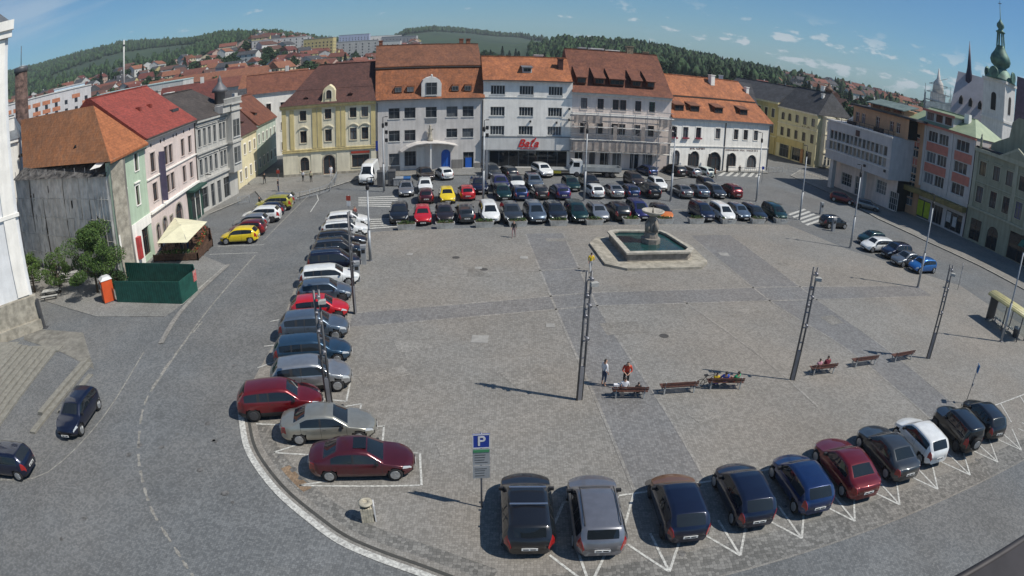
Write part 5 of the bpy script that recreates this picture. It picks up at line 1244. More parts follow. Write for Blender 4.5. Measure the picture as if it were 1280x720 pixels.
hs = [(.6, 12.7, 1.6, 14.4, 0), (2.2, 12.7, 3.2, 14.4, 0), (5.9, 12.4, 6.9, 14.5, 0), (9.4, 12.7, 10.4, 14.4, 0), (11.0, 12.7, 12.0, 14.4, 0)]
mb = MB(); wallface(mb, W-2.6, 15.4, [(a, c, b2, d, 0) for a, c, b2, d, _ in hs], y=0, z0=12.11); mb.box(.2, .35, 12.2, W-2.9, 9, 15.3, 1); mb.add([(0,0,12.11),(0,9.5,12.11),(0,9.5,15.4),(0,0,15.4)], [(3,2,1,0)]); mb.add([(0,0,15.4),(W-2.6,0,15.4),(W-2.6,9.5,15.4),(0,9.5,15.4)], [(0,1,2,3)])
o = mb.build('upper_storey', [m_oo, m_dk], b.root); o.location = (3.4, 3.2, 0)
for h in hs: window(o, *h[:4], fm=m_wfr, nv=1, nh=1, sill=False)
b.box('parapet_railing', m_blk, (3.0, .5, 12.9, W, .56, 12.96), (3.0, .5, 12.5, W, .56, 12.55), *[(3+i*1.2, .5, 12.1, 3.06+i*1.2, .56, 12.9) for i in range(12)])
b.box('roof_planter', m_blk, (4.0, 1.0, 12.11, 6.0, 1.6, 12.7), (11.0, 1.0, 12.11, 13.0, 1.6, 12.8))
hs = [(1.0, round(1.4+i*1.35, 2), 3.2, round(2.6+i*1.35, 2), 0) for i in range(9)]
mb = MB(); wallface(mb, 4.4, 15.4, hs, z0=.1); mb.box(.3, .3, .2, 4.2, 7, 15.2, 1); mb.add([(0,0,.1),(0,7,.1),(0,7,15.4),(0,0,15.4)], [(3,2,1,0)]); mb.add([(0,0,15.4),(4.4,0,15.4),(4.4,7,15.4),(0,7,15.4)], [(0,1,2,3)]); mb.add([(4.4,0,.1),(4.4,7,.1),(4.4,7,15.4),(4.4,0,15.4)], [(0,1,2,3)])
o = mb.build('stair_tower', [m_oo, m_dk], b.root); o.location = (W-2.0, 6.0, 0) ; o.rotation_euler.z = R(3)
for h in hs: window(o, *h[:4], fm=m_wfr, nv=2, nh=0, sill=False)
b.box('flat_roof', m_slate, (3.0, 2.7, 15.42, W+2.8, 13, 15.75)); mb = MB(); mb.add([(6, 3.6, 16.6), (15.5, 3.6, 16.6), (15.5, 8, 17.6), (6, 8, 17.6), (6, 3.6, 16.45), (15.5, 3.6, 16.45), (15.5, 8, 17.4), (6, 8, 17.4)], [(0,1,2,3),(7,6,5,4),(4,5,1,0),(5,6,2,1),(6,7,3,2),(7,4,0,3)])
mb.build('penthouse_roof', mat('verdigris_sheet', (.15, .20, .185), .7, .1, var=.2), b.root); b.box('penthouse', m_oo, (6.6, 4.4, 15.76, 15, 12, 16.7)); b.box('penthouse_glazing', m_glass, (7.2, 4.36, 15.9, 9.2, 4.39, 16.45), (10, 4.36, 15.9, 11.6, 4.39, 16.45), (12.4, 4.36, 15.9, 14.4, 4.39, 16.45))
# pink banded house
PA, PB = V2(63.4,84.8), V2(67.6,70.7); pdv = (PB-PA).normalized()
b = Bld('red_banded_house', 'four storey house with red panels between the windows and a pale green sheet roof', 'house', PA, PB, 13); W = b.W
m_rp = mat('panel_red', (.52, .19, .14), .8, var=.08); m_lg = plaster('plaster_light_grey', (.54, .51, .49), .05); m_grs = mat('green_sheet_roof', (.30, .36, .23), .6, .1, var=.12, vscale=.7, col2=(.23, .29, .19))
hs = []; groups = [(.7, 3.1), (4.4, 6.5), (6.8, 8.9), (10.6, 13.4)]
for z in (6.0, 9.4, 12.8):
    for a, c in groups: hs.append((a, z, c, z+1.75, 0))
b.wall(15.6, hs+[(.6, .3, 3.0, 3.2, 0), (3.8, .2, 6.8, 3.2, 0), (7.6, .3, 9.6, 3.2, 0), (10.4, .3, 14.0, 3.2, 0)], m_lg)
for h in hs: window(b.root, *h[:4], fm=m_wfr, nv=2, nh=0)
for h in ((.6, .3, 3.0, 3.2), (3.8, .2, 6.8, 3.2), (7.6, .3, 9.6, 3.2), (10.4, .3, 14.0, 3.2)): window(b.root, *h, fm=m_gfr, nv=2, nh=0, sill=False, glass=m_shop, name='shop_window')
pn = []
for z in (7.85, 11.25): 
    for a, c in ((.55, 3.25), (4.25, 9.05), (10.45, W-.5)): pn.append((a, -.04, z, c, 0, z+1.45))
b.box('red_panel', m_rp, *pn); b.box('wall_rib', m_lg, *[(u, -.22, 5.3, u+.45, 0, 15.2) for u in (3.6, 9.5)], (0, -.22, 5.3, .3, 0, 15.2), (W-.35, -.22, 5.3, W, 0, 15.2))
b.box('eaves_board', m_rp, (-.1, -.5, 15.2, W+.1, 0, 15.55)); b.box('shop_canopy', mat('canopy_ochre', (.24, .19, .07), .7, var=.2), (-1.0, -1.5, 3.9, W-.2, 0, 4.7))
b.box('shop_window_poster', mat('poster_lime', (.40, .50, .03), .7, var=.1), (3.9, -.02, .5, 5.2, .1, 3.0)); b.box('shop_window_poster', mat('poster_lime', ()), (5.5, -.02, .5, 6.7, .1, 3.0)); b.box('shop_window_poster', mat('poster_white', (.5, .5, .5), .7), (10.6, -.02, 1.4, 11.5, .1, 3.0)); b.box('shop_window_poster', mat('poster_white', ()), (12.0, -.02, 1.0, 12.8, .1, 2.6))
b.roof([(-.6, 15.6, -.2, -.2), (5.6, 18.3, .6, 3.8), (6.6, 18.3, .6, 3.8), (13.4, 15.6, -.2, -.2)], m_grs, W=W)
dm = b.box('dormer', m_og, (3.2, .4, 15.7, 9.4, 5.5, 17.7)); 
for u in (3.6, 5.6, 7.6): window(dm, u, 16.2, u+1.4, 17.4, .33, fm=m_bfr, nv=2, nh=0, sill=False, rev=.06)
b.box('dormer_roof', m_grs, (2.8, -.1, 17.72, 9.9, 7.5, 17.9)); b.box('dormer_fascia', m_rp, (2.8, -.14, 17.5, 9.9, -.11, 17.88)); spout(b, W-.02, 15.4)
b.box('dormer_chimney', m_wht, (9.9, 3.2, 17.2, 10.9, 4.2, 18.8))
# olive grey theatre
TA = PB+pdv*.05; TB = TA+Vector((math.cos(R(-71)), math.sin(R(-71)), 0))*27
b = Bld('theatre', 'olive grey neoclassical building in shade with pediment, tall attic gable and oval window', 'theatre', TA, TB, 18); W = b.W
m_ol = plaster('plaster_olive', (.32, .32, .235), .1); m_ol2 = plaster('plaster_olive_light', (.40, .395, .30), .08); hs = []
for u in (1.2, 4.0, 6.6, 9.2, 12.6, 15.4, 18.2, 21.2): hs += [(u, 10.3, u+1.3, 12.4, 0), (u, 6.2, u+1.3, 8.6, 0)]
hs += [(4.6, .2, 6.8, 3.6, 1), (9.0, .2, 13.0, 4.2, 0), (1.0, .4, 3.2, 3.6, 0)]
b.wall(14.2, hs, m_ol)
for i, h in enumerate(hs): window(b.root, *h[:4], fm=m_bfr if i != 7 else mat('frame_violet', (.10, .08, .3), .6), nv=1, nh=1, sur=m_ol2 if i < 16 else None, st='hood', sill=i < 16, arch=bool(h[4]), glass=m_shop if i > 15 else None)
b.box('cornice', m_ol2, (0, -.4, 13.7, W, 0, 14.2), (0, -.25, 5.0, W, 0, 5.3), (0, -.12, 9.2, W, 0, 9.35)); b.box('pilaster', m_ol2, *[(u, -.15, 5.3, u+.7, 0, 13.7) for u in (.1, 8.1, 11.2, 24)])
mb = MB(); mb.yprism([(5.0, 14.2), (8.4, 16.1), (11.8, 14.2)], -.45, .6); mb.build('pediment', m_ol2, b.root); mb = MB(); mb.yprism([(6.0, 14.4), (8.4, 15.7), (10.8, 14.4)], -.48, -.44); mb.build('pediment_field', m_ol, b.root)
mb = MB(); mb.yprism([(1.4, 14.2), (1.6, 15.4), (3.0, 16.2), (5.0, 17.2), (5.4, 19.6), (6.6, 20.6), (10.4, 20.6), (11.6, 19.6), (12.0, 17.0), (15, 15.6), (15.2, 14.2)], 3.0, 4.2); at = mb.build('attic_gable', m_ol, b.root)
mb = MB(); mb.v = [(8.4+.5*math.cos(a*math.pi/8), 2.97, 18.2+.9*math.sin(a*math.pi/8)) for a in range(16)]; mb.f = [list(range(16))]; mb.m = [0]; mb.sm = [False]; mb.build('oval_window', m_glass, at)
b.roof([(4.3, 14.2, 0, 0), (9, 17.6, 3, 3), (12, 17.6, 3, 3), (18, 14.2, 0, 0)], tiles('old_red_tiles', (.20, .08, .05), (.13, .06, .04), .4), W=W); b.box('flat_roof_edge', m_slate, (0, .2, 14.21, W, 4.2, 14.5))
mb = MB(); mb.lathe([(.3, 0), (.2, .8), (.28, 1.3), (.12, 1.7), (.15, 2.0), (.02, 2.2)], 8, c=(.9, .2, 14.3)); mb.build('roof_statue', m_ol, b.root)
mb = MB(); mb.add([(11.5, -1.6, 2.9), (13.6, -1.6, 2.9), (13.6, 0, 3.7), (11.5, 0, 3.7)], [(0,1,2,3)]); mb.build('awning', mat('awning_teal', (.04, .16, .12), .7), b.root)
# ------------------------------------------------------------------ church
def P3(azd, D): return V2(D*math.sin(R(azd)), D*math.cos(R(azd)))
m_cw = plaster('church_render', (.68, .66, .63), .06); m_cop = mat('verdigris_copper', (.13, .25, .19), .6, .2, var=.35, vscale=.6, col2=(.05, .10, .085)); m_vio = mat('violet_slate', (.40, .38, .405), .8, var=.05, vscale=.5)
c = P3(45.75, 152); t = thing('church_tower', 'white church tower with green copper onion domes and a needle spire', 'church tower', c, R(-72))
S = 3.35; mb = MB(); mb.box(-S, -S, 0, S, S, 29.0); tw = mb.build('tower_shaft', m_cw, t)
for k in range(4):
    f = window(tw, 0, 0, 1.5, 4.2, 0, fm=m_bfr, arch=True, sill=False, nh=0, nv=0, rev=.05, glass=m_dk); a = k*math.pi/2
    f.rotation_euler.z = a; q = Vector((-.75, -S-.08, 21.8)); q.rotate(Matrix.Rotation(a, 3, 'Z')); f.location = q
for q in ((.25, 19.6, 20.1), (.35, 28.6, 29.2), (.2, 0, 12)): mb = MB(); mb.box(-S-q[0], -S-q[0], q[1], S+q[0], S+q[0], q[2]); mb.build('cornice', m_cw, t)
mb = MB(); mb.lathe([(4.5, 29.2), (4.0, 29.7), (3.2, 30.7), (2.7, 31.6), (2.0, 32.0), (1.7, 32.4), (2.6, 33.1), (2.95, 34.1), (2.6, 35.2), (1.7, 36.4), (1.3, 37.2), (1.2, 37.6)], 16, rot=math.pi/4, smooth=True); dm = mb.build('onion_dome', m_cop, t)
for k in range(4):
    mb = MB(); mb.lathe([(1.35, 0), (1.5, .3), (.9, .6)], 14); mb.v = [(x, z-4.3, y+30.6) for x, y, z in mb.v]; o = mb.build('clock_gable', m_cop, t); o.rotation_euler.z = k*math.pi/2
mb = MB()
for k in range(8):
    a = k*math.pi/4; mb.bar((1.15*math.cos(a), 1.15*math.sin(a), 37.4), (.85*math.cos(a), .85*math.sin(a), 41.0), .28)
mb.lathe([(1.3, 37.4), (1.3, 37.7)], 8); mb.lathe([(1.2, 40.9), (1.4, 41.1), (.8, 41.5), (.6, 41.8), (1.1, 42.4), (1.0, 43.1), (.4, 43.8), (.12, 44.4), (.08, 47.5)], 12); mb.build('lantern', m_cop, t)
mb = MB(); mb.box(-.05, -.05, 47.5, .05, .05, 49); mb.box(-.5, -.05, 48.2, .5, .05, 48.35); mb.build('spire_cross', m_gut, t)
t = thing('church_nave', 'large church nave with steep pale slate roof beside the onion-domed tower', 'church', P3(40.6, 158), R(-52))
mb = MB(); mb.box(0, 0, 0, 11.5, 15, 17.5); mb.build('wall', m_cw, t)
mb = roofmesh(11.7, [(-.5, 17.5, 0, 0), (7.2, 29.6, .8, 1.0), (7.8, 29.6, .8, 1.0), (15.5, 17.5, 0, 0)]); mb.build('roof', m_vio, t)
for u in (3, 5.8, 8.6): 
    d = MB(); d.yprism([(u-.5, 21.2), (u-.5, 22.6), (u, 23.4), (u+.5, 22.6), (u+.5, 21.2)], 1.6, 3.4); d.build('dormer', m_dk, t)
q = P3(42.5, 164); mb = MB(); mb.lathe([(1.4, 22), (1.2, 26.5), (1.35, 27.2), (.65, 31), (.05, 38.3)], 8, c=(q.x, q.y, 0)); tag(mb.build('ridge_spirelet', mat('dark_lead', (.035, .025, .05), .5, .4), None), 'slim dark pointed spirelet rising behind the pale nave roof', 'spire')
q = P3(48.3, 166); t = thing('side_church_roof', 'steep dark gabled roof just right of the onion-domed tower', 'church', q, R(-47))
mb = MB(); mb.box(-2.5, 0, 0, 9, 16, 17); mb.build('wall', m_cw, t)
mb = roofmesh(11.5, [(-.3, 17, 0, 0), (8, 33.5, .5, 5), (8.6, 33.5, .5, 5), (16.5, 17, 0, 0)]); o = mb.build('roof', mat('aubergine_slate', (.045, .03, .06), .7, var=.2), t); o.location.x = -2.5
q = P3(39.4, 150); t = thing('scaffolded_turret', 'small tower wrapped in scaffolding and nets left of the pale nave roof', 'scaffold', q, R(-35))
mb = MB(); mb.box(-1.9, -1.9, 0, 1.9, 1.9, 22); mb.lathe([(1.6, 22), (1.3, 24.5), (.5, 25.5), (.1, 28)], 8); mb.build('turret', m_gry, t)
mb = MB()
for i in range(5):
    for k in range(5):
        if i in (0, 4) or k in (0, 4): mb.bar((-3.4+1.7*i, -3.4+1.7*k, 0), (-3.4+1.7*i, -3.4+1.7*k, 23+rnd.random()*3-(abs(i-2)+abs(k-2))*.6), .1)
for z in range(8, 25, 2):
    w_ = 3.5-max(0, z-20)*.3
    for s in (1, -1): mb.bar((-w_, s*w_, z), (w_, s*w_, z), .1); mb.bar((s*w_, -w_, z), (s*w_, w_, z), .1); mb.bar((-w_, s*w_, z), (w_, s*w_, z+2), .06)
mb.build('scaffold_frame', m_pole_s, t)
mb = MB()
for z in (12, 16, 20): mb.box(-3.3, -3.3, z, 3.3, 3.3, z+.1)
mb.add([(-3.5,-3.55,10),(3.5,-3.55,10),(3.2,-3.5,20.5),(-3.2,-3.5,19.5)], [(0,1,2,3)]); mb.build('scaffold_netting', m_net, t)
# low long roofs behind the right side houses
for nm, lab, q, az_, L, Dp, H, rh, rm in [
  ('slate_roofed_hall', 'long low hall with dark slate roof behind the white arcaded house', V2(29,122), -15, 19, 14, 10.5, 5.0, m_slate),
  ('green_roofed_hall', 'building with light verdigris roof between the office block and the church', P3(36.8,126), -55, 14, 11, 11.5, 5.2, mat('pale_verdigris', (.26, .36, .30), .7, .1, var=.2)),
  ('white_gabled_hall', 'plain building with pale grey roof behind the office block', V2(66,112), -68, 16, 14, 11, 4.6, m_zinc),
  ('brown_roofed_house', 'brown roofed house tucked behind the red banded house and the nave', V2(88,78), -62, 16, 13, 11.5, 4.2, m_brn),
  ('long_barn', 'long grey barn roof beyond the maroon roofed baroque house', V2(-50,128), 12, 26, 13, 7.5, 4.5, m_zinc)]:
    t = thing(nm, lab, 'building', q, R(az_)); mb = MB(); mb.box(0, 0, 0, L, Dp, H); mb.build('wall', m_lg if 'white' in nm else m_crm, t)
    roofmesh(L, [(-.4, H, -.3, -.3), (Dp/2-.2, H+rh, 1, 1), (Dp/2+.2, H+rh, 1, 1), (Dp+.4, H, -.3, -.3)]).build('roof', rm, t)
    chimney(t, L*.6, Dp*.4, H+rh-1, 1.8, .9, m_wht)
# eaves of the building the camera looks from, cutting the lower right corner
e0, e1, e2 = G(1186,722,14.), G(1284,664,14.), G(1284,735,14.)
t = thing('roof_eave', 'dark roof edge with gutter poking into the lower right corner', 'roof', e0, math.atan2((e1-e0).y, (e1-e0).x)); L = (e1-e0).length
mb = MB(); mb.box(-6, -7, -.25, L+6, -.12, 0); mb.build('roof_slab', mat('dark_sheet_metal', (.030, .026, .028), .6, .3, var=.2), t); mb = MB(); mb.tube([(-6, -.06, -.06), (L+6, -.06, -.06)], .07, 8); mb.build('gutter', mat('dark_sheet_metal', ()), t)

# ================================================================== STREET FURNITURE
m_lp = mat('lamp_post_grey', (.34, .36, .38), .5, .3, var=.1); m_dkp = mat('mast_dark', (.12, .12, .125), .5, .4, var=.1); m_ms = mat('mast_steel', (.28, .28, .30), .45, .5, var=.1); m_conc = mat('concrete', (.42, .42, .40), .9, var=.2, vscale=2)
def leaves(mb, c, rad, n, size, seed, mi=0, gap=.0):
    r_ = random.Random(seed); c = Vector(c)
    for i in range(n):
        while True:
            p = Vector((r_.uniform(-1, 1), r_.uniform(-1, 1), r_.uniform(-1, 1)))
            if .35 < p.length < 1: break
        p = c+Vector((p.x*rad[0], p.y*rad[1], p.z*rad[2])); s = size*r_.uniform(.6, 1.3)
        a = Vector((r_.gauss(0, 1), r_.gauss(0, 1), r_.gauss(0, .6))).normalized(); b_ = a.orthogonal().normalized(); b_.rotate(Matrix.Rotation(r_.random()*6, 3, a)); cc = a.cross(b_)
        mb.add([p-b_*s, p-cc*s*.6, p+b_*s, p+cc*s*.6], [(0,1,2,3)], mi if isinstance(mi, int) else r_.choice(mi))
m_lf = mat('leaf_green', (.055, .11, .022), .7, var=.3, vscale=3); m_lf2 = mat('leaf_light', (.10, .17, .03), .7, var=.3, vscale=3); m_lf3 = mat('leaf_dark', (.025, .06, .018), .75, var=.3, vscale=3); m_bark = mat('bark', (.10, .075, .05), .95, var=.3, vscale=6)
# tall double-tube masts with spotlights
def mast(name, label, base, rz=0, H=7.5):
    t = thing(name, label, 'light mast', base, rz, 'double-tube light masts around the plaza')
    mb = MB()
    for s in (-.13, .13): mb.tube([(s, 0, 0), (s, 0, H)], .065, 10)
    mb.build('mast_tube', m_dkp, t)
    mb = MB(); mb.box(-.13, -.06, .0, .13, .06, 2.1); mb.build('base_panel', m_ms, t)
    for z in (2.6, 3.6, 4.6, 5.4, 6.2, 7.0): mb = MB(); mb.box(-.13, -.035, z, .13, .035, z+.06); mb.build('rung', m_ms, t)
    for i, (z, s) in enumerate(((7.2, 1), (6.3, -1), (5.75, 1), (5.2, -1), (3.9, 1))):
        l = MB(); l.tube([(0, 0, z), (s*.08, -.14, z-.03), (s*.10, -.28, z-.08)], [.04, .085, .10], 10); l.build('spotlight', m_ms, t)
    mb = MB(); mb.box(.05, -.3, 6.75, .45, -.02, 6.95); mb.build('camera_box', m_conc, t)
    return t
m1 = mast('light_mast', 'double-tube light mast left of the white-shirted person, nearest the benches', G(724,500), R(15))
copy_tree(m1, 'double-tube light mast between the benches and the fountain’s right, second along', loc=G(990,475), rz=R(-15))['label'] = 'double-tube light mast just left of the bench with the red-dressed pair'
copy_tree(m1, 'double-tube light mast at the right end of the bench row', loc=G(1160,448), rz=R(-35))
def lamp(label, base, H=9.8, name='lamp_post', twin=False):
    t = thing(name, label, 'lamp post', base, 0, 'grey tubular lamp posts around the square')
    mb = MB(); mb.tube([(0, 0, 0), (0, 0, H*.38)], .13, 12); mb.tube([(0, 0, H*.38), (0, 0, H*.40), (0, 0, H*.86)], [.13, .085, .075], 12); mb.build('pole', m_lp, t)
    mb = MB(); mb.lathe([(.1, 0), (.16, .1), (.16, .5), (.1, .6)], 10, c=(0, 0, H*.86)); mb.build('collar', m_blk, t)
    mb = MB(); mb.tube([(0, 0, H*.9), (0, 0, H)], .045, 8); mb.tube([(0, 0, H), (-.3, 0, H+.05)], .03, 6); mb.build('lamp_arm', m_blk, t)
    mb = MB(); mb.box(-.62, -.10, H, -.25, .10, H+.08); mb.build('lamp_head', m_blk, t)
    mb = MB(); mb.lathe([(.22, 0), (.22, .06)], 12); mb.build('foot_plate', m_ms, t)
    return t
l1 = lamp('grey lamp post beside the bright blue hatchback on the right', G(1147,359.5))
for lab, q in [('grey lamp post rising in front of the dark green and white cars on the right', (1062.5,310)), ('grey lamp post before the right zebra crossing and the columns of the office block', (999,275)), ('grey lamp post in front of the bus shelter', (1251,427)),
   ('grey lamp post at the right end of the middle car rows', (945,252)), ('thick pale lamp post between the large black off-roader and the greenish saloon', (838,251.5)), ('lamp post between the violet-grey estate and the white hatchback', (730,251)),
   ('lamp post beside the navy off-roader right of the small red car', (604,251)), ('lamp post on the kerb below the town house corner', (480,240)), ('lamp post at the top of the left car column', (463,326))]:
    copy_tree(l1, lab, loc=G(*q), rz=R(rnd.uniform(-20, 20)+ (200 if q[0] < 620 else 0))).scale.z = .76 if 440 < q[0] < 470 and q[1] > 300 else .70 if q[0] == 412 else 1
o = copy_tree(m1, 'double-tube light mast over the white estate in the left car column', loc=G(444,392), rz=R(80))
o = copy_tree(m1, 'double-tube light mast between the silver crossover and the dark red off-roader', loc=G(413,511), rz=R(20)); o.scale.z = .92
# thin poles
def sign(name, label, base, H, rz, plates, lean=0, cat='sign'):
    t = thing(name, label, cat, base, rz); t.rotation_euler.x = R(lean)
    mb = MB(); mb.tube([(0, 0, 0), (0, 0, H)], .032, 8); mb.build('post', m_ms, t)
    for nm, x0, z0, x1, z1, m, y in plates:
        mb = MB(); mb.box(x0, y, z0, x1, y+.025, z1); mb.build(nm, m, t)
    return t
m_pb = mat('sign_blue', (.012, .04, .28), .5, var=0); m_sw = mat('sign_white', (.6, .6, .6), .5, var=0); m_sg = mat('sign_grey', (.30, .31, .32), .6, var=.1); m_sgr = mat('sign_green', (.05, .22, .10), .5, var=0)
t = sign('parking_sign', 'blue parking sign with white P above two stacked information plates', G(602,634), 3.15, R(8), [('blue_plate', -.27, 2.58, .27, 3.12, m_pb, -.06), ('information_plate', -.27, 1.9, .27, 2.54, m_sg, -.06), ('information_plate', -.27, 1.35, .27, 1.86, m_sg, -.06), ('green_stripe', -.25, 2.42, .25, 2.52, m_sgr, -.075)])
text(t, 'P', .52, (0, -.065, 2.84), m_sw, ext=.006)
mb = MB(); mb.box(-.27, -.066, 3.08, .27, -.062, 3.12); mb.box(-.27, -.066, 2.58, .27, -.062, 2.61); mb.box(-.27, -.066, 2.6, -.245, -.062, 3.1); mb.box(.245, -.066, 2.6, .27, -.062, 3.1); mb.build('sign_border', m_sw, t)
mb = MB()
for z in (2.3, 2.2, 2.1, 2.0, 1.74, 1.66, 1.56, 1.45): mb.box(-.2, -.066, z, .2-.06*((z*37) % 2), -.062, z+.025)
mb.build('sign_lines', m_dkp, t); t.scale = (1.28, 1.28, 1.28)
sign('one_way_sign', 'small blue sign turned edgewise on a thin post behind the black jeep', G(1207,504), 3.0, R(62), [('blue_plate', -.27, 2.4, .27, 2.95, mat('sign_light_blue', (.02, .2, .5), .5), -.06), ('white_plate', -.15, 1.35, .15, 1.6, m_sw, -.06)])
sign('round_sign_post', 'grey sign post with round plate at the bend of the right pavement', G(1197,362), 3.0, R(50), [('sign_back', -.25, 2.3, .25, 2.8, m_sg, -.05)])
sign('round_sign_post', 'traffic sign with round blue plate by the zebra crossing on the far right', G(952,228), 2.8, R(10), [('blue_plate', -.25, 2.2, .25, 2.7, m_pb, -.05)])
sign('pedestrian_sign', 'white and red sign on a post above the top of the left car column', G(437,280), 3.2, R(-6), [('sign_plate', -.25, 2.6, .25, 3.1, mat('sign_red', ()), -.05), ('white_plate', -.22, 2.0, .22, 2.5, m_sw, -.05)])
sign('crossing_sign', 'blue crossing sign at the mouth of the side street near the yellow house', G(349,240), 3.3, R(0), [('blue_plate', -.25, 2.6, .25, 3.1, mat('sign_red', ()), -.05)])
sign('banner_pole', 'tall thin white pole with three dark boxes in front of the grey town house', G(484,232), 9.0, R(0), [('signal_box', -.2, 8.2, .2, 8.7, m_blk, -.06), ('signal_box', -.2, 7.1, .2, 7.6, m_blk, -.06), ('signal_box', -.2, 6.0, .2, 6.5, m_blk, -.06), ('white_panel', -.2, .8, .2, 5.8, m_gryw, -.04)], cat='pole')
sign('banner_pole', 'tall thin pole with dark boxes between the town house and the shoe shop', G(608,232), 8.6, R(0), [('signal_box', -.2, 7.6, .2, 8.1, m_blk, -.06), ('signal_box', -.2, 6.6, .2, 7.1, m_blk, -.06), ('white_panel', -.18, .8, .18, 4.8, m_sg, -.04)], cat='pole')
sign('flag_pole', 'short slanting blue flag pole on the corner of the grey town house', gA[1]+Vector((.4,-.6,0)), 5.0, 0, [('flag', -.4, 3.4, -.02, 4.9, m_pb, -.02)], cat='flag')
for q, lab in (((1026,268), 'left of the two grey ticket machines by the right zebra crossing'), ((1041,289), 'slim dark post in front of the lone black hatchback'), ((455,330), 'grey ticket machine beside the black off-roader in the left column'), ((447,352), 'grey metal bollard cabinet below the ticket machine in the left column')):
    g_ = G(*q); mb = MB(); mb.box(-.22, -.18, 0, .22, .18, 1.5); mb.box(-.26, -.24, 1.5, .26, .2, 1.75); o = thing('ticket_machine', lab, 'ticket machine', g_, R(10)); mb.build('cabinet', m_sg, o); mb = MB(); mb.box(-.15, -.2, 1.05, .15, -.185, 1.35); mb.build('screen', m_dk, o)
# benches, backs to the camera
def bench(label, pl_, pr_):
    a, b_ = G(*pl_), G(*pr_); d = b_-a; L = 1.9; t = thing('park_bench', label, 'bench', (a+b_)/2, math.atan2(d.y, d.x), 'benches in a row on the plaza')
    L = min(2.3, d.length)
    mw = mat('bench_wood', (.12, .05, .035), .7, var=.25, vscale=4)
    mb = MB(); [mb.box(-L/2, y, .44, L/2, y+.1, .475) for y in (.02, .15, .28, .41)]; mb.build('seat', mw, t)
    mb = MB(); [mb.box(-L/2, -.06-i*.02, .6+i*.13, L/2, -.03-i*.02, .69+i*.13) for i in range(2)]; mb.build('backrest', mw, t)
    for s in (-1, 1):
        mb = MB(); x = s*(L/2-.2); mb.box(x-.04, .0, 0, x+.04, .06, .44); mb.box(x-.04, .42, 0, x+.04, .48, .44); mb.box(x-.04, -.0, .40, x+.04, .5, .438); mb.bar((x, .03, .42), (x, -.06, .85), .07, .04); mb.build('leg', m_conc, t)
    return t
B1 = bench('bench with the seated woman in white, nearest the first light mast', (765,498.7), (809,498.7))
B2 = bench('empty bench between the woman in white and the reclining pair', (826,494), (871,491))
B3 = bench('bench with a blue-clad and a green-clad person and a bicycle', (884,487), (928,487))
B4 = bench('bench with the red-dressed pair right of the second light mast', (1014,470), (1044,467))
B5 = bench('empty dark bench second from the right end of the bench row', (1066,460), (1096,456))
B6 = bench('empty dark bench at the right end of the bench row', (1115,454), (1142,449))
# planters
def planter(label, q):
    t = thing('planter', label, 'planter', G(*q)+Vector((0,.35,0)), R(10), 'concrete planters along the car park')
    mb = MB(); mb.add([(-.85,-.3,0),(.85,-.3,0),(.85,.3,0),(-.85,.3,0),(-.98,-.38,.62),(.98,-.38,.62),(.98,.38,.62),(-.98,.38,.62)], [(3,2,1,0),(0,1,5,4),(1,2,6,5),(2,3,7,6),(3,0,4,7),(4,5,6,7)]); mb.build('trough', m_conc, t)
    mb = MB(); mb.box(-.9, -.32, .6, .9, .32, .64); leaves(mb, (0, 0, .72), (.95, .38, .2), 160, .09, int(q[0]), (1, 2, 3)); mb.build('plants', [m_bark, m_lf, m_lf2, m_lf3], t); return t
for i, (q, lab) in enumerate([((507.5,288),'before the black off-roader at the left end'), ((556,286.5),'before the near-black hatchback'), ((605,285),'before the white people carrier'), ((647,284),'beside the walking person'), ((698,283),'before the tall black off-roader'), ((743,282),'before the pale silver hatchback'), ((789.5,281),'right behind the left half of the fountain'), ((831.5,280.5),'before the hatchback with the orange bonnet'),
   ((870.5,280),'before the navy people carrier'), ((911,280.5),'before the second white people carrier'), ((947.7,280),'before the black estate'), ((976.8,279.5),'before the green car at the right end')]): planter('concrete planter with low plants '+lab, q)
# ---- fountain
fz = 1.05
t = thing('fountain', 'octagonal stone fountain with water basin, carved column and shell bowl', 'fountain', (0,0,0))
st = [G(737,306.5), G(756,332.5), G(784,338.5), G(877,336.5), G(884,329), G(863,309), G(840,298), G(745,299)]
c0_ = sum(st, Vector())/len(st); t.location = c0_
def rel(L_): return [(p.x-c0_.x, p.y-c0_.y) for p in L_]
mb = MB(); mb.prism(rel(st), 0, .22); mb.build('stone_step', m_stone, t)
rim = [G(760,289.5,fz), G(784,316.5,fz), G(862,315,fz), G(866,311,fz), G(835,291.5,fz), G(826,288,fz), G(768,287.5,fz)]
ri = rel(rim); cx = sum(p[0] for p in ri)/len(ri); cy = sum(p[1] for p in ri)/len(ri)
def shr(k): return [(cx+(x-cx)*k, cy+(y-cy)*k) for x, y in ri]
m_fst = mat('fountain_stone', (.24, .215, .185), .85, var=.2, vscale=2); m_rim = mat('fountain_rim', (.42, .39, .33), .85, var=.15, vscale=2)
mb = MB(); a_, b_ = shr(.97), shr(.90); n = len(a_)
if sum(ri[i][0]*ri[(i+1)%n][1]-ri[(i+1)%n][0]*ri[i][1] for i in range(n)) < 0: a_, b_ = a_[::-1], b_[::-1]
for i in range(n):
    j = (i+1) % n
    mb.add([(a_[i][0], a_[i][1], .22), (a_[j][0], a_[j][1], .22), (a_[j][0], a_[j][1], fz-.12), (a_[i][0], a_[i][1], fz-.12), (b_[i][0], b_[i][1], .3), (b_[j][0], b_[j][1], .3), (b_[j][0], b_[j][1], fz-.12), (b_[i][0], b_[i][1], fz-.12)], [(0,1,2,3),(5,4,7,6)])
mb.build('basin_wall', m_fst, t)
mb = MB(); a_, b_ = shr(1.02), shr(.885)
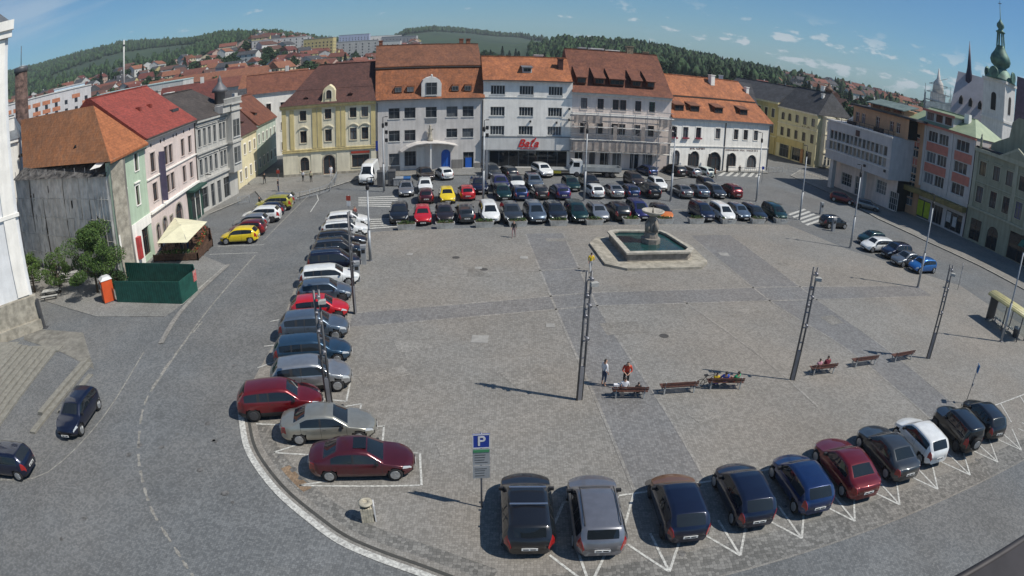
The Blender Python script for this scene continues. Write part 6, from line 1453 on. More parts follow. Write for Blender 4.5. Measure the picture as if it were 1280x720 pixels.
for i in range(n):
    j = (i+1) % n; P_ = [(a_[i][0], a_[i][1]), (a_[j][0], a_[j][1]), (b_[j][0], b_[j][1]), (b_[i][0], b_[i][1])]; mb.prism(P_, fz-.12, fz+.04)
mb.build('rim', m_rim, t)
m_wat = mat('fountain_water', (.012, .055, .055), .06, var=.2, vscale=1.5, bump=.25, bscale=5, spec=.8)
mb = MB(); mb.prism(shr(.91), .25, .82); mb.build('water', m_wat, t)
co = G(812,313); cc = ((co-c0_).x, (co-c0_).y+.0)
mb = MB(); mb.lathe([(.95, .8), (.95, 1.3), (.7, 1.35), (.62, 1.9), (.7, 2.0)], 8, c=(cc[0], cc[1], 0), smooth=False, rot=.4); mb.lathe([(.52, 2.0), (.42, 2.3), (.5, 2.8), (.35, 3.2), (.3, 3.4)], 10, c=(cc[0], cc[1], 0))
for k in range(4): a = k*math.pi/2+.6; mb.tube([(cc[0]+.55*math.cos(a), cc[1]+.55*math.sin(a), 2.0), (cc[0]+.62*math.cos(a), cc[1]+.62*math.sin(a), 2.5), (cc[0]+.42*math.cos(a), cc[1]+.42*math.sin(a), 3.0)], [.22, .26, .14], 8)
mb.build('carved_column', m_fst, t)
mb = MB(); mb.lathe([(.2, 3.35), (.5, 3.5), (1.0, 3.75), (1.12, 3.95), (1.02, 3.97), (.8, 3.82), (.3, 3.7)], 18, c=(cc[0], cc[1], 0)); mb.build('shell_bowl', m_rim, t)
mb = MB(); mb.tube([(cc[0], cc[1], 3.6), (cc[0], cc[1], 4.3)], [.12, .04], 8); mb.build('jet_nozzle', m_fst, t)
# ---- bus shelter
sA_, sB_ = G(1232,400), G(1268,426); d = sB_-sA_; t = thing('bus_shelter', 'bus shelter with arched yellowish roof and glass back by the right kerb', 'bus shelter', sA_, math.atan2(d.y, d.x)); L = 5.0
m_yr = mat('shelter_roof', (.55, .50, .25), .4, var=.1); 
mb = MB(); n = 8
for i in range(n):
    a0, a1 = math.pi*i/n, math.pi*(i+1)/n
    q = [(-.5, .9-1.05*math.cos(a), 2.45+.42*math.sin(a)) for a in (a0, a1)]; mb.add([q[0], (L+.5, q[0][1], q[0][2]), (L+.5, q[1][1], q[1][2]), q[1]], [(0,1,2,3)], 0, True)
o = mb.build('shelter_roof', m_yr, t); sol = o.modifiers.new('s', 'SOLIDIFY'); sol.thickness = .05
for x in (0, L/2, L):
    for y in (0, 1.5): mb = MB(); mb.box(x-.05, y-.05, 0, x+.05, y+.05, 2.5); mb.build('post', m_dkp, t)
mb = MB(); mb.box(-.02, .1, .1, .02, 1.4, 2.4); mb.build('side_panel', mat('advert_dark', (.02, .02, .03), .4), t)
m_tg = bpy.data.materials.new('clear_glass'); m_tg.use_nodes = True; bb = m_tg.node_tree.nodes['Principled BSDF']; bb.inputs['Transmission Weight'].default_value = 1; bb.inputs['Roughness'].default_value = .02; bb.inputs['IOR'].default_value = 1.05; bb.inputs['Base Color'].default_value = (.7, .75, .75, 1)
mb = MB(); mb.box(.1, 1.49, .3, L/2-.1, 1.505, 2.3); mb.box(L/2+.1, 1.49, .3, L-.1, 1.505, 2.3); mb.build('glass_panel', m_tg, t)
mb = MB(); mb.box(.4, .9, .42, L-.6, 1.3, .48); mb.box(.5, 1.0, 0, .6, 1.2, .42); mb.box(L-.8, 1.0, 0, L-.7, 1.2, .42); mb.build('bench', m_conc, t)
t = thing('litter_bin', 'dark bin at the near end of the bus shelter', 'litter bin', G(1268,421), 0); mb = MB(); mb.lathe([(.28, 0), (.34, .8), (.36, .85)], 14); mb.build('drum', m_dkp, t); mb = MB(); mb.lathe([(.37, .85), (.3, 1.0)], 14); mb.build('lid', m_lp, t)
# concrete litter bin bottom left
t = thing('litter_bin', 'beige concrete litter bin with round lid near the maroon saloon', 'litter bin', G(460,649), R(15)); m_bc = mat('bin_concrete', (.46, .42, .33), .9, var=.2, vscale=4)
mb = MB(); [mb.box(-.26+i*.105, -.26, .02, -.18+i*.105, .26, .80) for i in range(5)]; mb.box(-.25, -.25, 0, .25, .25, .78); mb.build('concrete_body', m_bc, t)
mb = MB(); mb.lathe([(.31, .95), (.31, 1.02), (.12, 1.06), (.11, 1.0)], 18); mb.build('lid', m_bc, t); mb = MB(); mb.lathe([(.2, .78), (.2, .95)], 14); mb.build('inner_drum', m_dk, t)
mb = MB(); mb.box(.31, -.22, 0, .36, .22, .92); mb.build('side_plate', m_sw, t)
# green site fence, portable toilet
fp = [G(147,378), G(228,380.5), G(247,364), G(245,357), G(160,353)]
gf = thing('site_fence', 'dark green metal hoarding enclosing a corner of the pavement', 'fence', fp[0]); m_gs = mat('hoarding_green', (.012, .085, .065), .6, .1, var=.15, vscale=2)
for i in range(len(fp)-1):
    a, b_ = fp[i]-fp[0], fp[i+1]-fp[0]; mb = MB(); mb.bar(a+Vector((0,0,1.0)), b_+Vector((0,0,1.0)), .05, 1.9); k = max(1, int((b_-a).length/.25)); 
    for j in range(k): p_ = a.lerp(b_, (j+.5)/k); mb.box(p_.x-.03, p_.y-.05, .05, p_.x+.03, p_.y+.05, 1.94)
    mb.build('fence_panel', m_gs, gf)
mb = MB(); a = fp[2]-fp[0]; mb.box(a.x-.1, a.y-.45, 1.0, a.x+.07, a.y+.1, 1.9); mb.build('warning_sign', mat('sign_redwhite2', (.5, .35, .32), .6, var=.6, vscale=4, col2=(.5, .02, .02)), gf)
t = thing('portable_toilet', 'orange portable toilet with white domed roof beside the green hoarding', 'toilet', G(133,379)+Vector((0,.5,0)), R(-40)); m_ot = mat('toilet_orange', (.62, .09, .02), .5, var=.08)
mb = MB(); mb.box(-.55, -.55, .1, .55, .55, 2.05); mb.build('cabin', m_ot, t); mb = MB(); mb.box(-.42, -.58, .2, .42, -.553, 1.95); mb.build('door', mat('toilet_door', (.55, .11, .04), .5), t); mb = MB(); mb.box(-.18, -.6, 1.35, .18, -.584, 1.65); mb.build('door_plate', m_sw, t)
mb = MB(); mb.add([(-.6,-.6,2.05),(.6,-.6,2.05),(.6,.6,2.05),(-.6,.6,2.05),(-.35,-.3,2.3),(.35,-.3,2.3),(.35,.3,2.3),(-.35,.3,2.3)], [(0,1,5,4),(1,2,6,5),(2,3,7,6),(3,0,4,7),(4,5,6,7),(3,2,1,0)]); mb.build('toilet_roof', m_sw, t)
mb = MB(); mb.box(-.62, -.62, 0, .62, .62, .1); mb.build('skid', m_dkp, t)
# terrace with big cream parasol
tp = [G(193,328), G(248,326), G(266,308), G(263,294), G(215,296)]
t = thing('terrace_fence', 'brown plank fence around the café terrace', 'fence', tp[0]); m_bw = mat('terrace_wood', (.10, .055, .035), .8, var=.25, vscale=4)
for i in range(4):
    a, b_ = tp[i]-tp[0], tp[i+1]-tp[0]; mb = MB()
    for z in (.25, .47, .68): mb.bar(a+Vector((0,0,z)), b_+Vector((0,0,z)), .04, .2)
    k = int((b_-a).length/1.5)+1
    for j in range(k+1): p_ = a.lerp(b_, j/k); mb.box(p_.x-.05, p_.y-.05, 0, p_.x+.05, p_.y+.05, .82)
    mb.build('fence_panel', m_bw, t)
mb = MB(); mb.prism([(p_.x-tp[0].x, p_.y-tp[0].y) for p_ in tp], .121, .2); mb.build('terrace_deck', m_bw, t)
uc = G(232,300); ap = G(233,275,3.9)
pz = [G(196,304,2.5), G(234,303,2.5), G(259,277,2.7), G(218,272,2.7)]
pc = sum(pz, Vector())/4; pc.z = 0
t = thing('parasol', 'large square cream parasol over the café terrace', 'parasol', pc); top = Vector((0, 0, 3.15))
mb = MB(); n = 6; q = [p_-pc for p_ in pz]
for i in range(4):
    a, b_ = q[i], q[(i+1)%4]; rows_ = []
    for k in range(n+1):
        f = k/n; sag = -.06*math.sin(f*math.pi)*1.0; rows_.append([top.lerp(a.lerp(b_, g_/4), f)+Vector((0, 0, sag*(1-.3*abs(g_-2)/2))) for g_ in range(5)])
    for k in range(n):
        for g_ in range(4):
            vs_ = [rows_[k][g_], rows_[k+1][g_], rows_[k+1][g_+1], rows_[k][g_+1]]; mb.add(vs_, [(0,1,2,3)] if k else [(0,1,2)], 0, True) if k else mb.add(vs_[:3], [(0,1,2)], 0, True)
mb.build('canopy', mat('parasol_cream', (.72, .68, .48), .8, var=.05), t); mb = MB(); mb.tube([(0,0,0), (0,0,3.2)], .05, 8); mb.build('pole', m_ms, t)
mb = MB(); [mb.bar(top-Vector((0,0,.1)), q[i]+Vector((0,0,-.03)), .04) for i in range(4)]; mb.build('rib', m_ms, t); mb = MB(); mb.box(-.4, -.4, .2, .4, .4, .3); mb.build('base', m_conc, t)
for i, (q_, lab) in enumerate((((232,314), 'nearest the fence corner'), ((252,300), 'by the flower boxes'), ((212,316), 'in the parasol’s shade on the left'), ((240,304), 'under the middle of the parasol'))):
    t = thing('cafe_table', 'café table with two chairs '+lab, 'table', G(*q_)+Vector((0,0,.2)), R(20*i)); mb = MB(); mb.lathe([(.4, .7), (.4, .74)], 14); mb.build('table_top', m_sw if i == 0 else m_bw, t); mb = MB(); mb.tube([(0,0,0), (0,0,.7)], .03, 6); mb.build('leg', m_dkp, t)
    for s in (-1, 1):
        c_ = thing('cafe_chair', 'brown café chair on the '+('left' if s < 0 else 'right')+' of the table '+lab, 'chair', G(*q_)+Vector((s*.75,0,.2)), R(90 if s < 0 else -90)); mb = MB(); mb.box(-.2, -.2, .42, .2, .2, .46); mb.build('seat', m_bw, c_); mb = MB(); mb.box(-.2, .18, .46, .2, .22, .9); mb.build('backrest', m_bw, c_)
        for lx in (-.17, .17):
            for ly in (-.17, .17): mb = MB(); mb.box(lx-.02, ly-.02, 0, lx+.02, ly+.02, .42); mb.build('leg', m_bw, c_)
t = thing('flower_box', 'box of red flowers along the terrace railing', 'flower box', G(250,297)+Vector((0,0,.2)), R(70)); mb = MB(); mb.box(-1.5, -.2, 0, 1.5, .2, .5); mb.build('trough', m_bw, t); mb = MB(); leaves(mb, (0,0,.75), (1.5,.3,.3), 260, .1, 5, (0, 1, 2)); mb.build('flowers', [m_lf, m_lf3, mat('flower_red', (.45, .05, .03), .8, var=.2)], t)
for i_, (qa, qb, lab) in enumerate(((tp[0], tp[1], 'low green planting along the near side of the café terrace'), (tp[1], tp[3], 'low green planting with red flowers along the street side of the café terrace'))):
    t = thing('planting_box', lab, 'planter', (qa+qb)/2+Vector((0,0,.2)), math.atan2((qb-qa).y, (qb-qa).x)); hl_ = (qb-qa).length/2-.3; mb = MB(); mb.box(-hl_, .1, 0, hl_, .45, .45); mb.build('trough', m_bw, t)
    mb = MB(); leaves(mb, (0, .28, .7), (hl_, .3, .32), 420, .09, 31+i_, (0, 1, 1, 2) if i_ == 0 else (0, 1, 2, 3)); mb.build('plants', [m_lf3, m_lf, m_lf2, mat('flower_red', ())], t)
# picnic tables and benches under the trees at the left
for q_, lab, rz in (((65,372), 'grey picnic table nearest the white palace', 25), ((88,350), 'grey picnic table under the pair of small trees', 25), ((45,352), 'grey picnic table at the netted house end of the small square', 25)):
    t = thing('picnic_table', lab, 'table', G(*q_), R(rz)); mb = MB(); mb.box(-1.0, -.4, .72, 1.0, .4, .78); mb.build('table_top', m_conc, t)
    for s in (-1, 1): mb = MB(); mb.box(-1.0, s*.75-.15, .42, 1.0, s*.75+.15, .47); mb.build('seat', m_conc, t)
    for s in (-1, 1): mb = MB(); mb.bar((s*.7, -.8, .0), (s*.7, .3, .72), .08); mb.bar((s*.7, .8, 0), (s*.7, -.3, .72), .08); mb.build('leg', m_dkp, t)
t = thing('sculpture_post', 'dark slanting metal post by the corner of the stone steps', 'post', G(56,410), R(20)); mb = MB(); mb.bar((0,0,0), (-.15,.0,2.6), .32, .22); mb.build('post', m_dkp, t); mb = MB(); mb.box(-.5, -.2, 0, .35, .25, .08); mb.build('foot', m_dkp, t); mb = MB(); mb.bar((-.12, 0, 2.1), (-.7, .1, 1.75), .12); mb.build('arm', m_dkp, t)
for q_, lab in (((70,357), 'dark waste bin left of the pair under the trees'), ((76,358), 'dark waste bin right of the pair under the trees'), ((100,356), 'dark waste bin beside the trunk of the leafy tree')):
    t = thing('waste_bin', lab, 'bin', G(*q_)); mb = MB(); mb.lathe([(.22, 0), (.27, .85)], 12); mb.build('drum', m_dkp, t); mb = MB(); mb.lathe([(.29, .85), (.2, 1.0)], 12); mb.build('lid', m_sg, t)
# recycling containers before the grey town house
for i, (q_, w_, h_, m, lab) in enumerate((((477,233), 1.1, 2.2, m_dkp, 'tall dark grey container cage beside the white van'), ((490,232), 1.0, 2.2, m_dkp, 'second tall dark grey container cage'), ((498,232), 1.3, 1.2, m_sg, 'low grey recycling container'), ((507,231), 1.3, 1.1, mat('container_blue', (.02, .10, .28), .6), 'low blue recycling container by the town house'))):
    t = thing('recycling_container', lab, 'container', G(*q_), R(8)); mb = MB(); mb.box(-w_/2, -.5, .1, w_/2, .5, h_-.12); [mb.box(-w_/2+.1+k*w_/4, -.53, .15, -w_/2+.16+k*w_/4, -.5, h_-.15) for k in range(4)]; mb.build('container_body', m, t); mb = MB(); mb.add([(-w_/2-.04,-.55,h_-.12),(w_/2+.04,-.55,h_-.12),(w_/2+.04,.5,h_),(-w_/2-.04,.5,h_),(-w_/2-.04,-.55,h_-.2),(w_/2+.04,-.55,h_-.2),(w_/2+.04,.5,h_-.12),(-w_/2-.04,.5,h_-.12)], [(0,1,2,3),(7,6,5,4),(4,5,1,0),(5,6,2,1),(6,7,3,2),(7,4,0,3)]); mb.build('container_lid', m, t)
# railings
def railing(label, pts, name='railing'):
    P_ = [G(*p) for p in pts]; t = thing(name, label, 'railing', P_[0]); posts = MB(); rails = MB()
    for a, b_ in zip(P_, P_[1:]):
        k = max(1, round((b_-a).length/1.7)); a, b_ = a-P_[0], b_-P_[0]
        for j in range(k+1): q = a.lerp(b_, j/k); posts.tube([(q.x, q.y, .1), (q.x, q.y, 1.15)], .035, 6)
        for z in (1.1, .35): rails.bar(a+Vector((0,0,z)), b_+Vector((0,0,z)), .05)
        for j in range(k*3): q = a.lerp(b_, j/(k*3)); rails.bar(q+Vector((0,0,.35)), q+Vector((0,0,1.1)), .03)
    posts.build('post', m_lp, t); rails.build('rail', m_lp, t)
railing('grey tubular railing along the pavement before the yellow house', [(357,255), (375,251), (400,245), (412,240), (418,232), (421,224)])
railing('short grey railing by the oriel house corner', [(298,257), (312,254.5)]); railing('grey railing beside the arched windows and zebra crossing', [(922,217), (960,217), (978,216)])
railing('railing on the right pavement before the yellow corner house', [(985,214), (1035,228)])
# stone steps at the far left
def stairs(name, label, pts_lo, pts_hi, n, h, dep):
    pass
m_step = mat('step_stone', (.225, .215, .185), .9, var=.12, vscale=3)
a, b_ = G(0,533), G(70,440); dirv = (b_-a).normalized(); nn = Vector((-dirv.y, dirv.x, 0)); 
t = thing('stone_steps', 'broad beige stone steps climbing to the white palace at the left edge', 'steps', b_, math.atan2(dirv.y, dirv.x)); mb = MB(); L = 16
for i in range(7): mb.box(-L, i*.55, i*.13, -.0-i*.06, 6, (i+1)*.13)
mb.box(-L, 3.85, .9, 0, 9, .94); mb.build('step', m_step, t); 
mb = MB(); mb.box(.0, -.3, 0, .9, 8, .13); mb.build('landing_edge', m_step, t)
a, b_ = G(40,548), G(116,455); dirv = (b_-a).normalized()
t = thing('kerb_steps', 'two low beige kerb steps between the road and the palace steps', 'steps', b_, math.atan2(dirv.y, dirv.x)); mb = MB(); mb.box(-9, 0, 0, 0, .5, .14); mb.box(-7, .55, .0, .4, 1.0, .26); mb.box(-6.5, -.9, 0, -1.5, -.45, .07); mb.build('step', m_step, t)
mb = MB(); p_ = [G(116,455), G(102,418), G(45,412), G(70,440)]; 
sheet('pale_paving', [G(118,462), G(104,416), G(30,410), G(30,425), G(72,438), G(92,448)], .02, mat('pale_sandstone_paving', (.205, .195, .17), .9, var=.2, vscale=1.2))
# ---- trees near the left
def tree(name, label, base, H, cr, n, seed, mats, size=.2, group=None, trunk=.14, z0=None):
    t = thing(name, label, 'tree', base, 0, group); r_ = random.Random(seed)
    mb = MB(); mb.tube([(0,0,0), (.05,0,H*.3), (-.05,.08,H*.75)], [trunk, trunk*.7, trunk*.25], 8)
    for k in range(7):
        a = k*2.4+seed; z = H*(.3+.07*k); l = cr*(.75-.05*k); mb.tube([(0,0,z), (l*.5*math.cos(a), l*.5*math.sin(a), z+l*.3), (l*math.cos(a), l*math.sin(a), z+l*.55)], [trunk*.4, trunk*.25, .02], 6)
    mb.build('trunk', m_bark, t)
    mb = MB(); nb = 26
    for k in range(nb):
        a = r_.random()*6.28; zz = r_.uniform(.32, 1.0); rad_ = cr*math.sqrt(r_.random())*(1.05-abs(zz-.55)*1.1); s = cr*r_.uniform(.22, .42)
        leaves(mb, (rad_*math.cos(a), rad_*math.sin(a), H*zz), (s, s, s*.75), n//nb, size, seed*50+k, (0, 1, 2))
    mb.build('crown', mats, t); return t
tree('leafy_tree', 'full leafy tree beside the orange toilet in front of the netted house', V2(-37.4, 42.2), 5.8, 3.0, 19000, 5, [m_lf, m_lf2, m_lf], .085)
tree('small_tree', 'small light green tree near the white palace', V2(-46.6, 41.5), 3.8, 1.6, 4200, 8, [m_lf2, m_lf, m_lf2], .08); tree('small_tree', 'small light green tree with dark props between the palace and the leafy tree', V2(-42.6, 41.8), 4.0, 1.6, 4200, 9, [m_lf2, m_lf2, m_lf], .08)
tree('low_bush', 'low bush between the leafy tree and the green hoarding', V2(-35.4, 43.2), 1.6, 1.2, 900, 12, [m_lf, m_lf3, m_lf3], .11)
# ================================================================== PEOPLE
m_skin = mat('skin', (.45, .27, .19), .6, var=0); m_hair = mat('hair_dark', (.03, .02, .015), .7, var=0); m_hairg = mat('hair_grey', (.3, .29, .28), .7, var=0); m_shoe = mat('shoe_dark', (.03, .03, .03), .6, var=0)
def cloth(n, c): return mat('cloth_'+n, c, .85, var=.08, vscale=8)
def person(label, base, rz, pose, top, legs, hair=None, H=1.72, shorts=False, shoes=None, group=None):
    """one continuous skinned body: pelvis, spine, head, arms with hands and fingers, legs with feet"""
    s = H/1.72; V = {}; E = []; Rd = {}; kind = {}
    def v(n, p, r, par=None, k=None): V[n] = Vector(p); Rd[n] = r; kind[n] = k; par and E.append((par, n))
    sit = pose in ('sit', 'recline'); hz = .50 if sit else .95; ln = {'recline': .35, 'stoop': -.28}.get(pose, .02)
    def tilt(p):  # lean of the upper body about the hips (facing +Y, negative lean is forward)
        y, z = p[1], p[2]-hz; c, n_ = math.cos(ln), math.sin(ln); return (p[0], y*c-z*n_, hz+y*n_+z*c)
    v('pel', (0,0,hz), .15, None, 'leg'); v('waist', tilt((0,0,hz+.18)), .135, 'pel', 'top'); v('chest', tilt((0,.01,hz+.38)), .165, 'waist', 'top'); v('neck', tilt((0,0,hz+.55)), .062, 'chest', 'skin')
    v('jaw', tilt((0,.03,hz+.63)), .075, 'neck', 'skin'); v('head', tilt((0,.01,hz+.70)), .10, 'jaw', 'head'); v('crown', tilt((0,-.015,hz+.775)), .075, 'head', 'hair')
    v('nose', tilt((0,.125,hz+.665)), .014, 'jaw', 'skin')
    for sg, n in ((-1, 'l'), (1, 'r')):
        v('sh'+n, tilt((sg*.19, 0, hz+.47)), .068, 'chest', 'top')
        if pose == 'walk': el, wr = (sg*.25, -sg*.08, hz+.2), (sg*.24, sg*.10+.05, hz-.02)
        elif pose == 'stoop': el, wr = (sg*.27, .10, hz+.22), (sg*.10, .30, hz+.16)
        elif sit: el, wr = (sg*.25, .04, hz+.22), (sg*.14, .28, hz+.12)
        else: el, wr = (sg*.26, -.02, hz+.19), (sg*.25, .06, hz-.05)
        v('el'+n, tilt(el), .047, 'sh'+n, 'top'); v('wr'+n, tilt(wr), .03, 'el'+n, 'skin')
        d = (V['wr'+n]-V['el'+n]).normalized(); v('pa'+n, V['wr'+n]+d*.07, .034, 'wr'+n, 'skin')
        side = Vector((0, 1, 0)) if abs(d.z) > .6 else Vector((1, 0, 0))
        for f in range(4):
            q = V['pa'+n]+side*(f-1.5)*.02+d*.03; v('f%d'%f+n, q, .009, 'pa'+n, 'skin'); v('g%d'%f+n, q+d*(.035, .045, .04, .03)[f]+Vector((-sg*.01, 0, 0)), .008, 'f%d'%f+n, 'skin')
        v('th'+n, V['wr'+n]+d*.05+side*.045, .010, 'wr'+n, 'skin')
        v('hip'+n, (sg*.10, 0, hz-.06), .10, 'pel', 'leg')
        if sit: kn, an = (sg*.13, .44, .50), (sg*.13, .46+(.18 if pose == 'recline' else 0), .09)
        elif pose == 'walk': kn, an = (sg*.1, .05+sg*.14, .52), (sg*.1, -.06+sg*.26, .09)
        else: kn, an = (sg*.12, .02, .50), (sg*.13, -.02, .09)
        v('kn'+n, kn, .062, 'hip'+n, 'leg'); v('an'+n, an, .040, 'kn'+n, 'skin' if shorts else 'leg'); v('toe'+n, (an[0]+sg*.02, an[1]+.16, .035), .035, 'an'+n, 'shoe')
    names = list(V); me = bpy.data.meshes.new('tmp'); me.from_pydata([V[n]*s for n in names], [(names.index(a), names.index(b_)) for a, b_ in E], [])
    o = bpy.data.objects.new('tmp', me); COL.objects.link(o); o.modifiers.new('skin', 'SKIN'); o.modifiers.new('sub', 'SUBSURF').levels = 1; o.modifiers['sub'].render_levels = 1
    if not me.skin_vertices:
        bpy.context.view_layer.objects.active = o
        with bpy.context.temp_override(object=o, active_object=o): bpy.ops.mesh.customdata_skin_add()
    for i, n in enumerate(names): me.skin_vertices[0].data[i].radius = (Rd[n]*s,)*2; me.skin_vertices[0].data[i].use_root = (n == 'pel')
    dg = bpy.context.evaluated_depsgraph_get(); res_ = bpy.data.meshes.new_from_object(o.evaluated_get(dg)); bpy.data.objects.remove(o)
    res_.name = 'person'; ms = [m_skin, top, legs, hair or m_hair, shoes or m_shoe]; res_.materials.clear(); [res_.materials.append(m) for m in ms]
    segs = [(V[a]*s, V[b_]*s, kind[b_], kind[a]) for a, b_ in E]
    for p in res_.polygons:
        c = p.center; best = None
        for a, b_, kb, ka in segs:
            ab = b_-a; t = max(0, min(1, (c-a).dot(ab)/max(ab.length_squared, 1e-9))); dd = (c-(a+ab*t)).length
            if best is None or dd < best[0]: best = (dd, t, ka, kb)
        _, t, ka, kb = best; k = ka if (t < .5 and ka) else kb
        if kb == 'leg' and ka == 'leg': k = 'leg'
        if k == 'head': 
            loc = c-V['head']*s; k = 'hair' if (loc.z > .02 or loc.y < -.02) else 'skin'
        p.material_index = {'skin': 0, 'top': 1, 'leg': 2, 'hair': 3, 'shoe': 4}[k]; p.use_smooth = True
    o = bpy.data.objects.new('person', res_); COL.objects.link(o); o.location = base; o.rotation_euler.z = rz
    return tag(o, label, 'person', group)
cw, cr_, cb_l, cg_, ck, cyl, cj = cloth('white', (.7,.7,.72)), cloth('red', (.55,.06,.03)), cloth('blue', (.03,.08,.45)), cloth('green', (.03,.35,.15)), cloth('black', (.02,.02,.022)), cloth('yellow', (.65,.45,.02)), cloth('denim', (.03,.05,.10))
def onbench(B, x, y=.22): m = B.matrix_basis; return m @ Vector((x, y, 0))
person('person in a white shirt and dark trousers standing beside the nearest light mast', G(754,482), R(-60), 'stand', cw, cj, shorts=True)
person('person in a red-orange top bending forward behind the bench', G(782,486)+Vector((0,.25,0)), R(175), 'stoop', cr_, ck, H=1.75)
person('woman in white sitting on the bench with her back to the viewer', onbench(B1, -.35), B1.rotation_euler.z, 'sit', cw, ck)
person('small person in dark clothes sitting at the right of the woman in white', onbench(B1, .45), B1.rotation_euler.z, 'sit', ck, ck, H=1.3)
mb = MB(); mb.box(-.15, -.1, .48, .15, .1, .82); o = mb.build('bag', cw); o.location = onbench(B1, -.8, .25); tag(o, 'white bag standing on the left end of the bench beside the woman', 'bag')
person('person in blue slumped on the bench beside the bicycle', onbench(B3, -.1), B3.rotation_euler.z, 'recline', cb_l, ck)
person('person in a green top leaning back at the right of the bench', onbench(B3, .6), B3.rotation_euler.z+.5, 'recline', cg_, cr_)
person('person in a yellow-violet top at the left of the reclining pair', onbench(B3, -.6), B3.rotation_euler.z, 'sit', cyl, cloth('violet', (.12,.03,.3)), H=1.4)
person('red-dressed person with dark hair on the bench right of the second mast', onbench(B4, .25), B4.rotation_euler.z, 'sit', cloth('dark_red', (.22,.03,.05)), ck)
person('person in pink and white on the bench right of the second mast', onbench(B4, -.4), B4.rotation_euler.z, 'sit', cloth('pink', (.6,.3,.35)), ck, H=1.5)
person('person in a yellow shirt and pale trousers walking beside the fountain', G(738,340), R(10), 'walk', cyl, cloth('pale', (.5,.5,.5)))
person('person in dark clothes walking across the open plaza before the planters', G(642,297), R(170), 'walk', ck, cloth('rose', (.3,.2,.2)), H=1.7)
for q, lab, a, b_, ps in (((331,231), 'dark figure walking out of the side street on the left', ck, ck, 'walk'), ((348,240), 'dark-clothed person by the blue crossing sign in the side street mouth', ck, cj, 'stand'), ((379,228), 'person in white near the arched window of the yellow house', cw, ck, 'stand'), ((389,229), 'person in a pale top second from the arched window of the yellow house', cloth('beige', (.5,.45,.3)), ck, 'stand'),
    ((414,222), 'person in white at the door of the yellow house', cw, cw, 'stand'), ((444,277), 'person in dark red crossing at the top of the left car column', cloth('rust', (.2,.06,.05)), ck, 'walk'), ((893,224), 'person in brown by the zebra crossing before the arched windows', cloth('brown', (.3,.12,.08)), ck, 'walk'), ((924,219), 'dark-dressed person against the restaurant wall', ck, ck, 'stand'),
    ((154,339), 'person in white by the red shop sign of the green house', cw, cw, 'stand'), ((162,334), 'person in blue by the red shop sign of the green house', cb_l, ck, 'stand'), ((1215,302), 'dark figure in the shade of the theatre', ck, ck, 'walk'), ((325,262), 'dark person beside the silver car at the left street railing', ck, ck, 'stand'),
    ((228,316), 'guest in white seated area of the terrace', cw, cj, 'stand'), ((236,317), 'guest in pale blue on the terrace beside the one in white', cloth('pale_blue', (.3,.4,.55)), cj, 'stand')):
    person(lab, G(*q)+Vector((0,0,.2 if 'guest' in lab else .12 if q[1] < 262 or 'shop sign' in lab else 0)), R(q[0]*37 % 360), ps, a, b_, H=1.6+.01*(q[0] % 14))
# bicycle leaning on the third bench
t = thing('bicycle', 'black bicycle parked at the left end of the bench with the reclining pair', 'bicycle', onbench(B3, -1.15, .35), B3.rotation_euler.z+R(20)); t.rotation_euler.x = R(8)
def torus(mb, c, Rr, r, n=24): mb.tube([(c[0]+Rr*math.cos(2*math.pi*k/n), c[1], c[2]+Rr*math.sin(2*math.pi*k/n)) for k in range(n+1)], r, 6, cap=False)
for x in (-.52, .52):
    mb = MB(); torus(mb, (x, 0, .34), .32, .022); w_ = mb.build('wheel', m_tyre, t); mb = MB()
    for k in range(10): a = k*math.pi/5; mb.bar((x, 0, .34), (x+.31*math.cos(a), 0, .34+.31*math.sin(a)), .006)
    mb.build('spokes', m_rim, w_)
mb = MB(); [mb.tube([a, b_], .018, 8) for a, b_ in (((-.52,0,.34),(-.08,0,.32)), ((-.52,0,.34),(-.2,0,.82)), ((-.08,0,.32),(-.22,0,.88)), ((-.08,0,.32),(.38,0,.78)), ((-.2,0,.80),(.36,0,.84)), ((.36,0,.95),(.52,0,.34)))]; mb.build('bicycle_frame', m_blk, t)
mb = MB(); mb.tube([(.3,-.28,1.0), (.36,0,.98), (.3,.28,1.0)], .015, 8); mb.build('handlebar', m_blk, t); mb = MB(); mb.box(-.36, -.07, .88, -.1, .07, .93); mb.build('saddle', m_blk, t)
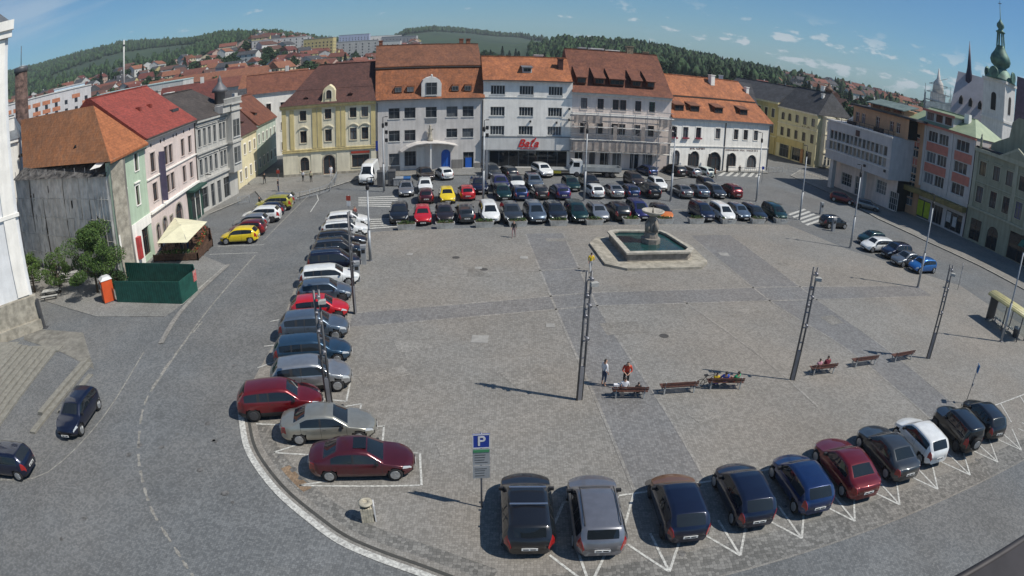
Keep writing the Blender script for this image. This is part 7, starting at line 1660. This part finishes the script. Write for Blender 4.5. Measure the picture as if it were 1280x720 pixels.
# ================================================================== TOWN, WOODS AND HILLS
m_hw = [plaster('town_white', (.62,.61,.58)), plaster('town_cream', (.56,.48,.34)), plaster('town_pink', (.50,.36,.30)), plaster('town_grey', (.40,.40,.40)), plaster('town_yellow', (.56,.46,.22))]
m_hr = [tiles('town_red_tiles', (.22,.075,.05), (.16,.06,.042), .3), tiles('town_brown_tiles', (.12,.055,.04), (.09,.045,.035), .3), tiles('town_orange_tiles', (.27,.11,.06), (.21,.085,.05), .3), m_slate, tiles('town_maroon_tiles', (.15,.04,.03), (.11,.035,.03), .3)]
m_wd = mat('far_window', (.03, .035, .045), .3, var=0)
def far_house(L, Dp, H, rh, wm, rm, nw=4, fl=2, flat=False):
    t = thing('town_house', 'x', 'house'); mb = MB(); mb.box(-L/2, -Dp/2, -3, L/2, Dp/2, H)
    if not flat: mb.yprism([(0,0),(0,0),(0,0)], 0, 0) if False else None
    for s in (-1, 1):
        for i in range(nw):
            for k in range(fl): u = -L/2+L*(i+.5)/nw; z = 1+k*2.8; mb.box(u-.55, s*Dp/2-.03, z, u+.55, s*Dp/2+.03, z+1.4, 1)
            if i < 3:
                for k in range(fl): v_ = -Dp/2+Dp*(i+.5)/3; z = 1+k*2.8; mb.box(s*L/2-.03, v_-.5, z, s*L/2+.03, v_+.5, z+1.4, 1)
    mb.build('wall', [wm, m_wd], t)
    if flat: mb = MB(); mb.box(-L/2-.2, -Dp/2-.2, H, L/2+.2, Dp/2+.2, H+.4); mb.build('roof', rm, t)
    else:
        mb = roofmesh(L, [(-.5-Dp/2, H, -.4, -.4), (-.1, H+rh, .3, .3), (.1, H+rh, .3, .3), (Dp/2+.5, H, -.4, -.4)]); mb.v = [(x-L/2, y, z) for x, y, z in mb.v]; r_ = mb.build('roof', rm, t)
        mb = MB(); mb.box(L*.15, -.4, H+rh-1.2, L*.15+.8, .4, H+rh+1.0); mb.build('chimney', m_hw[0], r_)
    return t
HP = []
for i, (wm, rm, nm) in enumerate([(0,0,'white red-roofed house'), (1,2,'cream orange-roofed house'), (0,1,'white brown-roofed house'), (2,4,'pinkish maroon-roofed house'), (3,3,'grey slate-roofed house'), (4,0,'yellow red-roofed house')]):
    HP.append((far_house(13+i % 3*3, 10, 6+i % 2*2.5, 4.2, m_hw[wm], m_hr[rm], 4, 2+i % 2), nm))
placed = []
def ok(x, y, dmin):
    for a, b_ in placed:
        if (a-x)**2+(b_-y)**2 < dmin*dmin: return False
    placed.append((x, y)); return True
used = [False]*len(HP); r3 = random.Random(21)
LM = [(-50,'brick chimney stack'),(-46,'apartment block with orange panels'),(-42,'orange corner roof'),(-38.5,'peak of the red roof'),(-36.5,'white factory chimney'),(-34,'dark roof of the oriel house'),(-31,'zinc corner turret'),(-28,'mouth of the side street'),(-25,'left slope of the maroon roof'),(-22,'ridge of the maroon roof'),(-19,'right half of the maroon roof'),(-15,'seam between maroon and brown roofs'),(-10,'grey town house roof'),(-4,'bright orange shop roof'),(1,'right end of the shop roof'),(4,'left end of the dormered roof'),(8,'white rooftop cabins'),(11,'right end of the dormered roof'),(14,'chimney of the arcaded house'),(17,'ridge of the arcaded house'),(20,'long dark slate roof'),(23,'ochre house'),(26,'butter yellow corner house'),(29,'little brown roof turret'),(32,'orange top floor'),(35,'verdigris penthouse roof'),(38,'scaffolded church turret'),(42,'pale church nave')]
def near_lm(x, y):
    a = math.degrees(math.atan2(x, y)); return min(LM, key=lambda q: abs(q[0]-a))[1]
SEEN = {}
def unique(kind_, x, y, size=''):
    r = math.hypot(x, y); d = 'close behind' if r < 260 else 'low above' if r < 380 else 'well above' if r < 520 else 'high above' if r < 680 else 'far above'
    return (size+' '+kind_+' '+d+' the '+near_lm(x, y)).strip()
def put_house(x, y, i, where, rz=None, sc_=.78):
    o, nm = HP[i]; g_ = nm+' '+where; lab = unique(nm, x, y, 'small' if sc_ < .8 else 'big') if where.startswith(('in the', 'on the')) else nm+' '+where
    if not used[i]: used[i] = True; c = o
    else: c = copy_tree(o)
    c['label'] = lab; c['group'] = g_; c.location = (x, y, ter(x, y)); c.rotation_euler.z = r3.random()*3.14 if rz is None else rz; c.scale = (sc_,)*3
n_ = 0
def pol(a, r): return r*math.sin(R(a)), r*math.cos(R(a))
for _ in range(9000):
    if n_ >= 285: break
    a = r3.uniform(-48, -10); r = r3.uniform(150, 900)**1.0
    if a > -22 and r < 190: continue
    if r3.random() < .25: a = r3.uniform(22, 41); r = r3.uniform(230, 780)
    x, y = pol(a, r)
    if r < 185 and a > -38: continue
    if a < -24 and r > 640: continue
    if a > 0 and r3.random() < .5: continue
    if not ok(x, y, 12.5+r*.007): continue
    n_ += 1; put_house(x, y, r3.choice([0,1,2,2,3,4,4,5]), 'in the distant town on the left' if a < 0 and r < 430 else 'on the far slope beyond the left town' if a < 0 else 'on the wooded slope before the church', None, r3.uniform(.62, .9))
# near roofs beyond the left row and the side street
for a, r, i, rz, lab, s_ in ((-33.5,118,0,.3,'just behind the dark-roofed oriel house',1.1), (-30,150,3,.5,'behind the side street houses',1.2), (-27,128,2,1.2,'above the side street, left of the baroque house',1.1), (-24.5,150,4,.4,'behind the side street, its roof bluish in the sun',1.2), (-36,150,2,.2,'behind the bright red roof',1.3), (-39,175,0,.1,'low beyond the bright red roof',1.3), (-42,160,1,.4,'beyond the weathered orange roof',1.1), (-22,170,1,.3,'right behind the maroon roof',1.2), (-45.5,130,0,.2,'beside the brick chimney stack',1.)):
    placed.append(pol(a, r)); put_house(*pol(a, r), i, lab, rz, s_)
# long orange-red row and factory, as seen over the red roof
def block(name, label, a, r, L, Dp, H, wm, rm, rz, fl, nw, rh=0):
    t = far_house(L, Dp, H, rh or 4, wm, rm, nw, fl, flat=not rh); t.name = name; tag(t, label, 'apartment block' if not rh else 'building'); x, y = pol(a, r); t.location = (x, y, ter(x, y)); t.rotation_euler.z = R(rz); return t
m_cy = mat('pale_cyan_roof', (.45,.58,.56), .6, var=.1)
t = block('apartment_block', 'white and blue apartment block with orange panels left of the red roof', -44.6, 215, 34, 12, 19.5, plaster('panel_white', (.60,.58,.58), .05), m_hw[0], 44.6, 6, 9)
r4 = random.Random(2); po = mat('panel_orange', (.50,.20,.11), .8, var=.1); pb_ = mat('panel_blue', (.30,.42,.58), .8, var=.1)
for i in range(9):
    for k in range(6):
        q = r4.random(); u = -17+34*(i+.5)/9
        if q < .75: mb = MB(); mb.box(u-1.5, -6.05, 2.45+k*2.8, u+1.5, -6.0, 3.75+k*2.8); mb.build('balcony_panel', po if (i//2) % 2 == 0 else (pb_ if q < .3 else po), t)
block('apartment_block', 'pale blue end block beside the orange-panelled apartment block', -42.2, 222, 12, 12, 20.5, plaster('panel_pale_blue', (.50,.60,.68), .05), m_hw[3], 44, 6, 3)
block('factory_hall', 'long hall with a pale turquoise roof beyond the bright red roof', -34.5, 300, 46, 20, 12, m_hw[0], m_cy, 15, 1, 10)
block('row_building', 'long orange-roofed row at the foot of the wooded hill', -28.5, 330, 70, 12, 8, m_hw[1], m_hr[2], 10, 2, 14, 4); block('row_building', 'second long red-roofed row nearer the street', -24.0, 250, 44, 12, 8, m_hw[0], m_hr[0], 6, 2, 10, 4)
for a, r, L, H, w_, lab, fl in ((-18.2,560,34,17,4,'yellow apartment block on the hillside above the maroon roof',5), (-15.4,600,60,16,3,'grey apartment block beside the yellow one on the hillside',5), (-12.8,640,52,17,0,'white apartment block right of the hillside blocks',5), (-21.5,560,54,12,3,'long grey apartment block below the wooded hill',4), (-14.7,900,44,26,0,'tall pale blue tower block on the far slope',8), (-12.2,930,56,26,0,'tall white tower block on the far slope',8), (-10.6,900,50,20,3,'far turquoise-grey slab block beside the town house roof',6)):
    m_ = m_hw[w_] if 'blue' not in lab else plaster('tower_pale_blue', (.45,.50,.66)); block('apartment_block', lab, a, r, L, 13, H, m_, m_hw[3], -a+r3.uniform(-15, 15), fl, 10)
# brick chimney stack, white mast
x, y = pol(-47.2, 118); t = thing('brick_chimney', 'tall dark brick chimney stack with antenna at the far left', 'chimney', (x, y, 0)); mb = MB(); mb.tube([(0,0,0), (0,0,24.5)], [1.7, 1.35], 18); mb.build('chimney_shaft', mat('brick_dark', (.12,.075,.062), .95, var=.35, vscale=1.2), t)
mb = MB(); mb.lathe([(1.4,24.5),(1.55,24.7),(1.55,25.3),(1.4,25.6)], 18); mb.build('chimney_rim', m_dkp, t); mb = MB(); mb.tube([(0,0,25.6),(0,0,29.5)], .08, 6); mb.build('antenna', m_dkp, t)
x, y = pol(-36.6, 420); t = thing('white_mast', 'slender white factory chimney rising from the left town', 'chimney', (x, y, ter(x, y))); mb = MB(); mb.tube([(0,0,0), (0,0,38)], [.75, .55], 14); mb.build('chimney_shaft', m_hw[0], t); mb = MB(); mb.lathe([(.9, 34), (1.0, 34.5), (.9, 35)], 12); mb.build('service_ring', m_dkp, t)
# ---- trees: models
m_far = [mat('far_leaf', (.032,.07,.022), .9, var=.35, vscale=.25), mat('far_leaf_dark', (.016,.038,.018), .9, var=.35, vscale=.25), mat('far_leaf_light', (.10,.16,.03), .9, var=.3, vscale=.3)]
def crown_mesh(H, cr, kind, seed, n):
    r_ = random.Random(seed); mb = MB()
    for i in range(n):
        if kind == 'conifer':
            z = H*(.12+.88*r_.random()**1.1); rad_ = cr*(1-z/H)**.8*r_.uniform(.5, 1.1)+.1; a = r_.random()*6.283; c = Vector((rad_*math.cos(a), rad_*math.sin(a), z)); s = .9*r_.uniform(.5, 1.1)
        else:
            while True:
                p = Vector((r_.uniform(-1,1), r_.uniform(-1,1), r_.uniform(-1,1)))
                if .3 < p.length < 1: break
            k = 1+.25*math.sin(p.x*4+seed)*math.sin(p.y*5+seed)+.2*math.sin(p.z*5+seed*2); c = Vector((p.x*cr*k, p.y*cr*k, H*.6+p.z*H*.4*k)); s = .95*r_.uniform(.5, 1.2)
        a_ = Vector((r_.gauss(0,1), r_.gauss(0,1), r_.gauss(0,.7))).normalized(); b_ = a_.orthogonal().normalized(); b_.rotate(Matrix.Rotation(r_.random()*6, 3, a_)); d = a_.cross(b_)
        mb.add([c-b_*s-d*s*.5, c+b_*s-d*s*.5, c+b_*s*.6+d*s*.7, c-b_*s*.5+d*s*.8], [(0,1,2,3)])
    return mb
tm = MB(); tm.tube([(0,0,-2), (0,0,8)], [.35, .15], 6); trunkm = tm.mesh('trunk', m_bark)
CM = [(crown_mesh(15, 3.2, 'conifer', 1, 420).mesh('crown', m_far[1]), 'dark conifer'), (crown_mesh(17, 3.6, 'conifer', 2, 460).mesh('crown', m_far[1]), 'dark conifer'), (crown_mesh(12, 5.4, 'broad', 3, 560).mesh('crown', m_far[0]), 'round broadleaf tree'), (crown_mesh(14, 6.2, 'broad', 4, 620).mesh('crown', m_far[0]), 'round broadleaf tree'), (crown_mesh(11, 5.2, 'broad', 6, 520).mesh('crown', m_far[2]), 'light green broadleaf tree')]
def ftree(i, x, y, s_, where):
    me, nm = CM[i]; t = thing('conifer' if i < 2 else 'broadleaf_tree', unique(nm, x, y, 'tall' if s_ > .75 else 'small' if s_ < .58 else ''), 'tree', (x, y, ter(x, y)-.3), r3.random()*6, nm+' '+where); t.scale = (s_, s_, s_*r3.uniform(.85, 1.15)); mo('crown', me, t); mo('trunk', trunkm, t)
k = 0
for a0, a1, r0, r1, n, w_, lab in ((2,22,330,520,85,(0,1,2,3,0),'in the wood behind the shops'), (-3,5,420,700,22,(0,2,3,1),'in the wood beyond the grey town house'), (22,32,260,480,44,(0,1,2,3,2),'on the slope behind the yellow corner house'), (32,46,300,620,34,(0,2,3,3),'on the slope left of the church'), (-48,-24,210,620,95,(2,3,2,0),'among the roofs of the left town'), (-24,-9,330,800,75,(2,3,0),'among the hillside blocks')):
    for _ in range(n*6):
        if n <= 0: break
        x, y = pol(r3.uniform(a0, a1), r3.uniform(r0, r1))
        if not ok(x, y, 6): continue
        n -= 1; ftree(r3.choice(w_), x, y, r3.uniform(.5, .85), lab)
for a, r, s_, lab in ((17.3,190,1.0,'standing alone in sunlight behind the arcaded house'), (26.8,200,.9,'behind the slate roof of the yellow corner house'), (31,215,1.0,'over the white hall roof'), (29.4,205,.8,'between the yellow corner house and the office block')):
    x, y = pol(a, r); me, nm = CM[4 if r < 203 and a < 28 else 2]; t = thing('broadleaf_tree', nm+' '+lab, 'tree', (x, y, ter(x, y)), 0); t.scale = (s_,)*3; mo('crown', me, t); mo('trunk', trunkm, t)
# ---- the woods as a mass: thousands of crowns on the hills
for nm, spec in (('hill_woods', [(-62,-26,650,2150,11500), (-31,-12,820,1300,3600), (-14,4,1400,2400,4000)]), ('plateau_woods', [(1,24,420,820,4200), (22,60,480,950,2200)])):
    V_, F_ = [], []; mb = MB()
    for a0, a1, r0, r1, n in spec:
        for _ in range(n):
            a = r3.uniform(a0, a1); r = math.sqrt(r3.uniform(r0*r0, r1*r1)); x, y = pol(a, r); z = ter(x, y)
            if math.sin(x*.006+2)*math.sin(y*.0045+1) > .72: continue
            s_ = r3.uniform(.5, .95)*(1+r/3500); h = 9.5*s_*r3.uniform(.75, 1.3); cr2 = 3.7*s_; con = r3.random() < .45; ph = r3.random()*6
            prof = [(.5, 0), (1., .25), (.55, .62), (.08, 1.)] if con else [(.55, .1), (1., .4), (.85, .72), (.3, 1.)]
            o = len(mb.v); ns = 6
            for q, zz in prof:
                for j in range(ns):
                    k_ = q*cr2*(.72 if con else 1)*r3.uniform(.7, 1.2); mb.v.append((x+k_*math.cos(ph+j*1.0472), y+k_*math.sin(ph+j*1.0472), z+h*zz*r3.uniform(.92, 1.08)))
            for i in range(3):
                for j in range(ns): mb.f.append([o+i*ns+j, o+i*ns+(j+1)%ns, o+(i+1)*ns+(j+1)%ns, o+(i+1)*ns+j]); mb.m.append(1 if con else 0); mb.sm.append(False)
            mb.f.append([o+3*ns+j for j in range(ns)]); mb.m.append(1 if con else 0); mb.sm.append(False)
    tag(mb.build(nm, [m_far[0], m_far[1]]), kind='stuff')
bylab = {}
for o in bpy.data.objects:
    if o.get('category') in ('tree', 'house') and o.parent is None and o.get('group') and 'light masts' not in o['group']: bylab.setdefault(o['label'], []).append(o)
for lab, L_o in bylab.items():
    if len(L_o) > 1:
        L_o.sort(key=lambda o: math.atan2(o.location.x, o.location.y))
        for i, o in enumerate(L_o): o['label'] = lab+(', leftmost there' if i == 0 else ', rightmost there' if i == len(L_o)-1 else ', %s from left' % ['second', 'third', 'fourth', 'fifth', 'sixth', 'seventh', 'eighth', 'ninth'][min(i-1, 7)])
mb = MB(); mats_ = m_hw[:5]+m_hr[:5]+[m_wd]; n_ = 0
for _k in range(6000):
    if n_ >= 430: break
    a = r3.uniform(-49, -9) if r3.random() < .88 else r3.uniform(24, 44); r = (r3.uniform(330, 640) if a < -24 else r3.uniform(380, 1000)) if a < 0 else r3.uniform(500, 850); x, y = pol(a, r)
    if not ok(x, y, 11+r*.006): continue
    n_ += 1; z = ter(x, y); L, D_, H = r3.uniform(5, 10), r3.uniform(4, 5.5), r3.uniform(4, 8.5); an = r3.random()*3.14; ca, sa = math.cos(an), math.sin(an); wi, ri_ = r3.choice([0,0,0,1,2,3,4]), 5+r3.choice([0,1,1,2,3,3,4]); rh = r3.uniform(2, 3.6)
    def T_(p): return (x+p[0]*ca-p[1]*sa, y+p[0]*sa+p[1]*ca, z+p[2])
    mb.add([T_(p) for p in ((-L,-D_,-3),(L,-D_,-3),(L,D_,-3),(-L,D_,-3),(-L,-D_,H),(L,-D_,H),(L,D_,H),(-L,D_,H),(-L,0,H+rh),(L,0,H+rh))], [(0,1,5,4),(1,2,6,5),(2,3,7,6),(3,0,4,7),(5,6,9),(7,4,8)], wi)
    mb.add([T_(p) for p in ((-L-.3,-D_-.4,H-.2),(L+.3,-D_-.4,H-.2),(L+.3,0,H+rh+.1),(-L-.3,0,H+rh+.1),(L+.3,D_+.4,H-.2),(-L-.3,D_+.4,H-.2))], [(0,1,2,3),(2,4,5,3)], ri_)
    for u in range(-1, 2):
        for k in range(int(H//2.8)):
            for s in (-1, 1): mb.add([T_(p) for p in ((u*L*.6-.6,s*(D_+.03),.9+k*2.8),(u*L*.6+.6,s*(D_+.03),.9+k*2.8),(u*L*.6+.6,s*(D_+.03),2.3+k*2.8),(u*L*.6-.6,s*(D_+.03),2.3+k*2.8))], [(0,1,2,3)], 10)
tag(mb.build('distant_town', mats_), kind='stuff')
# ---- summer haze over the whole valley
hz = MB(); hz.box(-3700, -3700, -1.2, 3700, 3700, 190); m_hz = bpy.data.materials.new('haze'); m_hz.use_nodes = True; nt = m_hz.node_tree; nt.nodes.clear()
o_ = nt.nodes.new('ShaderNodeOutputMaterial'); pv = nt.nodes.new('ShaderNodeVolumePrincipled'); pv.inputs['Density'].default_value = 1.4e-4; pv.inputs['Color'].default_value = (.80, .88, .95, 1); nt.links.new(pv.outputs[0], o_.inputs['Volume'])
tag(hz.build('haze', m_hz), kind='stuff')
